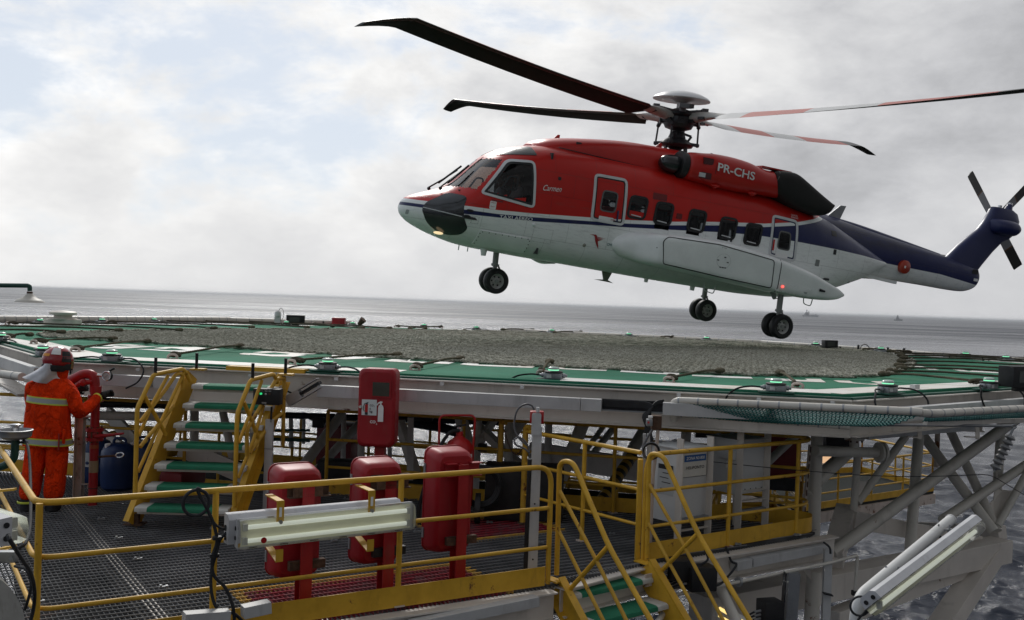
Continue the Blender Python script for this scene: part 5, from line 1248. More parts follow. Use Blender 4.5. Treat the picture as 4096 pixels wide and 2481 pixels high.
MB().tube(smoothpath([p + Vector((.02, 0, .42)), p + Vector((.08, 0, .5)), p + Vector((.16, 0, .4)), p + Vector((.14, 0, .2)), p + Vector((.06, 0, .1))], 5), .008, 5).build('cable', MT['cable'], t)
for x, y, h, lab, tl in ((1293, 1303, .13, 'short black pin on the far deck edge between the floodlight and red cabinet', 0), (3361, 1400, .08, 'stubby black pin right of the far floodlight', 0), (3433, 1403, .14, 'black pin left of the cable loop on the far right edge', 0), (3551, 1412, .13, 'upright black pin right of the deck light on the far right edge', 0), (3607, 1416, .13, 'tilted black pin on the far right edge', .06)):
    p = P_(x, y); o = MB().cyl(p, p + Vector((tl, 0, h)), .028, 8).build('deck_pin', MT['black'], fix=True); tag(o, lab, 'pin')
o = MB().tube(smoothpath([P_(3440, 1405) + Vector((0, 0, .02)), P_(3445, 1404) + Vector((0, 0, .12)), P_(3460, 1405) + Vector((0, 0, .16)), P_(3475, 1406) + Vector((0, 0, .10)), P_(3478, 1407)], 5), .012, 6).build('cable_loop', MT['cable']); tag(o, 'arched black cable between pins on the far right deck edge', 'cable')
t = thing('cleat', 'small white hinged cleat lying on the right near edge line', 'cleat', P_(3640, 1558)); p = P_(3640, 1558)
MB().box(p + Vector((-.06, -.05, .015)), (.16, .05, .02), (1, .7, 0)).build('bar', MT['plastic_white'], t); MB().box(p + Vector((.08, .06, .03)), (.10, .07, .05), (1, .7, 0)).build('block', MT['plastic_white'], t)

# ------------------------------------------------------------------ safety net frames outside the deck (white tubes, teal netting)
def band_tube(t, pts, r, nb, name='tube'):
    MB().tube(pts, r, 14).build(name, MT['cream'], t)
    P = [Vector(p) for p in pts]; L = [0]
    for a, b_ in zip(P[:-1], P[1:]): L.append(L[-1] + (b_ - a).length)
    for i in range(nb):
        s = L[-1] * (i + .5) / nb; j = max(k for k in range(len(L) - 1) if L[k] <= s); q = P[j].lerp(P[j + 1], (s - L[j]) / max(1e-6, L[j + 1] - L[j])); d = (P[j + 1] - P[j]).normalized()
        MB().cyl(q - d * .009, q + d * .009, r * 1.05, 14).build('lashing_band', MT['galv'], t)
def netting(t, a0, a1, b0, b1, sag, nu, nv, r=.0055, mt=None):
    """diamond netting between edge a0-a1 and edge b0-b1"""
    mb = MB(); a0, a1, b0, b1 = map(Vector, (a0, a1, b0, b1))
    def S_(u, v): return a0.lerp(a1, u).lerp(b0.lerp(b1, u), v) - Vector((0, 0, sag * math.sin(PI * min(1, max(0, v))) * (.55 + .45 * math.sin(PI * u))))
    for k in range(-nv, nu + 1):
        for sgn in (1, -1):
            pts = []
            for j in range(nv * 2 + 1):
                v = j / (nv * 2); u = (k + v * nv) / nu if sgn > 0 else (k + nv - v * nv) / nu
                if 0 <= u <= 1: pts.append(S_(u, v) + Vector((0, 0, .004 * ((j % 2) * 2 - 1))))
            if len(pts) > 1: mb.tube(pts, r, 3, cap=False)
    o = mb.build('netting', mt or MT['teal'], t, fix=False); o['kind'] = 'stuff'
MT['teal'] = paint('teal_netting', (.03, .19, .18), .7, var=.3, scale=3)
t = thing('safety_net', 'near safety net of teal mesh slung on white tubes along the right deck edge', 'safety net', at_y(3000, 1650, 10.4))
za = [at_y(2712, 1602, 10.75), at_y(3690, 1648, 9.75)]
top = [at_y(2700, 1672, 10.85), at_y(2690, 1640, 10.8), za[0], za[0].lerp(za[1], .5), za[1]]
band_tube(t, fillet([at_y(2695, 1680, 10.9), at_y(2690, 1602, 10.75), za[1]], .10, 5), .041, 13, 'outer_tube')
band_tube(t, [at_y(2690, 1655, 10.95), at_y(3400, 1708, 10.2)], .03, 9, 'inner_tube')
for x, y, yy, x1, y1, yy1 in ((3095, 1625, 10.35, 3030, 1680, 10.6),): band_tube(t, [at_y(x, y, yy), at_y(x1, y1, yy1)], .036, 4, 'cross_tube')
netting(t, at_y(2705, 1612, 10.7), at_y(3680, 1662, 9.75), at_y(2710, 1665, 11.0), at_y(3450, 1705, 10.2), .07, 62, 9)
t = thing('safety_net', 'safety net of teal mesh on a lashed white tube leaving the picture at the right', 'safety net', at_y(4000, 1650, 11))
band_tube(t, fillet([at_y(3680, 1652, 9.78), at_y(3730, 1655, 9.85), at_y(4250, 1625, 12.4)], .1, 3), .041, 16, 'outer_tube')
netting(t, at_y(3700, 1665, 9.85), at_y(4250, 1630, 12.4), at_y(3690, 1685, 10.1), at_y(4250, 1665, 12.9), .03, 60, 7)
MB().beam(at_y(3700, 1690, 10.2), at_y(4250, 1680, 12.9), .05, .05).build('inner_tube', MT['white'], t)
t = thing('safety_net', 'white lashed tube and teal netting along the far left deck edge', 'safety net', at_z(300, 1292, DZ))
q0, q1, q2 = Vector((-13.8, 22.0, DZ + .05)), Vector((-8.3, 29.3, DZ + .09)), Vector((-5.0, 31.2, DZ + .07))
band_tube(t, [q0, q1], .09, 34, 'outer_tube'); band_tube(t, [q1, q2], .07, 10, 'outer_tube')
t = thing('safety_net', 'low white tube of the safety net beyond the far deck edge under the helicopter', 'safety net', (3, 29, DZ))
for a, b_ in (((-.2, 31.0), (3.5, 29.2)), ((3.5, 29.2), (6.9, 27.4)), ((6.9, 27.4), (9.0, 24.4)), ((9.0, 24.4), (9.9, 22.5)), ((9.9, 22.5), (11.7, 19.2))):
    band_tube(t, [Vector((*a, DZ + .02)), Vector((*b_, DZ + .02))], .05, 8, 'outer_tube')
t = thing('safety_net', 'white tube end of a safety net at the left below the deck edge', 'safety net', at_y(60, 1500, 12))
band_tube(t, [at_y(-120, 1478, 13.2), at_y(88, 1508, 11.9)], .05, 4, 'outer_tube')
MB().beam(at_y(-100, 1500, 13.5), at_y(330, 1640, 12.4), .12, .05).build('walk_flange', MT['white'], t, smooth=False); MB().beam(at_y(-60, 1480, 13.8), at_y(110, 1580, 12.8), .25, .03).build('web_plate', MT['white'], t, smooth=False)
# cable trays on the fascia
def out_pt(px, py, o=.36): return vplane(px, py, Vector((*DECK[0], 0)) + no * o, e)
for a, b_, gap in (((355, 1483), (607, 1500), 0), ((622, 1506), (735, 1512), 0), ((1275, 1513), (1468, 1524), 0), ((1470, 1524), (2323, 1582), 0), ((2325, 1582), (2407, 1588), 0), ((2652, 1604), (3010, 1625), 0), ((3012, 1626), (3400, 1645), 0)):
    p, q = out_pt(a[0], a[1] + 22), out_pt(b_[0], b_[1] + 22); z = DZ - .215
    o = MB().beam((p.x, p.y, z), (q.x, q.y, z), .10, .135).build('cable_tray', MT['tray'], bevel=.004, smooth=False)
    tag(o, {355: 'grey cable tray cover on the deck edge between the hose monitor and stairs', 622: 'short grey tray cover just left of the stair rail', 1275: 'grey tray cover by the slanted open duct right of the stairs', 1470: 'long grey cable tray cover running behind the tall red cabinet', 2325: 'short grey tray cover with a black strap left of the open cables', 2652: 'grey tray cover behind the left end of the white net pipe', 3012: 'grey tray cover behind the white net pipe'}[a[0]], 'cable tray', 'grey tray covers along the near deck edge')
t = thing('cable_bundle', 'black cables lying in the open tray and hanging down beside the beam', 'cables', out_pt(2530, 1620))
p, q = out_pt(2405, 1612, .30), out_pt(2655, 1630, .30)
MB().beam((p.x, p.y, DZ - .27), (q.x, q.y, DZ - .27), .10, .01).build('open_tray', MT['galv'], t); MB().beam((p.x, p.y + .04, DZ - .21), (q.x, q.y + .04, DZ - .21), .008, .12).build('tray_back', MT['blackmetal'], t)
for i in range(7):
    y0 = 1590 + i * 4; pts = [out_pt(2405, y0 + 8, .30), out_pt(2480, y0 + 14, .31), out_pt(2570, y0 + 18, .33), out_pt(2608 - i * 2, 1625 + i * 3, .36), out_pt(2590 - i * 3, 1670, .42), out_pt(2576 + i * 6, 1760, .44)]
    MB().tube(smoothpath(pts, 5), .013, 6).build('cable', MT['black'], t)
for i in range(3):
    pts = [out_pt(2655, 1602 + i * 6, .3), out_pt(2625, 1610 + i * 5, .33), out_pt(2600, 1650, .38), out_pt(2596 + i * 5, 1770, .44)]; MB().tube(smoothpath(pts, 5), .014, 6).build('cable', MT['black'], t)
d2 = (Vector(DECK[2]) - Vector(DECK[1])).normalized(); no2 = Vector((d2.y, -d2.x, 0))
p, q = vplane(3445, 1640, Vector((*DECK[1], 0)) + no2 * .34, d2), vplane(4250, 1600, Vector((*DECK[1], 0)) + no2 * .34, d2)
o = MB().beam((p.x, p.y, DZ - .20), (q.x, q.y, DZ - .20), .10, .15).build('cable_tray', MT['tray'], bevel=.004, smooth=False); tag(o, 'grey cable tray cover along the right near deck edge under the black box', 'cable tray')
d3 = (Vector(DECK[0]) - Vector(DECK[-1])).normalized(); no3 = Vector((d3.y, -d3.x, 0))
for (xa, xb, lab) in ((-60, 153, 'grey tray cover on the left deck edge at the picture border'),):
    p, q = vplane(xa, 1420, Vector((*DECK[0], 0)) + no3 * .34, d3), vplane(xb, 1480, Vector((*DECK[0], 0)) + no3 * .34, d3)
    o = MB().beam((p.x, p.y, DZ - .21), (q.x, q.y, DZ - .21), .10, .15).build('cable_tray', MT['tray'], bevel=.004, smooth=False); tag(o, lab, 'cable tray')
t = thing('slanted_duct', 'open slanted grey duct with dark inside right of the stairs under the deck edge', 'duct', out_pt(1200, 1560))
p, q, r_ = out_pt(1152, 1606, .38), out_pt(1280, 1530, .38), out_pt(1205, 1575, .38)
MB().beam(p, r_, .10, .12).build('cover', MT['tray'], t, smooth=False); MB().beam(r_, q, .10, .03, None).build('open_section', MT['black'], t, smooth=False)
u_ = (q - r_).normalized(); v_ = Vector((-u_.z, 0, u_.x)) if abs(u_.x) > abs(u_.y) else Vector((0, -u_.z, u_.y)); v_ = Vector((0, 0, 1)) - u_ * u_.z; v_.normalize()
for s in (1, -1): MB().beam(r_ + v_ * .055 * s, q + v_ * .055 * s, .10, .012).build('side_wall', MT['tray'], t, smooth=False)
# ------------------------------------------------------------------ walkway in front of the deck (floor at WZ)
RD = Vector((.846, .533, 0)); RN = Vector((.533, -.846, 0)); RL = Vector((-3.14, 6.66, 0)); RR = Vector((.40, 8.89, 0))      # first rail
R2A, R2B = Vector((1.37, 9.80, 0)), Vector((3.42, 11.28, 0))
FLOOR = [(-3.22, 6.58), (.42, 8.86), (1.39, 9.76), (3.45, 11.22), (3.60, 11.45), (3.45, 11.72), (-6.9, 13.45), (-7.6, 13.45)]
walk = thing('walkway', 'steel grating walkway with toe boards and white edge beams below the deck edge', 'walkway', (0, 10, WZ))
m, N, b = newmat('grating_steel'); g = N.n('ShaderNodeNewGeometry'); P = g.outputs['Position']
s = N.n('ShaderNodeSeparateXYZ', in_0=P).outputs
u = N.m('ADD', N.m('MULTIPLY', s[0], RD.x), N.m('MULTIPLY', s[1], RD.y)); v = N.m('ADD', N.m('MULTIPLY', s[0], -RN.x), N.m('MULTIPLY', s[1], -RN.y))
def rect(u0, u1, v0, v1):
    a = N.m('MULTIPLY', N.m('GREATER_THAN', u, u0), N.m('LESS_THAN', u, u1)); b_ = N.m('MULTIPLY', N.m('GREATER_THAN', v, v0), N.m('LESS_THAN', v, v1)); return N.m('MULTIPLY', a, b_)
def uv(p): return (p[0] * RD.x + p[1] * RD.y, -(p[0] * RN.x + p[1] * RN.y))
n1 = N.noise(P, 1.2, 6, .65); n2 = N.noise(P, 9, 4, .6)
base = N.mix(N.smooth(n1, .35, .7), (.065, .066, .068, 1), (.135, .137, .14, 1)); base = N.mix(N.smooth(N.noise(P, .6, 6, .75), .60, .72), base, (.085, .04, .022, 1))
r1 = [uv(p) for p in ((-2.48, 8.08), (-.51, 9.5), (-.16, 9.03))]
U0, U1 = -1.0 + 2.9, r1[2][0] + .05; V1 = (uv((-2.12, 8.35))[1] + uv((-.51, 9.5))[1]) / 2
V0 = uv((0.4, 8.89))[1]
red1 = rect(2.6, U1 - .10, V0 - .2, V1 - .05); yel1 = N.m('SUBTRACT', rect(2.6 - .1, U1, V0 - .2, V1 + .05), red1)
a0, a1 = uv((-.38, 10.43)), uv((.42, 10.94)); red2 = rect(a0[0] - .1, a1[0] + .2, (a0[1] + a1[1]) / 2 + .03, (a0[1] + a1[1]) / 2 + .8); yel2 = N.m('SUBTRACT', rect(a0[0] - .2, a1[0] + .3, (a0[1] + a1[1]) / 2 - .07, (a0[1] + a1[1]) / 2 + .9), red2)
wear = N.smooth(n2, .35, .6, .55, 1.0)
base = N.mix(N.m('MULTIPLY', N.m('MAXIMUM', red1, red2), wear), base, (.19, .018, .028, 1)); base = N.mix(N.m('MULTIPLY', N.m('MAXIMUM', yel1, yel2), wear), base, (.45, .27, .05, 1))
N.put(b.inputs['Base Color'], base); b.inputs['Roughness'].default_value = .8; b.inputs['Specular IOR Level'].default_value = .2
GRAT = m
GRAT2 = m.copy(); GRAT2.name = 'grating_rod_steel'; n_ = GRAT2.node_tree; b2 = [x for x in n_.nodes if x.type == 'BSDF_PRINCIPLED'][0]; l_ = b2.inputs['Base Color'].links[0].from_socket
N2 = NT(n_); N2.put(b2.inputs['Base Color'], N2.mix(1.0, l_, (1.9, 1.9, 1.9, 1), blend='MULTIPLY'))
mb = MB(); rd, rn = Vector((RD.x, RD.y)), Vector((-RN.x, -RN.y))
for k in range(0, 360):                                   # bearing bars
    for a, b_ in clipline(Vector(RL.xy) + rd * (-6.2 + k * .040), rn, FLOOR): mb.beam((a.x, a.y, WZ - .018), (b_.x, b_.y, WZ - .018), .0045, .032)
o = mb.build('grating', GRAT, walk, smooth=False, fix=False); o['kind'] = 'stuff'
mb = MB()
for k in range(-1, 70):                                   # cross rods, welded a little proud
    for a, b_ in clipline(Vector(RL.xy) + rn * (k * .096), rd, FLOOR): mb.beam((a.x, a.y, WZ + .001), (b_.x, b_.y, WZ + .001), .008, .008)
o = mb.build('grating_rod', GRAT2, walk, smooth=False, fix=False); o['kind'] = 'stuff'
mb = MB(); rng = random.Random(8)
for i in range(46):
    q = Vector(RL.xy) + rd * (.2 + (i % 9) * .95) + rn * (.35 + (i // 9) * .95 + rng.uniform(-.05, .05))
    if inpoly(q.x, q.y, FLOOR):
        p = Vector((q.x, q.y, WZ + .012)); mb.box(p, (.07, .02, .012), RD); mb.box(p + RD * .03, (.02, .03, .02), RD); mb.cyl(p - RD * .02, p - RD * .02 + Vector((0, 0, .02)), .012, 6)
o = mb.build('grating_clip', MT['galv'], walk, smooth=False); o['kind'] = 'stuff'
# dark plate added a little below the grating against sea glint through the bars
LD = inset2(FLOOR[:-1], .10); o = MB().prism([(x, y, WZ - .30) for x, y in LD], (0, 0, -.02)).build('lower_plating', plain('dark_plating', (.06, .06, .062), .95, spec=.05), walk, smooth=False)
# carrying beams below
fl = [Vector((*p, 0)) for p in FLOOR]
def edge_beam(a, b_, o=.05, h=.26, w=.14, z=WZ - .036, mt=None):
    a, b_ = Vector(a), Vector(b_); return MB().ibeam(a + Vector((0, 0, z - h / 2)), b_ + Vector((0, 0, z - h / 2)), w, h, .014).build('edge_beam', mt or MT['white'], walk, smooth=False)
edge_beam(fl[0] + RN * .06, fl[1] + RN * .06 + RD * .0); edge_beam(fl[1] + RN * .02 + RD * .1, fl[2]); edge_beam(fl[2] + RN * .04, fl[3] + RN * .04 + RD * .35)
edge_beam(fl[5] + Vector((0, .05, 0)), fl[6]); edge_beam(fl[7], fl[0])
for k in range(12):
    for a, b_ in clipline(Vector(RL.xy) + rd * (-4.5 + k * 1.1), rn, inset2(FLOOR, .08)):
        if (b_ - a).length > .4: MB().ibeam((a.x, a.y, WZ - .13), (b_.x, b_.y, WZ - .13), .09, .17, .01).build('floor_joist', MT['white'], walk, smooth=False)
def toe(a, b_, name='toe_board', mt=None):
    a, b_ = Vector(a), Vector(b_); return MB().beam(a + Vector((0, 0, WZ + .085)), b_ + Vector((0, 0, WZ + .085)), .007, .17).build(name, mt or MT['yellow'], walk, smooth=False)
toe(fl[0], fl[1] - RD * .06); toe(R2A + RD * .05, R2B - RD * .18)
cp = fillet([R2B - RD * .18, R2B + RD * .10, Vector((3.58, 11.62, 0)), Vector((3.2, 11.80, 0))], .2, 6)
mb = MB(); mb.grid([[p + Vector((0, 0, WZ)) for p in cp], [p + Vector((0, 0, WZ + .17)) for p in cp]]); mb.build('toe_board', MT['yellow'], walk)
toe((3.2, 11.80, 0), (-2.4, 12.72, 0)); toe((-4.3, 13.03, 0), (-7.4, 13.5, 0))

def railing(label, path, posts, z0=WZ, hs=(1.05, .68, .33), r=(.0235, .019, .017), bend=.12, toeb=False, ends=(0, 0), group=None, mt=None, name='railing'):
    """path = floor points; posts = points; ends = 1 bends the top rail down into the end post"""
    mt = mt or MT['yellow']; path = [Vector((p[0], p[1], z0)) for p in path]
    t = thing(name, label, 'railing', path[0], group)
    for k, (h, rr) in enumerate(zip(hs, r)):
        pts = [p + Vector((0, 0, h)) for p in path]
        if k == 0:
            if ends[0]: pts = [path[0]] + pts
            if ends[1]: pts = pts + [path[-1]]
        MB().tube(fillet(pts, bend, 6), rr, 12).build('top_rail' if k == 0 else 'mid_rail', mt, t)
    for p in posts:
        p = Vector((p[0], p[1], z0)); MB().cyl(p, p + Vector((0, 0, hs[0])), .0235, 12).build('post', mt, t)
        MB().box(p + Vector((0, 0, .006)), (.09, .09, .012), RD).build('foot_plate', MT['whiterust'], t)
    return t
def onr(px): q = vplane(px, 1950, (RR.x, RR.y), (RD.x, RD.y)); return Vector((q.x, q.y, 0))
Lc = RL.copy(); back = Vector((-.53, .848, 0))
r1 = railing('near yellow railing carrying the long lamp, from the left edge to the lower stairs', [Lc + back * 2.6, Lc, RR], [Lc + RD * .02, onr(865), onr(1605)], ends=(0, 1), bend=.16)
r2 = railing('yellow railing with a rounded end in front of the two grey electrical cabinets', [R2A, R2B, Vector((3.50, 11.60, 0)), Vector((3.0, 11.75, 0)), Vector((2.2, 11.85, 0))], [onr2 for onr2 in (Vector((2.36, 10.52, 0)), Vector((3.27, 11.18, 0)))], ends=(1, 0), bend=.2)
MB().beam(R2A + Vector((-.05, .04, WZ)), R2A + Vector((-.05, .04, WZ + 1.0)), .07, .05).build('flat_post', MT['yellow'], r2, bevel=.008)
railing('yellow railing along the back of the walkway under the deck, behind the cabinets', [(2.3, 11.84), (-2.3, 12.70)], [(1.3, 12.02), (-.55, 12.38), (-2.3, 12.70)])
railing('yellow railing behind the firefighter at the left end of the walkway', [(-4.2, 12.95), (-7.6, 13.42), (-7.8, 15.2)], [(-4.2, 12.95), (-5.6, 13.15), (-7.3, 13.38)])
railing('short yellow railing between the grey alarm post and the call point', [(.20, 11.28), (.82, 10.54), (1.33, 9.92)], [(.82, 10.54)], bend=.02)
for lab, p in (('yellow chain post with rust at its foot, left of the pair', (-.08, 11.71)), ('yellow chain post next to the grey alarm post', (.20, 11.28))):
    t = thing('chain_post', lab, 'post', (*p, WZ)); MB().tube(fillet([(p[0], p[1], WZ), (p[0], p[1], WZ + 1.10), (p[0] + .05, p[1] - .06, WZ + 1.10)], .04, 4), .033, 12).build('tube', MT['yellow_worn'], t); MB().cyl((p[0], p[1], WZ), (p[0], p[1], WZ + .02), .06, 10).build('foot', MT['rustmetal'], t)
for lab, h0, h1, sg in (('rusty chain sagging between the tops of two yellow posts', 1.05, .92, .22), ('rusty chain hanging near the grating between two yellow posts', .42, .38, .22)):
    a, b_ = Vector((-.05, 11.68, WZ + h0)), Vector((.20, 11.28, WZ + h1)); mb = MB(); n_ = 20
    for i in range(n_):
        t_ = (i + .5) / n_; q = a.lerp(b_, t_) - Vector((0, 0, sg * 4 * t_ * (1 - t_))); d = (b_ - a).normalized(); up = Vector((0, 0, 1)) if i % 2 else Vector((d.y, -d.x, 0))
        dd = (b_ - a) / n_ - Vector((0, 0, sg * 4 * (1 - 2 * t_) / n_)); dd.normalize(); mb.tube([q + dd * .018 * math.cos(w) + up * .009 * math.sin(w) for w in np.linspace(0, 2 * PI, 9)[:-1]], .004, 4, closed=True)
    o = mb.build('chain', MT['rustmetal']); tag(o, lab, 'chain'); o['kind'] = 'stuff'; del o['kind']

# ------------------------------------------------------------------ upper stairs to the deck
t = thing('stairs', 'yellow stairs with seven green treads leading up to the helideck', 'stairs', (-3.4, 10.9, WZ))
sl = [Vector((-3.90, 10.50, WZ + .02)), Vector((-3.62, 11.42, DZ - .08))]; wv = Vector((.97, .03, 0))
for k, o_ in enumerate((Vector((-.02, 0, 0)), wv + Vector((.03, 0, 0)))): 
    a, b_ = sl[0] + o_, sl[1] + o_
    MB().beam(a, b_, .012, .20).build('stringer', MT['yellow'], t, smooth=False); d = (b_ - a).normalized(); s_ = Vector((d.y, -d.x, 0)).normalized(); n_ = s_.cross(d)
    for q in (.1, -.1): MB().beam(a + n_ * q + (s_ if k else -s_) * .03, b_ + n_ * q + (s_ if k else -s_) * .03, .07, .010, None).build('stringer_flange', MT['yellow'], t, smooth=False)
    MB().box(a + Vector((0, .05, .006)), (.2, .16, .012)).build('foot_plate', MT['rustmetal'], t); MB().cyl(a + Vector((.02, .03, .01)), a + Vector((.02, .03, .12)), .04, 8).build('foot_stub', MT['rustmetal'], t)
GT = paint('green_tread_grit', (.012, .165, .085), .75, var=.2, scale=5, dirt=.2, bump=.5, bscale=160); WT = paint('white_tread_end', (.50, .49, .45), .7, var=.2, scale=6, dirt=.45)
def tread(t, c, w, dp, ax, fr=.13, th=.055):
    """rounded tread with painted white ends: c = middle, w = width along ax"""
    ax = Vector(ax).normalized(); y = Vector((-ax.y, ax.x, 0))
    prof = [(-dp / 2, -.02), (-dp / 2, .0), (-dp / 2 + .008, .018), (-dp / 2 + .03, .027), (dp / 2, .027), (dp / 2, -.02)]
    def seg(a, b_, g_, nm, mt):
        rows = [[c + ax * x + y * p[0] * (1 + g_) + Vector((0, 0, p[1] * (1 + g_))) for p in prof] for x in (a, b_)]; mb = MB(); mb.grid(rows, closed=True); mb.poly(rows[0]); mb.poly(rows[1]); mb.build(nm, mt, t)
    seg(-w / 2 + w * fr, w / 2 - w * fr, 0, 'tread', GT); seg(-w / 2, -w / 2 + w * fr + .002, .02, 'tread_end', WT); seg(w / 2 - w * fr - .002, w / 2, .02, 'tread_end', WT)
    MB().box(c + y * (dp * .1) + Vector((0, 0, -.04)), (w - .02, dp * .7, .03), ax).build('tread_bearer', MT['white'], t)
for i in range(7):
    f = i / 6; c = Vector((-3.88 + .31 * f, 10.52 + .78 * f, -2.295 + .205 * i)) + wv / 2; tread(t, c, .97, .26, wv)
def srail(t, off, pix, p0, d, r=.021, name='handrail', mt=None, ox=480, oy=1420, k=2.1316, n=10, bend=.05):
    pts = [vplane(ox + x / k, oy + y / k, (p0[0] + off, p0[1]), d) for x, y in pix]; MB().tube(fillet(pts, bend, 4), r, n).build(name, mt or MT['yellow'], t); return pts
d_ = (.37, .929); p_ = (-3.98, 10.36)
for off, nm in ((0, 'L'), (1.05, 'R')):
    if nm == 'L':
        S_ = ([(128, 1215), (147, 455), (285, 168), (540, 118), (600, 225)], [(160, 690), (285, 400), (410, 175)], [(152, 1000), (340, 590), (545, 150)], [(210, 350), (392, 682)], [(172, 572), (400, 280), (478, 160), (535, 160), (530, 300)], [(172, 785), (290, 640), (460, 430)])
    else:
        S_ = ([(975, 1290), (1000, 500), (1112, 215), (1312, 162), (1345, 240)], [(1012, 750), (1110, 500), (1210, 215)], [(1008, 1050), (1140, 720), (1225, 430)], [(1055, 400), (1178, 708)], [(1082, 865), (1082, 640), (1335, 205), (1405, 198)], [(1105, 835), (1300, 560), (1395, 488)], [(1400, 190), (1388, 780)])
    for j, P in enumerate(S_): srail(t, off, P, p_, d_, .024 if j == 0 else (.019 if j < 3 else .022), 'handrail' if j == 0 else ('mid_rail' if j < 3 else 'rail_brace'), MT['yellow'] if j < 4 else MT['yellow_worn'])
for off, x, y in ((0, 302, 155), (0, 652, 110), (1.05, 1130, 205), (1.05, 1410, 155)):
    q = vplane(480 + x / 2.1316, 1420 + y / 2.1316, (p_[0] + off, p_[1]), d_); MB().cyl(q - Vector((0, 0, .02)), q + Vector((0, 0, .17)), .018, 8).build('rail_pin', MT['blackmetal'], t)
for x, y in ((650, 115), (1400, 160)):
    q = vplane(480 + x / 2.1316, 1420 + y / 2.1316, (p_[0] + (0 if x < 900 else 1.05), p_[1]), d_); MB().box(q + Vector((.02, .02, -.01)), (.16, .14, .02)).build('top_cleat', MT['yellow_worn'], t)

# ------------------------------------------------------------------ lower stairs going down towards the viewer
t = thing('stairs', 'lower yellow stairs with green treads descending to the bottom edge of the picture', 'stairs', (.9, 9.2, WZ - .6))
la, ra = Vector((.50, 8.98, WZ - .02)), Vector((1.36, 9.68, WZ - .02)); ax = (ra - la).normalized(); out = Vector((ax.y, -ax.x, 0)); dn = (out + Vector((0, 0, -.98))).normalized()
def sp2(px, py, right): b0 = (R2A.x, R2A.y) if right else (.49, 8.98); return vplane(px, py, b0, (out.x, out.y))
for k, a in enumerate((la, ra)):
    sg = -1 if k == 0 else 1
    MB().beam(a + out * .0 - Vector((0, 0, .02)), a + dn * 2.6 - Vector((0, 0, .02)), .012, .24).build('stringer', MT['yellow'], t, smooth=False); n_ = ax.cross(dn)
    for q in (.115, -.115): MB().beam(a + n_ * q + ax * sg * .035, a + n_ * q + ax * sg * .035 + dn * 2.6, .08, .010, tuple(n_)).build('stringer_flange', MT['yellow'], t, smooth=False)
    MB().box(a + ax * sg * .03 + Vector((0, 0, .03)) - out * .02, (.10, .18, .014), ax).build('top_plate', MT['yellow'], t)
for i in range(7):
    c = (la + ra) / 2 + out * (.02 + .205 * i) + Vector((0, 0, -.10 - .20 * i)); tread(t, c, (ra - la).length - .03, .26, ax)
MB().box((la + ra) / 2 - out * .09 + Vector((0, 0, -.02)), ((ra - la).length, .05, .05), ax).build('landing_edge', MT['white'], t)
def low(pix, right, r, nm='handrail', mt=None):
    pts = [sp2(2000 + x / 2.0525, 1754 + y / 2.0525, right) for x, y in pix]; MB().tube(fillet(pts, .13 if nm == 'handrail' else .02, 7), r, 12).build(nm, mt or MT['yellow'], t)
low([(465, 1120), (490, 190), (600, 190), (890, 880), (1330, 1660)], False, .0235); low([(490, 430), (790, 1000), (1130, 1680)], False, .018, 'mid_rail', MT['yellow_worn']); low([(480, 755), (670, 1140), (940, 1680)], False, .018, 'mid_rail', MT['yellow_worn']); low([(578, 1235), (895, 880)], False, .021, 'rail_strut')
low([(1205, 1000), (1225, 120), (1340, 140), (1625, 785), (2150, 1660)], True, .0245); low([(1225, 375), (1515, 890), (1930, 1680)], True, .018, 'mid_rail', MT['yellow_worn']); low([(1205, 670), (1400, 1040), (1750, 1680)], True, .018, 'mid_rail', MT['yellow_worn']); low([(1300, 1115), (1622, 785)], True, .022, 'rail_strut')
MB().box(ra + out * .12 + Vector((0, 0, -.10)) - ax * .05, (.10, .012, .12), ax).build('bolt_plate', MT['whiterust'], t)

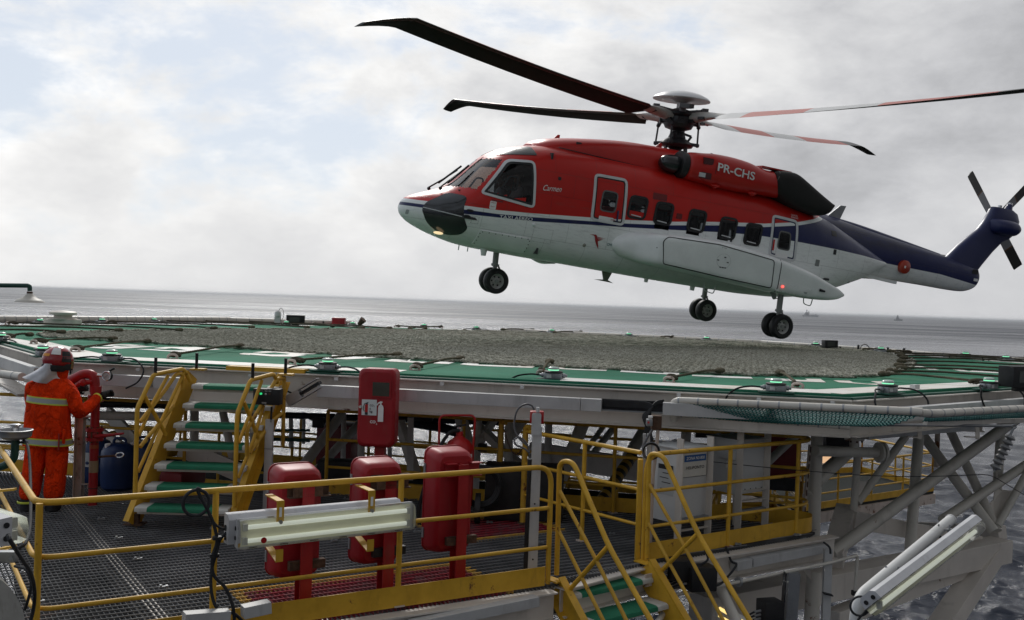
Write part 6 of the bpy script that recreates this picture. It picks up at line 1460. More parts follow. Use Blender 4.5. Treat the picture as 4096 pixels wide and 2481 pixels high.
# ------------------------------------------------------------------ red extinguisher cabinets
def cabinet(label, base, nrm, z1, z0, w=.385, dp=.24, post_top=None, front=False, rusty=0):
    """cabinet on a post: nrm = direction its back (or front) shows to; z0..z1 its height range"""
    nrm = Vector(nrm).normalized(); ax = Vector((-nrm.y, nrm.x, 0)); base = Vector((*base, WZ))
    t = thing('extinguisher_cabinet', label, 'extinguisher cabinet', base, 'red extinguisher cabinets on posts'); h = z1 - z0; zc = (z0 + z1) / 2
    body_c = base + Vector((0, 0, zc - WZ)) - nrm * (.03 + dp / 2) - ax * .03
    if front: body_c = base + Vector((0, 0, zc - WZ)) + nrm * (.03 + dp / 2)
    # shell: rounded-corner slab, domed towards one face
    def shell(steps, name, mt, sgn):
        rows = []
        for off, sx_, sz_, rr in steps:
            rows.append([body_c + nrm * (off * sgn) + ax * p[0] + Vector((0, 0, p[1])) for p in rrect(w * sx_, h * sz_, rr, 5)])
        mb = MB(); mb.grid(rows, closed=True); mb.poly(rows[0]); mb.poly(rows[-1]); return mb.build(name, mt, t, ang=60)
    if not front:
        shell([(-dp * .5, 1.0, 1.0, .07), (-dp * .30, 1.0, 1.0, .07), (-dp * .1, .995, .995, .075), (dp * .25, .97, .97, .08), (dp * .42, .91, .94, .08), (dp * .5, .82, .88, .06)], 'body', MT['red'], 1)
        shell([(-dp * .52, 1.03, 1.02, .075), (-dp * .46, 1.03, 1.02, .075)], 'door_rim', MT['red'], 1)
        for hz in (.30, -.32): MB().box(body_c - ax * (w * .51) - nrm * (dp * .42) + Vector((0, 0, hz * h)), (.015, .03, .09), ax).build('hinge', MT['galv'], t)
        for i, hz in enumerate((h * .5 - .17, -h * .5 + .13)):
            q = base + Vector((0, 0, zc + hz - WZ)); mm = MT['red'] if not rusty and i == 0 else MT['rustmetal']
            if i == 0:
                for sx_ in (-.10, .15):
                    for dz in (.055, -.055): MB().box(q + ax * sx_ + nrm * .005 + Vector((0, 0, dz)), (.10, .07, .008), ax).build('bracket', mm, t)
                    MB().box(q + ax * sx_ - nrm * .02 + Vector((0, 0, 0)), (.10, .008, .11), ax).build('bracket_plate', mm, t)
                if rusty: MB().box(q + nrm * .045, (.24, .03, .10), ax).build('bracket_bar', MT['rustmetal'], t)
            else: MB().box(q + nrm * .01 + ax * .02, (.30, .05, .07), ax).build('bracket_bar', MT['rustmetal'] if rusty != 2 else MT['blackmetal'], t)
        MB().ibeam(base, base + Vector((0, 0, z1 - .12 - WZ)), .10, .12, .012, tuple(nrm)).build('post', MT['redpipe'], t, smooth=False)
    else:
        shell([(-dp * .5, 1, 1, .06), (dp * .28, 1, 1, .06)], 'body', MT['red'], 1)
        shell([(dp * .29, 1.03, 1.01, .07), (dp * .38, 1.03, 1.01, .07), (dp * .46, .97, .97, .075), (dp * .5, .88, .92, .07)], 'door', MT['red'], 1)
        f = body_c + nrm * (dp * .5 + .003)
        MB().rbox(f + Vector((0, 0, h * .22)) + ax * .03, (.21, .17, .02), .02, ax, nrm).build('window_frame', MT['red'], t) if False else None
        def pl(cx, cz, ww, hh, mt, nm, d=.0, th=.006): return MB().box(f + ax * cx + Vector((0, 0, cz)) + nrm * d, (ww, th, hh), ax).build(nm, mt, t, smooth=False)
        pl(.05, h * .245, .225, .185, MT['red'], 'window_frame', .004, .012); pl(.05, h * .245, .185, .15, plain('dark_window', (.03, .032, .03), .12), 'window', .008, .010)
        pl(-.075, .005, .165, .17, plain('label_paper', (.62, .68, .67), .5), 'label', .004, .004)
        q0 = f + nrm * .008
        MB().box(q0 + ax * -.105 + Vector((0, 0, -.005)), (.032, .003, .085), ax).build('pictogram_bottle', MT['redgloss'], t); MB().box(q0 + ax * -.105 + Vector((0, 0, -.062)), (.032, .003, .028), ax).build('pictogram_base', MT['ink'], t)
        MB().tube([q0 + ax * x + Vector((0, 0, z)) for x, z in ((-.085, .062), (-.105, .052), (-.125, .045), (-.135, .02), (-.136, -.02), (-.128, -.04))], .004, 5).build('pictogram_hose', MT['ink'], t)
        MB().box(q0 + ax * -.100 + Vector((0, 0, .045)), (.018, .003, .02), ax).build('pictogram_neck', MT['ink'], t)
        for s_, dz, ww in (('CO', .018, .042), ('6', -.018, .014), ('kg', -.057, .032)): text_obj(s_, q0 - ax * .068 + Vector((0, 0, dz)) + nrm * .002, ax, (0, 0, 1), ww, MT['ink'], t, bold=.02)
        text_obj('2', q0 - ax * .022 + Vector((0, 0, .012)) + nrm * .002, ax, (0, 0, 1), .010, MT['ink'], t)
        text_obj('CO', q0 - ax * .060 + Vector((0, 0, -.165)) + nrm * .002, ax, (0, 0, 1), .062, MT['whitep'], t, bold=.03); text_obj('2', q0 + ax * .008 + Vector((0, 0, -.178)) + nrm * .002, ax, (0, 0, 1), .012, MT['whitep'], t, bold=.02)
        P = [(.025, -.145), (.085, -.145), (.085, .005), (.078, .03), (.062, .042), (.062, .06), (.075, .065), (.07, .075), (.05, .078), (.02, .06), (.005, .035), (.015, .03), (.03, .05), (.045, .055), (.045, .042), (.032, .03), (.025, .005)]
        MB().poly([q0 + nrm * .002 + ax * x + Vector((0, 0, z)) for x, z in P]).build('white_pictogram', MT['whitep'], t, smooth=False, fix=False)
        MB().cyl(f - ax * .17 + Vector((0, 0, .01)), f - ax * .17 + Vector((0, 0, .01)) + nrm * .03, .016, 10).build('lock', MT['chrome'], t)
        for hz in (.36, -.30): MB().box(body_c - ax * (w * .53) + Vector((0, 0, hz * h)), (.03, .05, .10), ax).build('hinge', MT['redpipe'], t)
        MB().box(base + Vector((0, 0, (z0 + .1 - WZ) / 2)), (.11, .11, z0 + .1 - WZ), ax).build('post', MT['redpipe'], t)
    return t
RNv = (RN.x, RN.y, 0)
cabinet('left of the three red cabinets seen from behind, with rusty brackets, above the lamp', (-1.60, 7.97), RNv, -1.38, -2.28, rusty=1)
cabinet('middle of the three red cabinets seen from behind, partly hidden by the lamp', (-1.0, 8.43), RNv, -1.38, -2.27, rusty=2)
cabinet('right of the three red cabinets seen from behind, left of the grey alarm post', (-.41, 8.87), RNv, -1.33, -2.26, rusty=0)
q = at_y(1527, 1630, 11.1)
cabinet('tall red cabinet facing the viewer with CO2 label and small window, against the deck edge', (q.x, q.y), (-.10, -1, 0), -.77, -1.62, w=.40, dp=.24, front=True)

# ------------------------------------------------------------------ fluorescent lamps
DIFF = None
def fl_mats():
    m, N, b = newmat('yellowed_lamp_cover'); b.inputs['Base Color'].default_value = (.60, .62, .44, 1); b.inputs['Roughness'].default_value = .25; b.inputs['Transmission Weight'].default_value = .75; b.inputs['IOR'].default_value = 1.15
    g = glassmat('aged_lamp_cover', (.96, .96, .90), .05, .10)
    return g
COVER = fl_mats(); TRAYW = paint('lamp_reflector', (.78, .76, .62), .5, var=.1); TUBE = plain('unlit_tube_glow', (.85, .90, .82), .3, emit=.25, emitc=(.95, 1, .92)); LBODY = paint('lamp_housing_grey', (.52, .52, .53), .45, var=.15, scale=4, dirt=.25)  # lamp tubes are off; their faint emission is added to brighten them
def fluo(label, a, b_, fwd, up=(0, 0, 1), w=.19, dp=.15, tubes=2, name='fluorescent_lamp', sticker=True):
    a, b_ = Vector(a), Vector(b_); t = thing(name, label, 'fluorescent lamp', (a + b_) / 2); L = (b_ - a).length; X = (b_ - a).normalized(); up = Vector(up); up = (up - X * up.dot(X)).normalized(); F_ = Vector(fwd); F_ = (F_ - X * F_.dot(X) - up * F_.dot(up)).normalized()
    def sec_(P, name_, mt, x0=0, x1=L, cap=True, open_=False):
        rows = [[a + X * x + up * p[0] + F_ * p[1] for p in P] for x in ((x0, x1))]; mb = MB(); mb.grid(rows, closed=not open_)
        if cap and not open_: mb.poly(rows[0]); mb.poly(rows[1])
        return mb.build(name_, mt, t, ang=30)
    sec_([(-w / 2, 0), (-w / 2 * .92, -dp * .35), (-w * .28, -dp * .5), (w * .28, -dp * .5), (w / 2 * .92, -dp * .35), (w / 2, 0)], 'housing', LBODY)
    sec_([(-w * .44, .004), (w * .44, .004), (w * .44, .008), (-w * .44, .008)], 'reflector', TRAYW, .02, L - .02)
    # clear cover with rounded ends
    rows = []; 
    for x, k in ((0.004, .86), (.006, .94), (.03, 1.0), (L - .03, 1.0), (L - .006, .94), (L - .004, .86)):
        P = [(-w / 2, .002), (-w / 2 * .97, dp * .30 * k), (-w * .38, dp * .46 * k), (0, dp * .52 * k), (w * .38, dp * .46 * k), (w / 2 * .97, dp * .30 * k), (w / 2, .002)]
        rows.append([a + X * x + up * (p[0] * (k if k < 1 else 1)) + F_ * p[1] for p in P])
    mb = MB(); mb.grid(rows); mb.poly(rows[0]); mb.poly(rows[-1]); mb.build('cover', COVER, t, ang=30)
    for i in range(tubes):
        y = (i - (tubes - 1) / 2) * w * .46; MB().cyl(a + X * .07 + up * y + F_ * .035, b_ - X * .07 + up * y + F_ * .035, .017, 12).build('tube', TUBE, t)
        for x in (.05, L - .05): MB().box(a + X * x + up * y + F_ * .03, (.03, .03, .05), X).build('tube_socket', MT['plastic_white'], t)
    for k in range(6): MB().box(a + X * (L * (k + .5) / 6) - up * (w / 2 + .004) + F_ * .0, (.06, .02, .012), X).build('clip', MT['blackmetal'], t)
    if sticker: MB().cyl(a + X * .17 - up * .045 + F_ * (dp * .49), a + X * .17 - up * .045 + F_ * (dp * .49 + .003), .022, 14).build('red_sticker', MT['redgloss'], t)
    for s_ in (1, -1): MB().cyl(a - X * .002 + up * .035 * s_ - F_ * .03, a - X * .006 + up * .035 * s_ - F_ * .03, .016, 10).build('cable_hole', MT['black'], t)
    return t, X, up, F_
pr = (RR.x, RR.y); po = Vector((RR.x, RR.y, 0)) + RN * .24
a, b_ = vplane(948, 2137, (po.x, po.y), (RD.x, RD.y)), vplane(1648, 2061, (po.x, po.y), (RD.x, RD.y))
lamp, LX, LU, LF = fluo('long two-tube lamp with a red sticker hung on the near railing', a, b_, RN + Vector((0, 0, -.15)), w=.215, dp=.17)
t = thing('lamp_backing', 'long grey metal housing behind and above the fluorescent lamp on the near railing', 'lamp housing', (a + b_) / 2)
po2 = Vector((RR.x, RR.y, 0)) + RN * .14; a2, b2 = vplane(905, 2086, (po2.x, po2.y), (RD.x, RD.y)), vplane(1592, 2022, (po2.x, po2.y), (RD.x, RD.y)); X = (b2 - a2).normalized()
U_ = Vector((0, 0, 1)) - X * X.z; U_.normalize(); F_ = X.cross(U_)
mb = MB(); rows = [[a2 + X * x + U_ * p[0] + F_ * p[1] for p in ((-.16, -.05), (-.16, .05), (.02, .07), (.055, .03), (.055, -.05))] for x in (0, (b2 - a2).length)]; mb.grid(rows, closed=True); mb.poly(rows[0]); mb.poly(rows[1]); mb.build('housing', LBODY, t, bevel=.006)
MB().cyl(a2 - X * .002 - U_ * .04, a2 - X * .01 - U_ * .04, .016, 10).build('cable_hole', MT['black'], t); MB().cyl(a2 - X * .002 - U_ * .12, a2 - X * .01 - U_ * .12, .016, 10).build('cable_hole', MT['black'], t)
for px, pt in ((1075, 1968), (1432, 1930)):
    top = vplane(px, pt, pr, (RD.x, RD.y)); q = [top - Vector((0, 0, .02)), top + RN * .27 - Vector((0, 0, .02)), top + RN * .27 - Vector((0, 0, .20))]
    tt = thing('lamp_bracket', '%s yellow strap bracket holding the lamp to the near railing' % ('left' if px < 1200 else 'right'), 'bracket', top)
    mb = MB(); mb.beam(q[0], q[1], .055, .008); mb.beam(q[1] - Vector((0, 0, .0)), q[2], .055, .008, tuple(RN)); mb.build('strap', MT['yellow'], tt, smooth=False)
    MB().cyl(q[2] + Vector((0, 0, .03)), q[2] + Vector((0, 0, .03)) + RN * .025, .014, 8).build('bolt', MT['galv'], tt); MB().box(q[1] - Vector((0, 0, .08)) + RN * .006, (.02, .002, .07), RD).build('label', MT['whitep'], tt)
    lo = vplane(px, pt + 217, pr, (RD.x, RD.y)); q = [lo, lo + RN * .24 - Vector((0, 0, .06)), lo + RN * .24 + Vector((0, 0, .03))]
    mb = MB(); mb.beam(q[0], q[1], .055, .008); mb.beam(q[1], q[2], .055, .008, tuple(RN)); mb.build('lower_strap', MT['yellow'], tt, smooth=False)
# lamp cut by the left border
t, X, U2, F2 = fluo('end of a fluorescent lamp housing with two cable holes at the left picture edge', at_y(48, 2125, 5.3), at_y(-420, 1960, 6.4), (.9, -.2, 0), w=.155, dp=.19, sticker=False)
# lamp at the right on a tube
ra_, rb_ = at_y(3492, 2415, 6.6), at_y(3900, 2102, 7.9)
t, X, U2, F2 = fluo('slanting fluorescent lamp on its bent tube support at the lower right', ra_, rb_, (.62, -.4, -.72), up=(.5, -.3, .6), w=.16, dp=.15, tubes=1, sticker=False)
t = thing('bent_tube_arm', 'grey bent tube arm with white end cap beside the lower right lamp', 'lamp arm', at_y(3430, 2481, 6.9))
arm = fillet([at_y(3412, 2600, 6.9), at_y(3428, 2395, 6.9), at_y(3802, 2080, 8.2)], .15, 7); MB().tube(arm, .042, 18).build('tube', MT['boxgrey'], t)
dd = (arm[-1] - arm[-2]).normalized(); MB().cyl(arm[-1] - dd * .005, arm[-1] + dd * .01, .045, 20).build('end_cap', MT['plastic_white'], t)
for x, y, yy in ((3545, 2300, 7.3), (3755, 2130, 8.0)):
    q = at_y(x, y, yy); tt = thing('lamp_clamp', 'galvanised clamp %s on the lower right lamp arm' % ('lower' if x < 3600 else 'upper'), 'clamp', q); MB().beam(q + Vector((-.04, 0, .02)), q + Vector((.10, -.02, .03)), .03, .012).build('jaw', MT['galv'], tt); MB().beam(q + Vector((-.03, 0, -.0)), q + Vector((.05, -.02, -.07)), .03, .02).build('strap', MT['blackmetal'], tt)
    for k in (-.02, .07): MB().cyl(q + Vector((k, -.01, -.0)), q + Vector((k + .01, -.02, .07)), .007, 6).build('bolt', MT['galv'], tt)
def loop(label, pts, r=.011, mt=None, n=7, cat='cable', name='cable', nd=6):
    o = MB().tube(smoothpath(pts, nd), r, n).build(name, mt or MT['cable']); tag(o, label, cat); return o
def circ(c, X, Y, r, a0, a1, n): return [Vector(c) + Vector(X) * r * math.cos(w) + Vector(Y) * r * math.sin(w) for w in np.linspace(a0, a1, n)]
c0 = at_y(3440, 2425, 6.75); loop('coil of black cable hanging at the lower right lamp', circ(c0, (1, 0, 0), (0, 0, 1), .065, 0, 6.28 * 2, 26) + [at_y(3430, 2481, 6.75)], .008)
# cables on the near railing
Z_ = Vector((0, 0, 1))
pc = vplane(785, 2012, (po2.x, po2.y), (RD.x, RD.y))
loop('big loop of black cable over the near railing left of the lamp', circ(pc, RD, Z_, .092, 1.2, 1.2 + 6.6, 22) + [vplane(x, y, (po2.x, po2.y), (RD.x, RD.y)) for x, y in ((838, 2055), (860, 2115), (868, 2170), (850, 2230), (855, 2300), (900, 2350), (930, 2420), (940, 2500))], .0125)
loop('black cable running from the lamp end down the railing post', [vplane(x, y, (po2.x, po2.y), (RD.x, RD.y)) for x, y in ((905, 2120), (870, 2105), (842, 2070), (820, 2020), (795, 1985))], .009)
loop('black cable looping from the lamp into the post and down', [vplane(x, y, (po2.x, po2.y), (RD.x, RD.y)) for x, y in ((945, 2115), (915, 2125), (880, 2160), (865, 2215), (845, 2290), (848, 2380), (875, 2440), (935, 2455), (985, 2500))], .012)
for x, y in ((858, 2222), (868, 2152)):
    q = vplane(x, y, (po2.x, po2.y), (RD.x, RD.y)); o = MB().cyl(q - Z_ * .012, q + Z_ * .012, .034, 10).build('tape_band', MT['black']); tag(o, 'black tape round the railing post %s' % ('upper' if y < 2200 else 'lower'), 'tape')
loop('black cable sagging from the left edge lamp down along the corner post', [at_y(32, 2140, 5.2), at_y(45, 2170, 5.2), at_y(90, 2240, 5.6), at_y(122, 2290, 6.0), at_y(138, 2360, 6.3), at_y(135, 2430, 6.4), at_y(118, 2500, 6.4)], .012)
loop('thin black hose falling from the wash basin past the corner post', [at_y(95, 1762, 8.9), at_y(112, 1790, 8.7), at_y(121, 1900, 8.3), at_y(122, 2080, 7.4), at_y(108, 2160, 7.0), at_y(80, 2190, 6.9), at_y(0, 2215, 6.9)], .012)
loop('black cable low on the corner post at the bottom left', [at_y(60, 2265, 6.5), at_y(105, 2280, 6.4), at_y(125, 2330, 6.4), at_y(115, 2390, 6.4), at_y(98, 2440, 6.4)], .010)

# ------------------------------------------------------------------ control post, alarm post
q = Vector((-2.79, 11.35, WZ)); q = vplane(1068, 2030, (-2.79, 11.0), (1, 0)); q.z = WZ
t = thing('control_post', 'grey post carrying a black control box with a green lamp right of the stairs', 'control post', q)
zt = at_y(1068, 1670, q.y).z
MB().box((q.x, q.y, (zt - .02 + WZ) / 2), (.085, .06, zt - WZ - .02)).build('post', MT['tray'], t, bevel=.004)
for f in (.36, .70): MB().box((q.x, q.y - .002, WZ + (zt - WZ) * f), (.088, .066, .004)).build('joint', MT['blackmetal'], t)
MB().cyl((q.x + .02, q.y - .02, zt - .05), (q.x + .02, q.y - .02, zt + .12), .012, 8).build('cable', MT['cable'], t)
bc = at_y(1072, 1586, q.y - .05); MB().box(bc, (.295, .14, .175), (1, -.06, 0)).build('control_box', MT['black'], t, bevel=.008)
f = Vector((-.06, -1, 0)).normalized(); MB().box(bc + f * .072 + Vector((.07, 0, -.065)), (.075, .004, .028), (1, -.06, 0)).build('label', MT['whitep'], t); MB().box(bc + f * .072 + Vector((-.02, 0, -.065)), (.05, .004, .018), (1, -.06, 0)).build('type_plate', MT['galv'], t)
for k, mm in ((-.055, plain('green_lamp', (.0, .35, .12), .3, emit=.6, emitc=(.05, .9, .3))), (0, MT['chrome']), (.04, MT['rustmetal'])):
    MB().cyl(bc + f * .068 + Vector((k, 0, .035)), bc + f * .085 + Vector((k, 0, .035)), .012, 10).build('indicator', mm, t); MB().box(bc + f * .071 + Vector((k, 0, .065)), (.03, .003, .012), (1, -.06, 0)).build('caption_plate', MT['galv'], t)
q = Vector((.27, 9.0, WZ)); p = vplane(2128, 2335, (.27, 8.95), (1, 0)); q = Vector((p.x, 8.95, WZ))
t = thing('alarm_post', 'tall grey channel post with a red alarm box on top, left of the lower stairs', 'alarm post', q); zt = at_y(2140, 1708, 8.95).z; zt2 = at_y(2140, 1658, 8.95).z
MB().box((q.x, q.y, (WZ + zt) / 2), (.085, .004, zt - WZ)).build('channel_web', MT['tray'], t); 
for s_ in (-1, 1): MB().box((q.x + s_ * .041, q.y + .015, (WZ + zt) / 2), (.004, .03, zt - WZ)).build('channel_flange', MT['tray'], t)
MB().rbox((q.x - .01, q.y - .012, (zt + zt2) / 2 - .03), (.085, .20, .012), .02, (1, 0, 0), (0, -1, 0)).build('head_plate', MT['tray'], t)
MB().box((q.x - .005, q.y + .06, zt2 - .03), (.125, .10, .11)).build('alarm_box', MT['redgloss'], t, bevel=.01); MB().cyl((q.x + .0, q.y + .0, zt2 + .02), (q.x, q.y, zt2 + .065), .017, 8).build('cable_gland', MT['plastic_white'], t)
for z in (-1.0, -1.7, -2.2): MB().cyl((q.x, q.y - .004, z - .1), (q.x, q.y - .012, z - .1), .008, 8).build('bolt', MT['blackmetal'], t)
MB().cyl((q.x - .062, q.y + .01, WZ), (q.x - .055, q.y + .01, -1.40), .022, 8).build('conduit', MT['black'], t)
xz = lambda x, y: at_y(x, y, 8.94)
MB().tube(smoothpath([xz(2138, 1640), xz(2125, 1622), xz(2100, 1618), xz(2070, 1640), xz(2057, 1690), xz(2062, 1730), xz(2085, 1762), xz(2112, 1785), xz(2112, 1785), xz(2117, 1810), xz(2098, 1795), xz(2065, 1780), xz(2058, 1760), xz(2078, 1750), xz(2100, 1765), xz(2115, 1790)], 6), .0085, 7).build('cable', MT['greycable'], t)

# ------------------------------------------------------------------ electrical cabinets
def ecab(label, f0, f1, zt, zb, ld, sign=False, ztp=None):
    """front face between floor points f0,f1, depth ld away from the viewer"""
    f0, f1 = Vector((*f0, WZ)), Vector((*f1, WZ)); ax = (f1 - f0).normalized(); n_ = Vector((ax.y, -ax.x, 0)); t = thing('electrical_cabinet', label, 'electrical cabinet', f0); w = (f1 - f0).length
    c = (f0 + f1) / 2 - n_ * (ld / 2 + .03); c.z = (zt + zb) / 2; MB().box(c, (w * .98, ld, zt - zb), ax).build('cabinet_body', MT['boxgrey'], t, bevel=.004)
    MB().box(Vector((c.x, c.y, zt + .012)) , (w + .05, ld + .05, .012), ax).build('rain_roof', MT['boxgrey'], t); MB().box(c + n_ * (ld / 2 + .004), (w * .84, .008, (zt - zb) * .86), ax).build('door', MT['boxgrey'], t, bevel=.003)
    for q in (f0, f1):
        q2 = q + n_ * .01; h = (ztp or zt + .12) - WZ; MB().beam(q2, q2 + Vector((0, 0, h)), .012, .09, tuple(n_)).build('frame_post', MT['white'], t); MB().beam(q2 - n_ * .03 + ax * .02, q2 - n_ * .03 + ax * .02 + Vector((0, 0, h)), .05, .01, tuple(n_)).build('post_flange', MT['white'], t)
    for z in (zt + .01, zb + .04, zb - .07): MB().beam(Vector((f0.x, f0.y, z)), Vector((f1.x, f1.y, z)), .05, .008).build('cross_angle', MT['white'], t); 
    MB().beam(Vector((f0.x, f0.y, WZ + .28)), Vector((f1.x, f1.y, WZ + .28)), .05, .03).build('cross_channel', MT['galv'], t)
    for q in (f0 - n_ * (ld + .02), f1 - n_ * (ld + .02)): MB().beam(q, Vector((q.x, q.y, zt + .02)), .05, .03).build('rear_leg', MT['white'], t)
    for k in range(5): MB().cyl(c + n_ * (ld / 2 + .0) + ax * (w * (-.4 + .2 * k)) + Vector((0, 0, -(zt - zb) / 2 + .05)), c + n_ * (ld / 2 + .012) + ax * (w * (-.4 + .2 * k)) + Vector((0, 0, -(zt - zb) / 2 + .05)), .008, 6).build('bolt', MT['blackmetal'], t)
    for k in (-.25, .25): MB().box(Vector((c.x, c.y, zt + .03)) - n_ * (ld * .4) + ax * k * w, (.05, .03, .02), ax).build('lifting_lug', MT['galv'], t)
    if sign:
        s_ = c + n_ * (ld / 2 + .018) + Vector((0, 0, (zt - zb) / 2 - .17)) + ax * .02; tt = t
        MB().box(s_, (w * .80, .004, .26), ax).build('sign_plate', MT['ink'], t); MB().box(s_ + n_ * .002, (w * .80 - .012, .004, .25), ax).build('sign_face', plain('sign_white', (.60, .58, .52), .5), t)
        MB().box(s_ + n_ * .004 + Vector((0, 0, .07)), (w * .72, .004, .07), ax).build('sign_band', MT['blueprint'], t)
        text_obj('ZONA N3-800', s_ + n_ * .007 - ax * (w * .30) + Vector((0, 0, .055)), ax, (0, 0, 1), w * .60, MT['whitep'], t, bold=.01); text_obj('HELIPONTO', s_ + n_ * .005 - ax * (w * .30) + Vector((0, 0, -.045)), ax, (0, 0, 1), w * .60, MT['ink'], t, bold=.01, height=.032)
        sd_ = c - ax * (w * .49 + .003) + n_ * (ld * .12); MB().box(sd_ + Vector((0, 0, .05)), (.003, ld * .55, .32), ax).build('notice_sheet', plain('notice_paper', (.42, .43, .42), .6), t); MB().box(sd_ - ax * .002 + Vector((0, 0, .185)), (.003, ld * .50, .05), ax).build('notice_band', MT['ink'], t)
        for z, k in ((.12, .3), (.07, .1), (.02, .25), (-.05, .15)): MB().box(sd_ - ax * .002 + Vector((0, 0, z)) + n_ * (k - .2) * .2, (.003, ld * .3, .008), ax).build('notice_line', MT['ink'], t)
    else:
        sd_ = c - ax * (w * .49 + .003) + n_ * (ld * .2); MB().box(sd_ + Vector((0, 0, (zt - zb) / 2 - .16)), (.10, .22, .10), ax).build('side_light', MT['plastic_white'], t, bevel=.02); MB().box(sd_ + Vector((0, 0, .02)), (.004, .06, .07), ax).build('label', MT['whitep'], t)
    return t
ecab('grey electrical cabinet with the blue and white ZONA N3-800 HELIPONTO sign', (1.80, 10.40), (2.17, 10.68), -1.48, -2.26, .42, True)
ecab('second grey electrical cabinet standing higher to the right of the signed one', (2.56, 10.98), (2.93, 11.25), -1.45, -2.04, .42, False)
# device on a post with coiled cable left of the cabinets
q = vplane(2575, 2150, (1.4, 10.1), (1, 0)); t = thing('call_point', 'rusty call point on a tube with a grey coiled cable left of the electrical cabinets', 'call point', (q.x, 10.1, WZ)); y_ = 10.1
hd = at_y(2625, 1690, y_); MB().box(hd, (.10, .10, .14)).build('box', MT['rustmetal'], t, bevel=.008); MB().box(at_y(2597, 1690, y_ - .06), (.06, .06, .07)).build('call_box', MT['galv'], t, bevel=.006); MB().cyl(at_y(2594, 1690, y_ - .09), at_y(2594, 1690, y_ - .11), .012, 8).build('red_button', MT['redgloss'], t); MB().box(at_y(2602, 1668, y_ - .07), (.04, .04, .02)).build('label', MT['whitep'], t)
MB().tube([at_y(2632, 1720, y_), at_y(2625, 1800, y_), at_y(2612, 1900, y_), at_y(2600, 2200, y_)], .018, 10).build('tube', MT['whiterust'], t)
for dx in (0, 16): MB().beam(at_y(2578 + dx, 1735, y_ + .03), (at_y(2572 + dx, 2235, y_ + .03)), .03, .02, (0, 1, 0)).build('channel_post', MT['tray'], t)
cc = at_y(2604, 1805, y_ - .08); MB().tube(circ(cc, (1, 0, 0), (0, 0, 1), .080, -2, 9.5, 34), .014, 7).build('cable_coil', MT['greycable'], t)
MB().tube(smoothpath([at_y(2610, 1720, y_ - .05), at_y(2590, 1750, y_ - .06), at_y(2572, 1790, y_ - .07), at_y(2580, 1830, y_ - .08)], 5), .013, 7).build('cable', MT['greycable'], t)

# ------------------------------------------------------------------ wheeled extinguisher
q = vplane(1830, 2000, (-.5, 11.2), (1, 0)); q.z = WZ; y_ = q.y
t = thing('wheeled_extinguisher', 'large red wheeled extinguisher with black hose behind the right red cabinet', 'fire extinguisher', q); zb = WZ + .18; zt = at_y(1830, 1775, y_).z
MB().lathe([(.10, 0), (.165, .03), (.17, .1), (.17, zt - zb - .08), (.16, zt - zb - .03), (.12, zt - zb + .03), (.06, zt - zb + .07), (.04, zt - zb + .09), (.04, zt - zb + .14), (0, zt - zb + .14)], (q.x, q.y, zb), n=28).build('cylinder', MT['redgloss'], t)
MB().cyl((q.x, q.y, zt + .12), (q.x, q.y, zt + .19), .03, 10).build('valve', MT['chrome'], t); MB().beam((q.x - .06, q.y, zt + .19), (q.x + .07, q.y - .03, zt + .22), .02, .02).build('valve_lever', MT['blackmetal'], t)
yy = y_ - .05; MB().tube(fillet([at_y(1752, 1960, yy), at_y(1758, 1662, yy), at_y(1902, 1662, yy), at_y(1880, 1960, yy)], .07, 5), .013, 10).build('handle', MT['redgloss'], t)
for s_ in (-1, 1): MB().cyl((q.x + s_ * .20, q.y + .02, WZ + .17), (q.x + s_ * .26, q.y + .02, WZ + .17), .17, 22).build('wheel', MT['black'], t)
MB().tube(smoothpath([(q.x, q.y - .02, zt + .15), (q.x - .12, q.y - .08, zt + .12), (q.x - .24, q.y - .12, zt - .1), (q.x - .36, q.y - .14, zt - .45), (q.x - .42, q.y - .12, zt - .75), (q.x - .38, q.y - .1, zt - 1.0), (q.x - .25, q.y - .1, zt - 1.05)], 6), .021, 8).build('hose', MT['black'], t)
for k in range(3): MB().tube(circ((q.x + .25, q.y + .02, WZ + .42), (1, .1 * k, 0), (0, 0, 1), .23 - .02 * k, 0, 6.28, 24), .02, 7).build('hose_coil', MT['black'], t)
MB().box((q.x + .13, q.y - .13, zt - .12), (.05, .004, .05), (1, .8, 0)).build('label', MT['whitep'], t)
# toolbox-like dark housing on the floor behind
o = MB().box((q.x + .75, q.y + .35, WZ + .32), (.9, .4, .62)).build('equipment_chest', MT['black'], bevel=.02); tag(o, 'dark chest on the grating right of the wheeled extinguisher', 'chest')

# ------------------------------------------------------------------ foam monitor and column by the firefighter
q = vplane(370, 2010, (-4.9, 11.5), (1, 0)); q.z = WZ; y_ = q.y; M_ = lambda x, y, d=0: at_y(x / 2.132, 1380 + y / 2.132, y_ + d)
t = thing('water_monitor', 'red fire water monitor with pressure gauge gripped by the firefighter', 'fire monitor', q)
cx = q.x; zz = lambda y: M_(790, y).z
MB().cyl((cx, y_, WZ), (cx, y_, zz(420)), .050, 18).build('riser', MT['redpipe'], t)
for y0, r_ in ((720, .10), (800, .10), (440, .075), (470, .075)): MB().cyl((cx, y_, zz(y0) - .018), (cx, y_, zz(y0) + .018), r_ if y0 > 500 else .085, 20).build('flange', MT['redpipe'], t)
for k in range(8):
    for y0 in (760,): w = k * PI / 4; MB().cyl((cx + .083 * math.cos(w), y_ + .083 * math.sin(w), zz(y0) - .09), (cx + .083 * math.cos(w), y_ + .083 * math.sin(w), zz(y0) + .09), .010, 6).build('bolt', MT['rustmetal'], t)
MB().ball((cx, y_, zz(760)), .085, 14, 10).build('valve_body', MT['redpipe'], t)
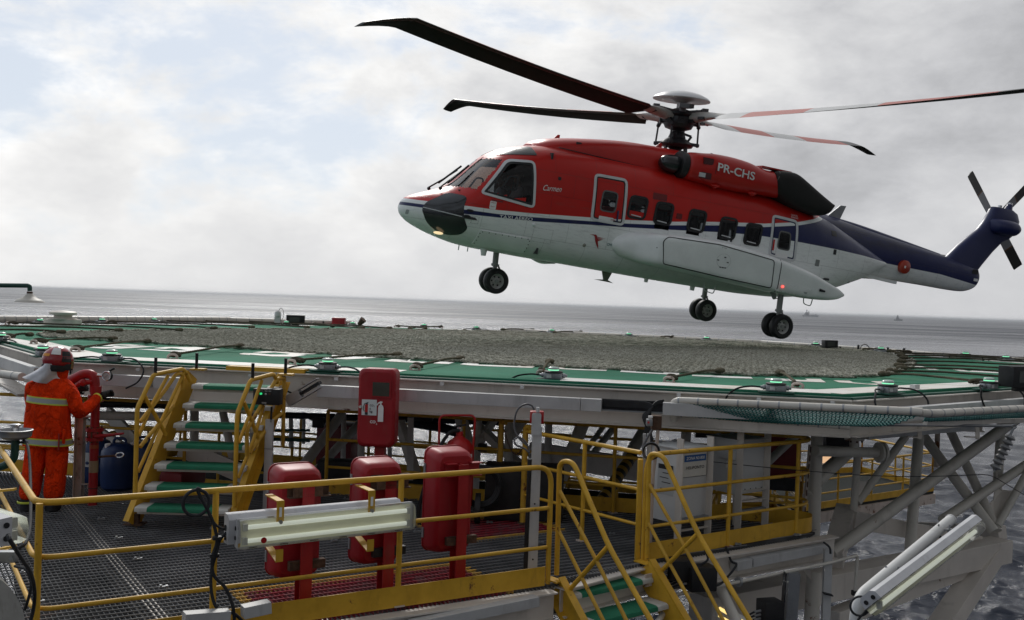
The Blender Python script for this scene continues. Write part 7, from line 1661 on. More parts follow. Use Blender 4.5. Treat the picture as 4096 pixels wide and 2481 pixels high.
MB().tube([(cx + .04, y_ - .06, zz(775)), (cx + .12, y_ - .10, zz(765)), M_(1055, 755, -.1)], [.028, .022, .012], 8).build('valve_lever', MT['redpipe'], t)
MB().cyl((cx, y_, zz(420)), (cx, y_, zz(350)), .062, 18).build('swivel', MT['redpipe'], t)
MB().tube(smoothpath([M_(805, 400), M_(808, 330), M_(790, 262), M_(720, 250, .02), M_(640, 285, .06), M_(570, 320, .10)], 6), [.055] * 31, 16).build('gooseneck', MT['redpipe'], t)
MB().tube([M_(790, 318, -.04), M_(690, 322, -.03), M_(640, 360, .0)], .03, 10).build('side_branch', MT['redpipe'], t); MB().ball(M_(710, 322, -.04), .045, 12, 8).build('branch_knob', MT['redpipe'], t)
gp = M_(918, 265, -.08); MB().cyl(M_(830, 262, -.03), M_(880, 265, -.05), .014, 10).build('gauge_stem', MT['chrome'], t)
gd = Vector((-.25, -1, 0)).normalized(); MB().cyl(gp - gd * .02, gp + gd * .02, .056, 24).build('pressure_gauge', MT['blackmetal'], t); MB().cyl(gp + gd * .021, gp + gd * .0225, .049, 24).build('gauge_dial', plain('gauge_face', (.42, .42, .40), .3), t); MB().tube(circ(gp + gd * .024, (1, -.25, 0), (0, 0, 1), .052, 0, 6.28, 24), .006, 6).build('gauge_bezel', MT['chrome'], t)
MB().beam(gp + gd * .026 - Vector((.02, 0, .02)), gp + gd * .026 + Vector((.02, 0, .015)), .004, .003).build('gauge_needle', MT['ink'], t)
for w in range(9): a_ = -.6 + w * .55; MB().beam(gp + gd * .025 + Vector((math.cos(a_) * .034, 0, math.sin(a_) * .034)), gp + gd * .025 + Vector((math.cos(a_) * .043, 0, math.sin(a_) * .043)), .003, .002).build('gauge_tick', MT['ink'], t)
MB().cyl(M_(930, 225, -.05), M_(978, 198, -.04), .013, 8).build('tiller', MT['black'], t)
MB().cyl((cx, y_, zz(985)), (cx, y_, zz(1085)), .0515, 18).build('paper_label', plain('tan_label', (.30, .22, .13), .7), t); MB().cyl((cx, y_, zz(850)), (cx, y_, zz(880)), .0515, 18).build('orange_band', plain('orange_tape', (.35, .07, .02), .6), t)
MB().tube([(cx + .05, y_, zz(955)), M_(900, 950, -.05), M_(985, 945, -.05)], .013, 8).build('branch_pipe', MT['rustmetal'], t); w_ = M_(1020, 940, -.06); MB().tube(circ(w_, (1, 0, 0), (0, .5, .5), .045, 0, 6.28, 18), .008, 6).build('handwheel', MT['chrome'], t)
MB().tube(circ((cx, y_, zz(1220)), (1, 0, 0), (0, 1, 0), .052, 0, 6.28, 16), .005, 5).build('cable_tie', MT['black'], t)
q2 = vplane(312, 2012, (-5.0, 11.62), (1, 0)); t = thing('support_column', 'pale rusty steel column standing beside the red fire monitor', 'column', (q2.x, q2.y, WZ)); zt = at_y(320, 1665, q2.y).z
MB().ibeam((q2.x, q2.y, WZ), (q2.x, q2.y, zt), .09, .10, .01, (1, 0, 0)).build('post', MT['whiterust'], t, smooth=False); MB().box((q2.x + .03, q2.y, zt), (.20, .14, .012)).build('top_plate', MT['whiterust'], t); zb_ = at_y(330, 1935, q2.y).z; MB().beam((q2.x + .04, q2.y - .02, zb_), (q2.x + .13, q2.y - .02, zb_), .05, .012).build('bracket', MT['whiterust'], t); MB().beam((q2.x + .125, q2.y - .02, zb_), (q2.x + .125, q2.y - .02, zb_ - .05), .05, .01, (1, 0, 0)).build('bracket_lip', MT['whiterust'], t)
# drums
DB = paint('blue_drum_plastic', (.012, .030, .10), .35, var=.15, scale=3)
def drum(label, px, py, h=.60, r=.19, lab=False):
    q = at_z(px, py, WZ); t = thing('plastic_drum', label, 'drum', q, 'blue plastic drums behind the stairs')
    MB().lathe([(r * .75, 0), (r * .95, .04), (r, .12), (r, h * .42), (r * 1.02, h * .5), (r, h * .58), (r * .98, h * .8), (r * .80, h * .92), (r * .55, h * .96), (0, h * .96)], (q.x, q.y, WZ), n=26).build('body', DB, t)
    MB().tube(fillet([(q.x - .08, q.y + .03, WZ + h * .92), (q.x - .07, q.y + .03, WZ + h * 1.06), (q.x + .07, q.y + .03, WZ + h * 1.06), (q.x + .08, q.y + .03, WZ + h * .92)], .04, 4), .018, 7).build('handle', DB, t); MB().cyl((q.x - r * .45, q.y - r * .5, WZ + h * .88), (q.x - r * .45, q.y - r * .55, WZ + h * .97), .035, 12).build('cap', MT['whitep'], t)
    if lab: MB().grid([[Vector((q.x + r * 1.01 * math.cos(w), q.y + r * 1.01 * math.sin(w), z)) for w in np.linspace(-2.4, -1.3, 8)] for z in (WZ + h * .42, WZ + h * .72)]).build('label', plain('pale_label', (.38, .40, .40), .6), t)
drum('blue plastic drum with a pale label just right of the red monitor riser', 385, 1938, lab=True); drum('blue plastic drum with white cap between the monitor and the stairs', 470, 1958 , r=.21); drum('blue plastic drum half hidden behind the stair handrail post', 565, 1950); 
# wash basin at the left
y_ = 8.9; B_px = lambda x, y: at_y(x, y, y_); bc = B_px(62, 1722)
t = thing('eyewash_basin', 'steel eyewash bowl on a dark green pipe at the left picture edge', 'eyewash basin', bc)
MB().lathe([(.04, -.085), (.10, -.075), (.135, -.05), (.142, .0), (.147, .005), (.135, .008), (.12, -.03), (.05, -.055), (0, -.06)], bc, n=30).build('bowl', MT['galv'], t); MB().lathe([(.03, -.04), (.03, .03), (.045, .04), (.045, .055), (.03, .06), (0, .06)], bc, n=14).build('spray_head', MT['chrome'], t)
MB().tube(fillet([bc - Vector((0, 0, .08)), bc - Vector((0, 0, .26)), bc + Vector((-.12, 0, -.34)), bc + Vector((-.5, 0, -.34))], .10, 6), .035, 14).build('drain_pipe', MT['darkgreen'], t); MB().beam(bc + Vector((-.3, .02, -.10)), bc + Vector((.1, .02, -.11)), .03, .02).build('valve_bar', MT['black'], t)
y_ = 7.6; t = thing('safety_shower', 'dark green pipe with a white bell shaped shower head above the horizon at the left', 'shower', at_y(120, 1180, y_))
MB().tube(fillet([at_y(-300, 1139, y_), at_y(119, 1143, y_), at_y(119, 1165, y_)], .05, 6), .017, 12).build('pipe', MT['darkgreen'], t); sp = at_y(119, 1172, y_)
MB().cyl(sp + Vector((0, 0, .01)), sp - Vector((0, 0, .012)), .021, 12).build('fitting', MT['rustmetal'], t)
MB().lathe([(.022, 0), (.03, -.01), (.05, -.03), (.09, -.048), (.105, -.06), (.109, -.068), (0, -.068)], sp - Vector((0, 0, .005)), n=28).build('shower_head', MT['cream'], t)
# round beige duct and channel in the lower left corner
y_ = 4.6; o = MB().lathe([(.0, .0), (.30, .0), (.30, -.8), (0, -.8)], at_y(-60, 2330, y_) + Vector((0, 0, -.45)), (0, -.15, 1), 36).build('vent_dome', MT['cream']); 
bpy.data.objects.remove(o)
t = thing('beige_housing', 'round topped beige steel housing cut by the lower left corner', 'housing', at_y(0, 2481, 5.0)); c_ = at_y(-112, 2520, 5.0)
P = [Vector((c_.x + .27 * math.cos(w), c_.y, c_.z + .30 * math.sin(w))) for w in np.linspace(0, PI, 20)] + [Vector((c_.x - .27, c_.y, c_.z - .4)), Vector((c_.x + .27, c_.y, c_.z - .4))]
MB().prism(P, (-.45, .6, 0)).build('shell', paint('dusty_beige', (.36, .34, .30), .7, var=.2, scale=12, dirt=.3), t); a_ = at_y(-60, 2226, 5.6); b2_ = at_y(66, 2226, 5.6); MB().beam(a_, b2_, .05, .06).build('channel', MT['galv'], t); MB().cyl(at_y(42, 2235, 5.56), at_y(42, 2235, 5.52), .012, 6).build('bolt', MT['galv'], t)
pb = [at_y(x, y, 5.8) for x, y in ((-20, 1965), (62, 1957))]; o = MB().beam(pb[0], pb[1], .03, .012).build('flat_bracket', MT['yellow']); tag(o, 'upper yellow flat bracket joining the corner rail at the left edge', 'bracket')
pb = [at_y(x, y, 5.8) for x, y in ((-20, 2200), (62, 2185))]; o = MB().beam(pb[0], pb[1], .03, .012).build('flat_bracket', MT['yellow']); tag(o, 'lower yellow flat bracket joining the corner rail at the left edge', 'bracket')
# channels on the beam side below the walkway
for lab, x0, y0, x1, y1 in (('grey channel cover at the bottom, left piece under the railing', 735, 2475, 915, 2462), ('grey channel cover at the bottom, right piece with a step', 970, 2448, 1078, 2425), ('grey tray cover below the toe board left of the lower stairs', 1640, 2505, 2145, 2402)):
    pz = Vector((RR.x, RR.y, 0)) + RN * .20; a_, b2_ = vplane(x0, y0, (pz.x, pz.y), (RD.x, RD.y)), vplane(x1, y1, (pz.x, pz.y), (RD.x, RD.y)); o = MB().beam(a_, b2_, .10, .085).build('cable_tray', MT['tray'], bevel=.003, smooth=False); tag(o, lab, 'cable tray')
pz = R2A + Vector((.58, -.8, 0)) * .18; d_ = (R2B - R2A).normalized()
for lab, x0, y0, x1, y1 in (('grey tray cover under the right railing, left piece', 2935, 2263, 2995, 2250), ('long grey tray cover under the right railing', 3000, 2248, 3300, 2190)):
    a_, b2_ = vplane(x0, y0, (pz.x, pz.y), (d_.x, d_.y)), vplane(x1, y1, (pz.x, pz.y), (d_.x, d_.y)); o = MB().beam(a_, b2_, .10, .095).build('cable_tray', MT['tray'], bevel=.003, smooth=False); tag(o, lab, 'cable tray')

# ------------------------------------------------------------------ firefighter
FC = Vector((-5.14, 11.10, WZ)); t = thing('person', 'firefighter in orange suit, red helmet and silver cape standing at the monitor', 'person', FC)
def fireproof(name, c):
    m, N, b = newmat(name); g = N.n('ShaderNodeNewGeometry'); P = g.outputs['Position']; n1 = N.noise(N.vmul(P, (1, 1, .5)), 6, 5, .6, .8); n2 = N.noise(P, 60, 3, .6)
    N.put(b.inputs['Base Color'], N.mix(N.smooth(n1, .3, .7), tuple(x * .72 for x in c) + (1,), tuple(min(1, x * 1.15) for x in c) + (1,))); b.inputs['Roughness'].default_value = .95; b.inputs['Specular IOR Level'].default_value = .15
    b1 = N.n('ShaderNodeBump', in_Strength=1.0, in_Distance=.10, in_Height=N.noise(N.vmul(P, (1, 1, .6)), 9, 4, .6, 1.2)); N.put(b.inputs['Normal'], b1); return m
OR = fireproof('orange_fire_suit', (.82, .042, .002)); ORJ = OR
LIME = plain('lime_reflective_tape', (.52, .58, .05), .5); SILV = plain('silver_reflective_tape', (.30, .31, .31), .35, .3)
pts = [(-.0, .02, .86), (.0, .02, 1.05), (.0, .03, 1.25), (.01, .06, 1.40), (.03, .10, 1.52), (-.19, .05, 1.36), (.21, .06, 1.36), (-.11, .03, .80), (.11, .03, .80), (-.135, .0, .46), (.11, .02, .46), (-.17, -.04, .10), (.09, .0, .10), (.33, .06, 1.08), (.40, .24, 1.20), (.42, .36, 1.27), (-.28, .22, 1.14), (-.10, .42, 1.24), (.08, .48, 1.32)]
ed = [(0, 1), (1, 2), (2, 3), (3, 4), (3, 5), (3, 6), (0, 7), (0, 8), (7, 9), (8, 10), (9, 11), (10, 12), (6, 13), (13, 14), (14, 15), (5, 16), (16, 17), (17, 18)]
rad = [(.20, .15), (.20, .15), (.20, .15), (.17, .13), (.07, .07), (.10, .10), (.10, .10), (.135, .14), (.135, .14), (.115, .12), (.12, .12), (.12, .12), (.12, .12), (.095, .095), (.065, .065), (.055, .055), (.09, .09), (.065, .065), (.055, .055)]
body = skin_body('body', pts, ed, rad, OR, t, world=False)
JS = [(.735, .265, .175, 0, .02), (.76, .262, .178, 0, .02), (.84, .257, .172, 0, .02), (1.0, .247, .165, 0, .02), (1.15, .238, .160, .0, .025), (1.28, .232, .155, .005, .035), (1.38, .215, .145, .01, .05), (1.44, .165, .125, .02, .06), (1.49, .09, .10, .025, .08)]
def jrow(z, w, d, cx, cy, k=0.0):
    r_ = []
    for i in range(40):
        a_ = 2 * PI * i / 40; c_, s_ = math.cos(a_), math.sin(a_); wob = 1 + .02 * math.sin(a_ * 5 + z * 9) * (1 if z < 1.35 else .3)
        r_.append(FC + Vector((cx + (w + k) * wob * math.copysign(abs(c_) ** .85, c_), cy + (d + k) * wob * math.copysign(abs(s_) ** .85, s_), z)))
    return r_
rows = [jrow(*s_) for s_ in smooth_st(JS, 4)]; mb = MB(); mb.grid(rows, closed=True); jk = mb.build('jacket', ORJ, t, ang=70)
def jint(z): return [float(np.interp(z, [s_[0] for s_ in JS], [s_[k] for s_ in JS])) for k in range(1, 5)]
for z0, sl in ((1.245, .035), (.79, .02)):
    for dz, hh, mt_, nm in ((0, .050, SILV, 'reflective_stripe'), (.030, .018, LIME, 'lime_stripe'), (-.030, .018, LIME, 'lime_stripe')):
        rws = []
        for q_ in (-hh / 2, hh / 2):
            r_ = jrow(z0 + dz + q_, *jint(z0 + dz + q_), k=.006); rws.append([v + Vector((0, 0, -(v.x - FC.x) * sl * 2)) for v in r_])
        MB().grid(rws, closed=True).build(nm, mt_, jk)
MB().box(FC + Vector((.235, -.10, .86)), (.03, .10, .16), (1, .5, 0)).build('pocket_flap', OR, jk, bevel=.01); MB().box(FC + Vector((.20, -.14, .80)), (.012, .012, .18)).build('strap', plain('red_strap', (.3, .02, .01), .7), jk)
for x, y in ((-.17, -.04), (.09, 0)):
    MB().lathe([(.104, .10), (.110, .104), (.110, .12), (.104, .124)], FC + Vector((x, y, 0)), n=20, cap=False).build('leg_tape', LIME, t)
    mb = MB(); mb.ball(FC + Vector((x, y + .05, .045)), .075, 14, 8, (.8, 1.7, .75)); mb.cyl(FC + Vector((x, y, .02)), FC + Vector((x, y, .14)), .08, 14); mb.build('boot', MT['black'], t)
MB().lathe([(.056, -.02), (.060, .0), (.060, .02)], FC + Vector((.41, .33, 1.245)), (.3, .75, .3), 16, cap=False).build('cuff_tape', LIME, t)
# gloves with fingers closing on the monitor body
def glove(c, d, side, name='glove'):
    c = Vector(c); d = Vector(d).normalized(); s_ = Vector((-d.y, d.x, 0)).normalized() * side; up = s_.cross(d) * side
    P = [Vector((0, 0, 0)), d * .05, d * .10]; E = [(0, 1), (1, 2)]; Rr = [.038, .045, .042]
    for k in range(4):
        b0 = d * (.10) + up * (.030 - .020 * k); i0 = len(P); L = (.030, .034, .031, .025)[k]
        P += [b0 + d * L, b0 + d * L * 1.5 + s_ * .028, b0 + d * L * 1.2 + s_ * .055]; E += [(2, i0), (i0, i0 + 1), (i0 + 1, i0 + 2)]; Rr += [.0125, .0115, .010]
    i0 = len(P); P += [d * .05 + up * .05 + s_ * .01, d * .085 + up * .06 + s_ * .035, d * .10 + up * .05 + s_ * .05]; E += [(1, i0), (i0, i0 + 1), (i0 + 1, i0 + 2)]; Rr += [.016, .014, .012]
    return skin_body(name, [c - FC + p for p in P], E, Rr, MT['black'], t, sub=1, world=False)
glove(FC + Vector((.42, .38, 1.275)), (.55, .6, .12), -1); glove(FC + Vector((.08, .48, 1.32)), (.6, .15, .1), 1)
# head, helmet, cape
hc = FC + Vector((.055, .10, 1.655)); hx = Vector((.62, .78, -.08)).normalized()       # looks towards the monitor, slightly to the right
h = MB(); h.ball(hc, .098, 18, 14, (.92, 1.05, 1.2)); h.ball(hc + hx * .105 - Vector((0, 0, .02)), .022, 8, 6); h.ball(hc + hx * .08 - Vector((0, 0, .075)), .045, 10, 8); h.build('head', SKIN, t)
h = MB(); h.lathe([(.085, -.20), (.095, -.14), (.108, -.05), (.110, .02), (.10, .08)], hc + Vector((.015, .0, 0)), n=22, cap=False); h.build('balaclava', OR, t)
HR = paint('helmet_red', (.30, .010, .014), .2, var=.08, coat=.6)
yh = Vector((-hx.y, hx.x, 0)).normalized(); zh = hx.cross(yh); 
def HP(a, b_, c_): return hc + hx * a + yh * b_ + zh * c_
mb = MB(); rows = []
for i in range(15):
    ph = PI / 2 - i * (PI / 2 + .42) / 14; rr_ = math.cos(ph); r_ = []
    for j in range(36):
        a_ = 2 * PI * j / 36; fx = .165 if math.cos(a_) > 0 else .175; low = -.055 if math.cos(a_) < .2 else .0
        z_ = math.sin(ph) * .150 + .035
        r_.append(HP(rr_ * math.cos(a_) * fx, rr_ * math.sin(a_) * .140, max(z_, -.045 + low * 0)))
    rows.append(r_)
mb.grid(rows, closed=True); hel = mb.build('helmet', HR, t, ang=70)
mb = MB(); rows = []
for z_, k in ((-.005, 1.02), (-.05, 1.03), (-.075, .98)):
    rows.append([HP(math.cos(a_) * .165 * k, math.sin(a_) * .142 * k, z_ - (.02 if math.cos(a_) < 0 else 0)) for a_ in np.linspace(0, 2 * PI, 37)[:-1]])
mb.grid(rows, closed=True); mb.build('helmet_rim', MT['black'], hel)
for sg in (1, -1):
    rows = []
    for u_ in np.linspace(.15, .85, 6):
        rows.append([HP(.168 * math.cos(v_) * math.cos(u_ * .9 - .1), sg * (.143 * math.sin(v_) * math.cos(u_ * .9 - .1)), .040 + .152 * math.sin(u_ * 1.2 - .35)) for v_ in np.linspace(1.0, 1.75, 6)])
    MB().grid(rows).build('side_cover', MT['black'], hel)
    rows = []
    for u_ in np.linspace(.35, .95, 5): rows.append([HP(.174 * math.cos(v_) * math.cos(u_ * .9), sg * (.146 * math.sin(v_) * math.cos(u_ * .9)), .038 + .155 * math.sin(u_ * 1.05)) for v_ in np.linspace(1.85, 2.5, 6)])
    MB().grid(rows).build('white_flash', MT['whitep'], hel)
rows = []
for z_ in (.07, .10): rows.append([HP(.180 * math.cos(v_) * math.cos((z_ - .035) / .15 * 1.1), .150 * math.sin(v_) * math.cos((z_ - .035) / .15 * 1.1), z_) for v_ in np.linspace(3.0, 3.7, 8)])
MB().grid(rows).build('yellow_label', plain('yellow_label', (.65, .25, .01), .5), hel)
mb = MB(); rows = [[HP(.172 * math.cos(v_), .145 * math.sin(v_), z_) for v_ in np.linspace(-1.0, 1.0, 16)] for z_ in (-.055, -.02, .035)]; mb.grid(rows); mb.build('visor', plain('gold_visor', (.50, .32, .12), .15, .9), hel)
rows = []
for i, v_ in enumerate(np.linspace(0, 1, 9)):
    r_ = []
    for w in np.linspace(0, 1, 22):
        xt = -.075 + .215 * w; xb = -.27 + .40 * w; yt = .10 - .17 * math.sin(PI * min(1, w * .9 + .12)) ; yb = .06 - .19 * math.sin(PI * min(1, w * .75 + .2))
        x = xt + (xb - xt) * v_ ** 1.5; y = yt + (yb - yt) * v_; z = 1.655 - .02 * abs(w - .4) - (.185 - .03 * math.cos(w * 3)) * v_ - .02 * v_ * math.sin(w * PI)
        y += .012 * math.sin(w * 15 + v_ * 3) * v_; r_.append(FC + Vector((x, y, z)))
    rows.append(r_)
MB().grid(rows).build('neck_cape', MT['silver'], hel, ang=80)
# ------------------------------------------------------------------ steel frame carrying the deck
def Q(px, py, y): return at_y(px, py, y)
fr = thing('support_frame', 'white tubular steel frame carrying the helideck over the sea', 'steel frame', (2, 14, -4))
UW = MT['white']; UC = paint('cream_tube_paint', (.55, .52, .46), .45, var=.12, scale=1.2, dirt=.3, rust=.2)
def T(a, b_, r, nm='tube', mt=None, n=18):
    a, b_ = Q(*a), Q(*b_); r = r * (a.y + b_.y) / 2 / FPX; return MB().cyl(a, b_, r, n).build(nm, mt or UC, fr)
def Bm(a, b_, w, h, nm='box_girder', mt=None, up=None, bev=0): return MB().beam(Q(*a), Q(*b_), w, h, up).build(nm, mt or UW, fr, smooth=False, bevel=bev)
# behind the cabinets
T((1365, 1660, 14.5), (1205, 1875, 13.4), 20); T((1450, 1680, 15), (1260, 1890, 13.8), 17); T((1376, 1650, 14.8), (1371, 1900, 14.8), 10); T((1163, 1650, 15.5), (1165, 1790, 15.5), 9); T((1216, 1650, 16), (1214, 1775, 16), 7)
T((1447, 1640, 14), (1441, 1900, 14), 13); Bm((1600, 1690, 13.8), (1665, 1905, 13.4), .10, .14); Bm((1643, 1670, 13.2), (1640, 1920, 13.2), .06, .08, 'channel_post', MT['tray']); T((1560, 1700, 15), (1558, 1880, 15), 9)
mb = MB(); pts = smoothpath([Q(1640, 1690, 14.5), Q(1700, 1700, 14.5), Q(1780, 1715, 14.6), Q(1850, 1745, 14.8), Q(1880, 1800, 15)], 6)
mb.tube(pts, .07, 8); mb.build('curved_pipe', MT['black'], fr)
Bm((1840, 1660, 14), (1905, 1900, 13.4), .12, .16); Bm((2000, 1640, 14.3), (1900, 1800, 13.6), .05, .14); T((1915, 1640, 13.8), (1900, 1960, 13.8), 16); Bm((1905, 1700, 14), (2110, 1890, 13.2), .12, .10); T((2038, 1640, 13.2), (2030, 1985, 13.2), 17); Bm((2105, 1650, 13.8), (2040, 1740, 13.5), .1, .18)
T((2350, 1650, 13.4), (2215, 1985, 12.6), 27); T((2197, 1650, 14), (2190, 1860, 14), 15); T((2425, 1690, 15.6), (2295, 1870, 14.6), 11); T((2465, 1700, 15.6), (2310, 1890, 14.4), 14); T((2590, 1700, 14.4), (2500, 1850, 13.6), 24, 'dark_brace')
Bm((2120, 1810, 14.2), (2590, 1885, 13.6), .12, .30); T((2750, 1660, 14), (2740, 1800, 14), 20); Bm((2790, 1670, 15), (2870, 1750, 15), .1, .12); T((2960, 1650, 16), (2955, 1780, 16), 12); T((3240, 1690, 15), (3060, 1860, 14), 16)
# striped strut
m, N, b = newmat('yellow_black_stripes'); g = N.n('ShaderNodeTexCoord'); x_ = N.n('ShaderNodeSeparateXYZ', in_0=g.outputs['Object']).outputs[2]
st = N.m('GREATER_THAN', N.m('FRACT', N.m('MULTIPLY', x_, 8.2)), .5); n1 = N.noise(g.outputs['Object'], 6, 5, .6)
N.put(b.inputs['Base Color'], N.mix(N.m('MULTIPLY', n1, .35), N.mix(st, (.015, .015, .013, 1), (.40, .24, .02, 1)), (.05, .04, .02, 1))); b.inputs['Roughness'].default_value = .5
a, b_ = Q(2530, 1822, 13.0), Q(2378, 2045, 12.2); d = (b_ - a); o = MB().cyl((0, 0, 0), (0, 0, d.length), .075, 20).build('striped_strut', m, fr, local=True)
zq = d.normalized(); xq = basis(zq)[0]; yq = zq.cross(xq); o.matrix_local = M_of(fr).inverted() @ Matrix(((xq.x, yq.x, zq.x, a.x), (xq.y, yq.y, zq.y, a.y), (xq.z, yq.z, zq.z, a.z), (0, 0, 0, 1)))
# left part under the deck
T((380, 1662, 13.4), (700, 1668, 13.2), 18); Bm((330, 1685, 14), (500, 1800, 13.4), .05, .16); Bm((430, 1650, 14.4), (560, 1790, 13.6), .05, .22); T((778, 1640, 13.6), (777, 1900, 13.6), 17); T((890, 1640, 13.6), (945, 1900, 13.2), 16); Bm((720, 1790, 13.2), (980, 1900, 12.9), .04, .24); Bm((700, 1900, 13.6), (880, 1800, 13.8), .05, .12)
T((1010, 1640, 14), (1008, 1900, 14), 10); T((870, 1700, 15), (1010, 1700, 15), 6, 'green_pipe', MT['darkgreen']); T((1000, 1755, 15), (1240, 1762, 15), 7, 'green_pipe', MT['darkgreen']); T((1000, 1720, 15.4), (1240, 1722, 15.4), 5, 'green_pipe', MT['darkgreen'])
# deep cross girders in the shade of the deck
for yy, z0, h in ((13.6, -1.25, .30), (16.5, -1.30, .42), (20.5, -1.30, .45), (25, -1.2, .4)):
    x0, x1 = -5.2 if yy < 15 else -8.5, 6.0 if yy < 15 else 9.2; MB().ibeam((x0, yy + .9, z0 - h / 2 + .12), (x1, yy - 1.0, z0 - h / 2 + .12), .2, h, .016).build('cross_girder', UW, fr, smooth=False)
# right hand frame
T((3270, 1690, 12.0), (3252, 2240, 12.0), 24, 'column'); mb = MB(); a, b_ = Q(3240, 1780, 11.8), Q(3212, 2090, 11.8); mb.beam(a, b_, .02, .07, (0, 1, 0)); mb.build('slotted_channel', MT['whiterust'], fr, smooth=False)
for k in range(9): q = a.lerp(b_, (k + .5) / 9); MB().box(q - Vector((0, .04, 0)), (.012, .012, .07)).build('slot', MT['rustmetal'], fr)
T((3262, 1804, 11.7), (3505, 1811, 12.2), 21, 'pipe'); T((3418, 1790, 12.0), (3416, 1700, 12.0), 19, 'pipe')
for dy in (-9, 7): a = Q(3418, 1748 + dy, 12.0); MB().cyl(a - Vector((0, 0, .016)), a + Vector((0, 0, .016)), .115, 22).build('pipe_flange', MT['cream'], fr)
for k in range(8): w = k * PI / 4; a = Q(3418, 1748, 12.0); MB().cyl(a + Vector((.095 * math.cos(w), .095 * math.sin(w), -.06)), a + Vector((.095 * math.cos(w), .095 * math.sin(w), .06)), .012, 6).build('flange_bolt', MT['rustmetal'], fr)
a = Q(3512, 1810, 12.2); d = Vector((.97, .2, 0)).normalized()
for k in (0, .05): MB().cyl(a + d * k, a + d * (k + .03), .125, 24).build('blind_flange', MT['cream'], fr)
T((3430, 1825, 13), (3415, 2040, 13), 15); T((3630, 1735, 13.4), (3430, 2010, 13), 16); T((3400, 1800, 13.6), (3262, 1925, 12.2), 28); T((3265, 1915, 12.2), (3235, 1990, 12.0), 26); T((3678, 1700, 14), (3640, 2205, 13.2), 21)
T((4060, 1680, 14.5), (3325, 2215, 12.2), 24); T((3690, 1740, 15), (3975, 2125, 14.2), 20); T((3790, 1700, 15.5), (3990, 2125, 14.4), 18); T((4180, 1810, 15.5), (3770, 2080, 13.8), 19); T((4120, 1870, 15), (3990, 2105, 14.4), 15); T((4006, 1690, 15.5), (3988, 1960, 15), 18); T((3752, 1690, 16), (3745, 1870, 16), 10, 'tube', MT['whiterust'])
mb = MB(); mb.prism([Q(3988, 1890, 15), Q(4010, 1960, 15), Q(4050, 1965, 15), Q(3995, 2105, 14.4), Q(3975, 2105, 14.4), Q(3950, 2025, 14.6), Q(3975, 2000, 14.8)], (0, .02, 0)); mb.build('gusset_plate', UW, fr, smooth=False)
mb = MB(); mb.prism([Q(3430, 1900, 13), Q(3440, 1925, 13), Q(3470, 1925, 13), Q(3440, 1980, 13), Q(3425, 1985, 13)], (0, .02, 0)); mb.build('gusset_plate', UW, fr, smooth=False)
def girder(a, b_, w, h, nm='box_girder', mt=None):
    o = MB().beam(Q(*a), Q(*b_), w, h).build(nm, mt or UW, fr, smooth=False, bevel=.008); return o
girder((3395, 2075, 13), (3900, 2170, 14.6), .22, .22); girder((3385, 2045, 13.2), (3330, 2240, 12.2), .25, .22)
girder((2800, 2440, 10.9), (4005, 2198, 14.6), .34, .33, 'main_girder', MT['white']); girder((3330, 2475, 12.2), (3880, 2265, 14.2), .20, .20); girder((3965, 2215, 14.4), (3735, 2560, 13.2), .30, .26); girder((4010, 2130, 14.9), (3600, 2110, 16.5), .2, .2)
T((3256, 2290, 11.6), (3240, 2600, 11.4), 30, 'column'); mb = MB(); mb.prism([Q(3185, 2235, 11.5), Q(3240, 2235, 11.5), Q(3245, 2320, 11.5), Q(3235, 2310, 11.5)], (0, .02, 0)); mb.build('gusset_plate', UW, fr, smooth=False)
T((2870, 2330, 10.3), (3000, 2600, 9.6), 22, 'brace'); girder((2300, 2600, 9.4), (3300, 2560, 11.0), .2, .2); T((2560, 2600, 8.6), (2700, 2380, 10), 12)
# thin pipe runs and brackets below the right walkway
def thing_pipe(lab, pts, r, mt=None, bend=.04, cat='pipe', nm='pipe'):
    o = MB().tube(fillet([Q(*p) for p in pts], bend, 5), r, 10).build(nm, mt or MT['cream']); tag(o, lab, cat); return o
thing_pipe('thin white pipe under the right railing, ending in a downturned leg', [(2680, 2385, 9.8), (3320, 2252, 10.9), (3430, 2222, 11.2), (3420, 2365, 11.2)], .018)
t = thing('pipe_flange', 'small bolted flange on the thin white pipe under the right railing', 'flange', Q(2955, 2322, 10.25)); d = (Q(3320, 2252, 10.9) - Q(2680, 2385, 9.8)).normalized(); a = Q(2955, 2327, 10.27); MB().cyl(a - d * .012, a + d * .012, .05, 16).build('disc', MT['galv'], t)
o = MB().box(Q(3418, 2372, 11.2), (.06, .06, .05)).build('valve', MT['black']); tag(o, 'black valve at the lower end of the thin white pipe leg', 'valve')
o = MB().beam(Q(3312, 2195, 10.95), Q(3300, 2560, 10.9), .085, .06, (0, 1, 0)).build('cable_duct', MT['tray'], smooth=False); tag(o, 'upright grey cable duct right of the column at the end of the right railing', 'cable duct')
o = MB().beam(Q(3312, 2375, 10.86), Q(3311, 2379, 10.86), .10, .075, (0, 1, 0)).build('strap', MT['black'], smooth=False); tag(o, 'black strap round the upright grey cable duct', 'strap')
t = thing('channel_post', 'dark slotted channel post hanging under the right walkway with bolts', 'channel post', Q(3170, 2400, 10.6)); MB().beam(Q(3175, 2290, 10.6), Q(3155, 2560, 10.6), .12, .10, (0, 1, 0)).build('web', MT['galv'], t, smooth=False); MB().beam(Q(3140, 2290, 10.5), Q(3122, 2560, 10.5), .012, .10, (0, 1, 0)).build('flange', MT['blackmetal'], t, smooth=False)
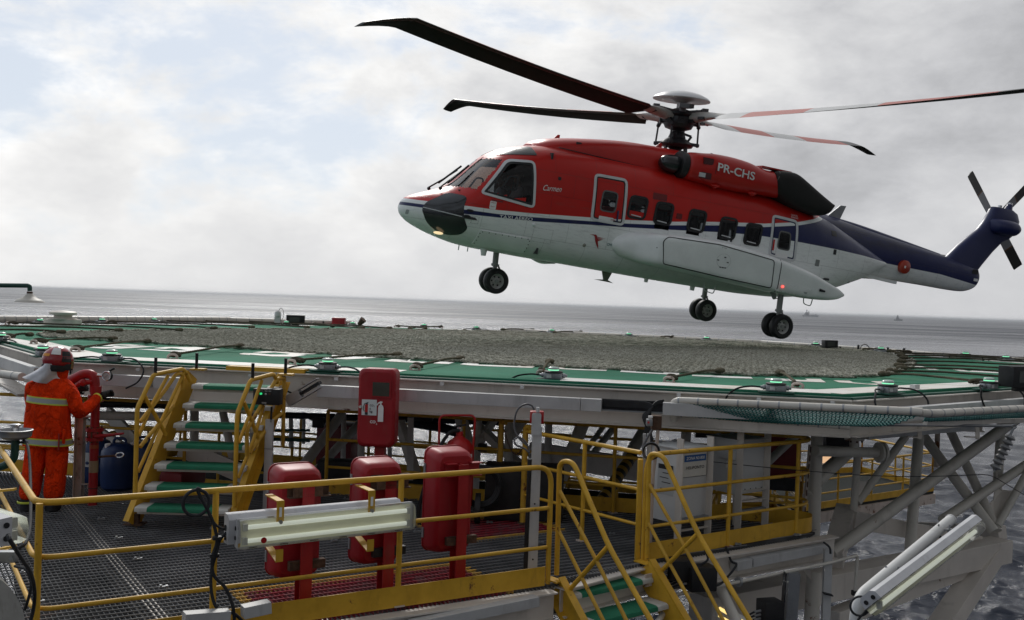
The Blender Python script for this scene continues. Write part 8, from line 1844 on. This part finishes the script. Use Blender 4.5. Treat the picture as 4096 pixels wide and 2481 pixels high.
for lab, x, y, yy, s_ in (('large black junction box under the right railing behind the lower stairs', 2800, 2310, 9.9, (.28, .2, .24)), ('black box behind the lower stair rail with cables', 2715, 2275, 9.9, (.24, .2, .20)), ('black junction box at the bottom left of the slotted channel post', 3080, 2450, 10.3, (.22, .2, .26))):
    q = Q(x, y, yy); t = thing('junction_box', lab, 'junction box', q); MB().box(q, s_, (1, .3, 0)).build('box', MT['black'], t, bevel=.012)
    for k in range(3): MB().cyl(q + Vector((-s_[0] / 2, -.05, -.05 + k * .04)), q + Vector((-s_[0] / 2 - .07, -.07, -.06 + k * .04)), .014, 8).build('cable_gland', MT['galv'], t); MB().tube(smoothpath([q + Vector((-s_[0] / 2 - .07, -.07, -.06 + k * .04)), q + Vector((-s_[0] / 2 - .2, -.05, -.10 + k * .03)), q + Vector((-s_[0] / 2 - .4, .0, -.02 + k * .04))], 5), .010, 6).build('cable', MT['cable'], t)
MBx = [('black cable sagging from the flange plate under the right toe board', [(2905, 2190, 10.4), (2925, 2245, 10.3), (2945, 2262, 10.2), (2890, 2330, 10.1), (2860, 2345, 10)]), ('grey cable loop under the walkway edge behind the stairs', [(2820, 2200, 10), (2830, 2240, 9.9), (2780, 2262, 9.9), (2720, 2240, 9.9)]), ('black hose curling at the end of the right tray', [(3295, 2170, 10.8), (3318, 2190, 10.7), (3322, 2215, 10.7)])]
for lab, P in MBx: loop(lab, [Q(*p) for p in P], .012)
t = thing('work_lamp', 'lit golden lamp glimpsed at the bottom edge below the lower stairs', 'lamp', Q(2920, 2470, 10.2)); a, b_ = Q(2870, 2440, 10.2), Q(2975, 2500, 10.0)
MB().beam(a, b_, .14, .10).build('housing', MT['boxgrey'], t, smooth=False)
for k in (-.03, .04): MB().cyl(a + Vector((0, -.08, k)), b_ + Vector((0, -.08, k)), .018, 10).build('lamp_tube', plain('warm_lamp_tube', (.9, .7, .3), .3, emit=.9, emitc=(1, .72, .25)), t)
t = thing('work_lamp', 'small lit golden lamp between the white column and the tube at the right', 'lamp', Q(3320, 1838, 16)); MB().cyl(Q(3285, 1840, 16), Q(3375, 1836, 16), .055, 12).build('lamp_tube', plain('warm_lamp_tube2', (.8, .5, .25), .3, emit=.6, emitc=(1, .62, .35)), t)
# insulator string and stay wire
t = thing('insulator', 'string of ribbed grey insulators hanging from a rod at the right edge', 'insulator', Q(4054, 1705, 11)); yy = 11.0
MB().cyl(Q(3355, 1698, 10.6), Q(4045, 1704, yy), .016, 8).build('rod', MT['galv'], t); MB().tube(circ(Q(4056, 1706, yy), (1, 0, 0), (0, 0, 1), .022, 0, 6.28, 14), .010, 6).build('eye', MT['galv'], t)
a, b_ = Q(4048, 1735, yy), Q(3975, 1885, yy); d = (b_ - a).normalized(); L = (b_ - a).length; MB().cyl(Q(4054, 1712, yy), b_, .014, 8).build('core', MT['galv'], t); IN = plain('insulator_grey', (.20, .20, .20), .35)
for k in range(7): MB().lathe([(.02, -.03), (.045, -.022), (.060, .0), (.055, .012), (.03, .02), (.02, .035)], a + d * (.05 + k * .060), d, 20).build('insulator_disc', IN, t)
thing_pipe('thin dark stay wire from the grey cabinet across to the insulator string', [(2852, 1848, 11), (3080, 1872, 11), (3450, 1903, 11), (3700, 1908, 11), (3960, 1897, 11), (4030, 1940, 11), (4200, 2040, 11)], .0045, MT['blackmetal'], .3, 'wire', 'stay_wire')
t = thing('cable_ladder', 'grey cable tray hanging on brackets under the net tube at the right', 'cable tray', Q(3650, 1725, 11.4)); MB().beam(Q(3460, 1742, 11.2), Q(3890, 1706, 12.4), .10, .085).build('tray', MT['galv'], t, smooth=False)
for x, yy in ((3677, 11.5), (3908, 12.2)): MB().beam(Q(x, 1690, yy), Q(x + 3, 1757, yy), .05, .012, (0, 1, 0)).build('hanger', MT['white'], t, smooth=False); MB().beam(Q(x - 50, 1747, yy), Q(x + 3, 1750, yy), .05, .012).build('bracket', MT['white'], t, smooth=False)
# far lower platforms
def platform(label, P, z, rail_pts, posts, box=True, group=None):
    t = thing('lower_platform', label, 'platform', (P[0][0], P[0][1], z)); MB().prism([(x, y, z) for x, y in P], (0, 0, -.06)).build('floor', plain('dark_plate_' + str(len(M)), (.035, .038, .036), .95, spec=.05), t, smooth=False)
    for i in range(len(P)):
        a, b_ = Vector((*P[i], z - .2)), Vector((*P[(i + 1) % len(P)], z - .2)); MB().beam(a, b_, .12, .26).build('edge_beam', MT['whiterust'], t, smooth=False)
        MB().beam(a + Vector((0, 0, .29)), b_ + Vector((0, 0, .29)), .01, .17).build('toe_board', MT['yellow'], t, smooth=False)
    rp = [Vector((*p, z)) for p in rail_pts]
    for h, r_ in ((1.08, .03), (.72, .022), (.38, .022)): MB().tube(fillet([p + Vector((0, 0, h)) for p in rp], .15, 4), r_, 8).build('rail', MT['yellow'], t)
    for p, q in zip(rp[:-1], rp[1:]):
        n_ = max(1, int((q - p).length / 1.4))
        for k in range(n_ + 1): c_ = p.lerp(q, k / n_); MB().cyl(c_, c_ + Vector((0, 0, 1.08)), .028, 8).build('rail_post', MT['yellow'], t)
    return t
platform('yellow railed platform far below the right end of the deck, over the sea', [(7.2, 24.2), (11.9, 27.7), (10.9, 30.6), (6.0, 28.4)], -4.85, [(6.0, 28.4), (7.2, 24.2), (11.85, 27.7), (10.9, 30.6), (6.0, 28.4)], 0)
platform('dark yellow railed platform under the deck seen behind the red cabinets', [(-8.5, 19.8), (3.4, 16.8), (4.2, 19.5), (-7.5, 22.8)], -3.75, [(-8.5, 19.8), (3.4, 16.8), (4.2, 19.5), (-7.5, 22.8)], 0)
platform('yellow railed platform seen behind the grey electrical cabinets', [(3.6, 16.8), (5.1, 17.2), (5.4, 20.0), (4.2, 19.6)], -4.0, [(3.6, 16.8), (5.1, 17.2), (5.4, 20.0)], 0)
platform('yellow railed platform at the left edge behind the eyewash basin', [(-12.4, 16.2), (-7.0, 15.2), (-6.8, 17.5), (-12, 18.5)], -3.55, [(-12.4, 16.2), (-7.0, 15.2), (-6.8, 17.5)], 0)
RED2 = paint('dark_red_tank', (.16, .010, .012), .4, var=.15)
for lab, x0, y0, x1, y1, yy in (('dark red tank under the deck left of the tall red cabinet', 1290, 1690, 1432, 1862, 18.5), ('dark red tank under the deck behind the second electrical cabinet', 3010, 1700, 3190, 1900, 15.6), ('dark red cupboard at the foot of the upper stairs behind the treads', 690, 1870, 775, 1950, 12.6)):
    a, b_ = Q(x0, y0, yy), Q(x1, y1, yy); t = thing('red_tank', lab, 'tank', (a + b_) / 2); MB().box((a + b_) / 2, (b_.x - a.x, .7, a.z - b_.z), (1, -.2, 0)).build('shell', RED2, t, bevel=.05); MB().box((a + b_) / 2 + Vector((0, -.36, 0)), ((b_.x - a.x) * .8, .03, (a.z - b_.z) * .85), (1, -.2, 0)).build('front_panel', RED2, t, bevel=.01); MB().box((a + b_) / 2 + Vector((0, 0, (b_.z - a.z) / 2 - .1)), ((b_.x - a.x) * .9, .6, .2), (1, -.2, 0)).build('base', MT['blackmetal'], t)
# mooring bollard style legs in the far shade and pipework under the deck
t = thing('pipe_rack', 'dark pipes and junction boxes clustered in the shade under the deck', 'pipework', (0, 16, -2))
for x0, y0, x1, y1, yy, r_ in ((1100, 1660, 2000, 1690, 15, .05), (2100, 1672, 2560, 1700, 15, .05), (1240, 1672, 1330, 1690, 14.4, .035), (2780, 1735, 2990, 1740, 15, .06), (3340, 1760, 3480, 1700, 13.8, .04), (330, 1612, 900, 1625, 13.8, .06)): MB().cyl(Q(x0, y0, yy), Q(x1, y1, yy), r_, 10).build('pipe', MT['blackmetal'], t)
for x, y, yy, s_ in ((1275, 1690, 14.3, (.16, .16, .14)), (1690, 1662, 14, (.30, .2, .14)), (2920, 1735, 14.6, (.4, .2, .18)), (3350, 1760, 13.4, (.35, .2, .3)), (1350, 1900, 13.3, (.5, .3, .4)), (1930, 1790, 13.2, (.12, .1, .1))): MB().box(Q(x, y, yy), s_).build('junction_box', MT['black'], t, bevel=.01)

# ------------------------------------------------------------------ far ships
def ship(label, px, dist, L, H, rows):
    p = ray(px, 1240); p = p * (dist / p.y); t = thing('ship', label, 'ship', (p.x, dist, SEA)); hull = plain('hazy_ship_grey', (.20, .21, .23), .8)
    MB().prism([(p.x - L * .5, dist, SEA + H * .22), (p.x + L * .5, dist, SEA + H * .26), (p.x + L * .42, dist, SEA - 1), (p.x - L * .45, dist, SEA - 1)], (0, L * .18, 0)).build('hull', hull, t, smooth=False)
    for x0, x1, z0, z1 in rows: MB().box((p.x + L * (x0 + x1) / 2, dist + L * .09, SEA + H * (z0 + z1) / 2), (L * (x1 - x0), L * .14, H * (z1 - z0))).build('superstructure' if x1 - x0 > .08 else 'mast', hull, t, smooth=False)
ship('hazy grey supply ship with masts on the horizon right of the wheels', 3245, 9000, 150, 62, ((-.38, -.10, .2, .45), (-.32, -.16, .45, .62), (-.25, -.23, .6, 1.0), (-.12, -.10, .4, .8), (.02, .20, .2, .30), (.3, .32, .2, .42)))
ship('small hazy tug with white foam on the horizon below the helicopter tail', 3596, 7000, 62, 42, ((-.25, .05, .2, .55), (-.18, -.02, .55, .75), (-.11, -.07, .7, 1.0), (.15, .17, .2, .45)))
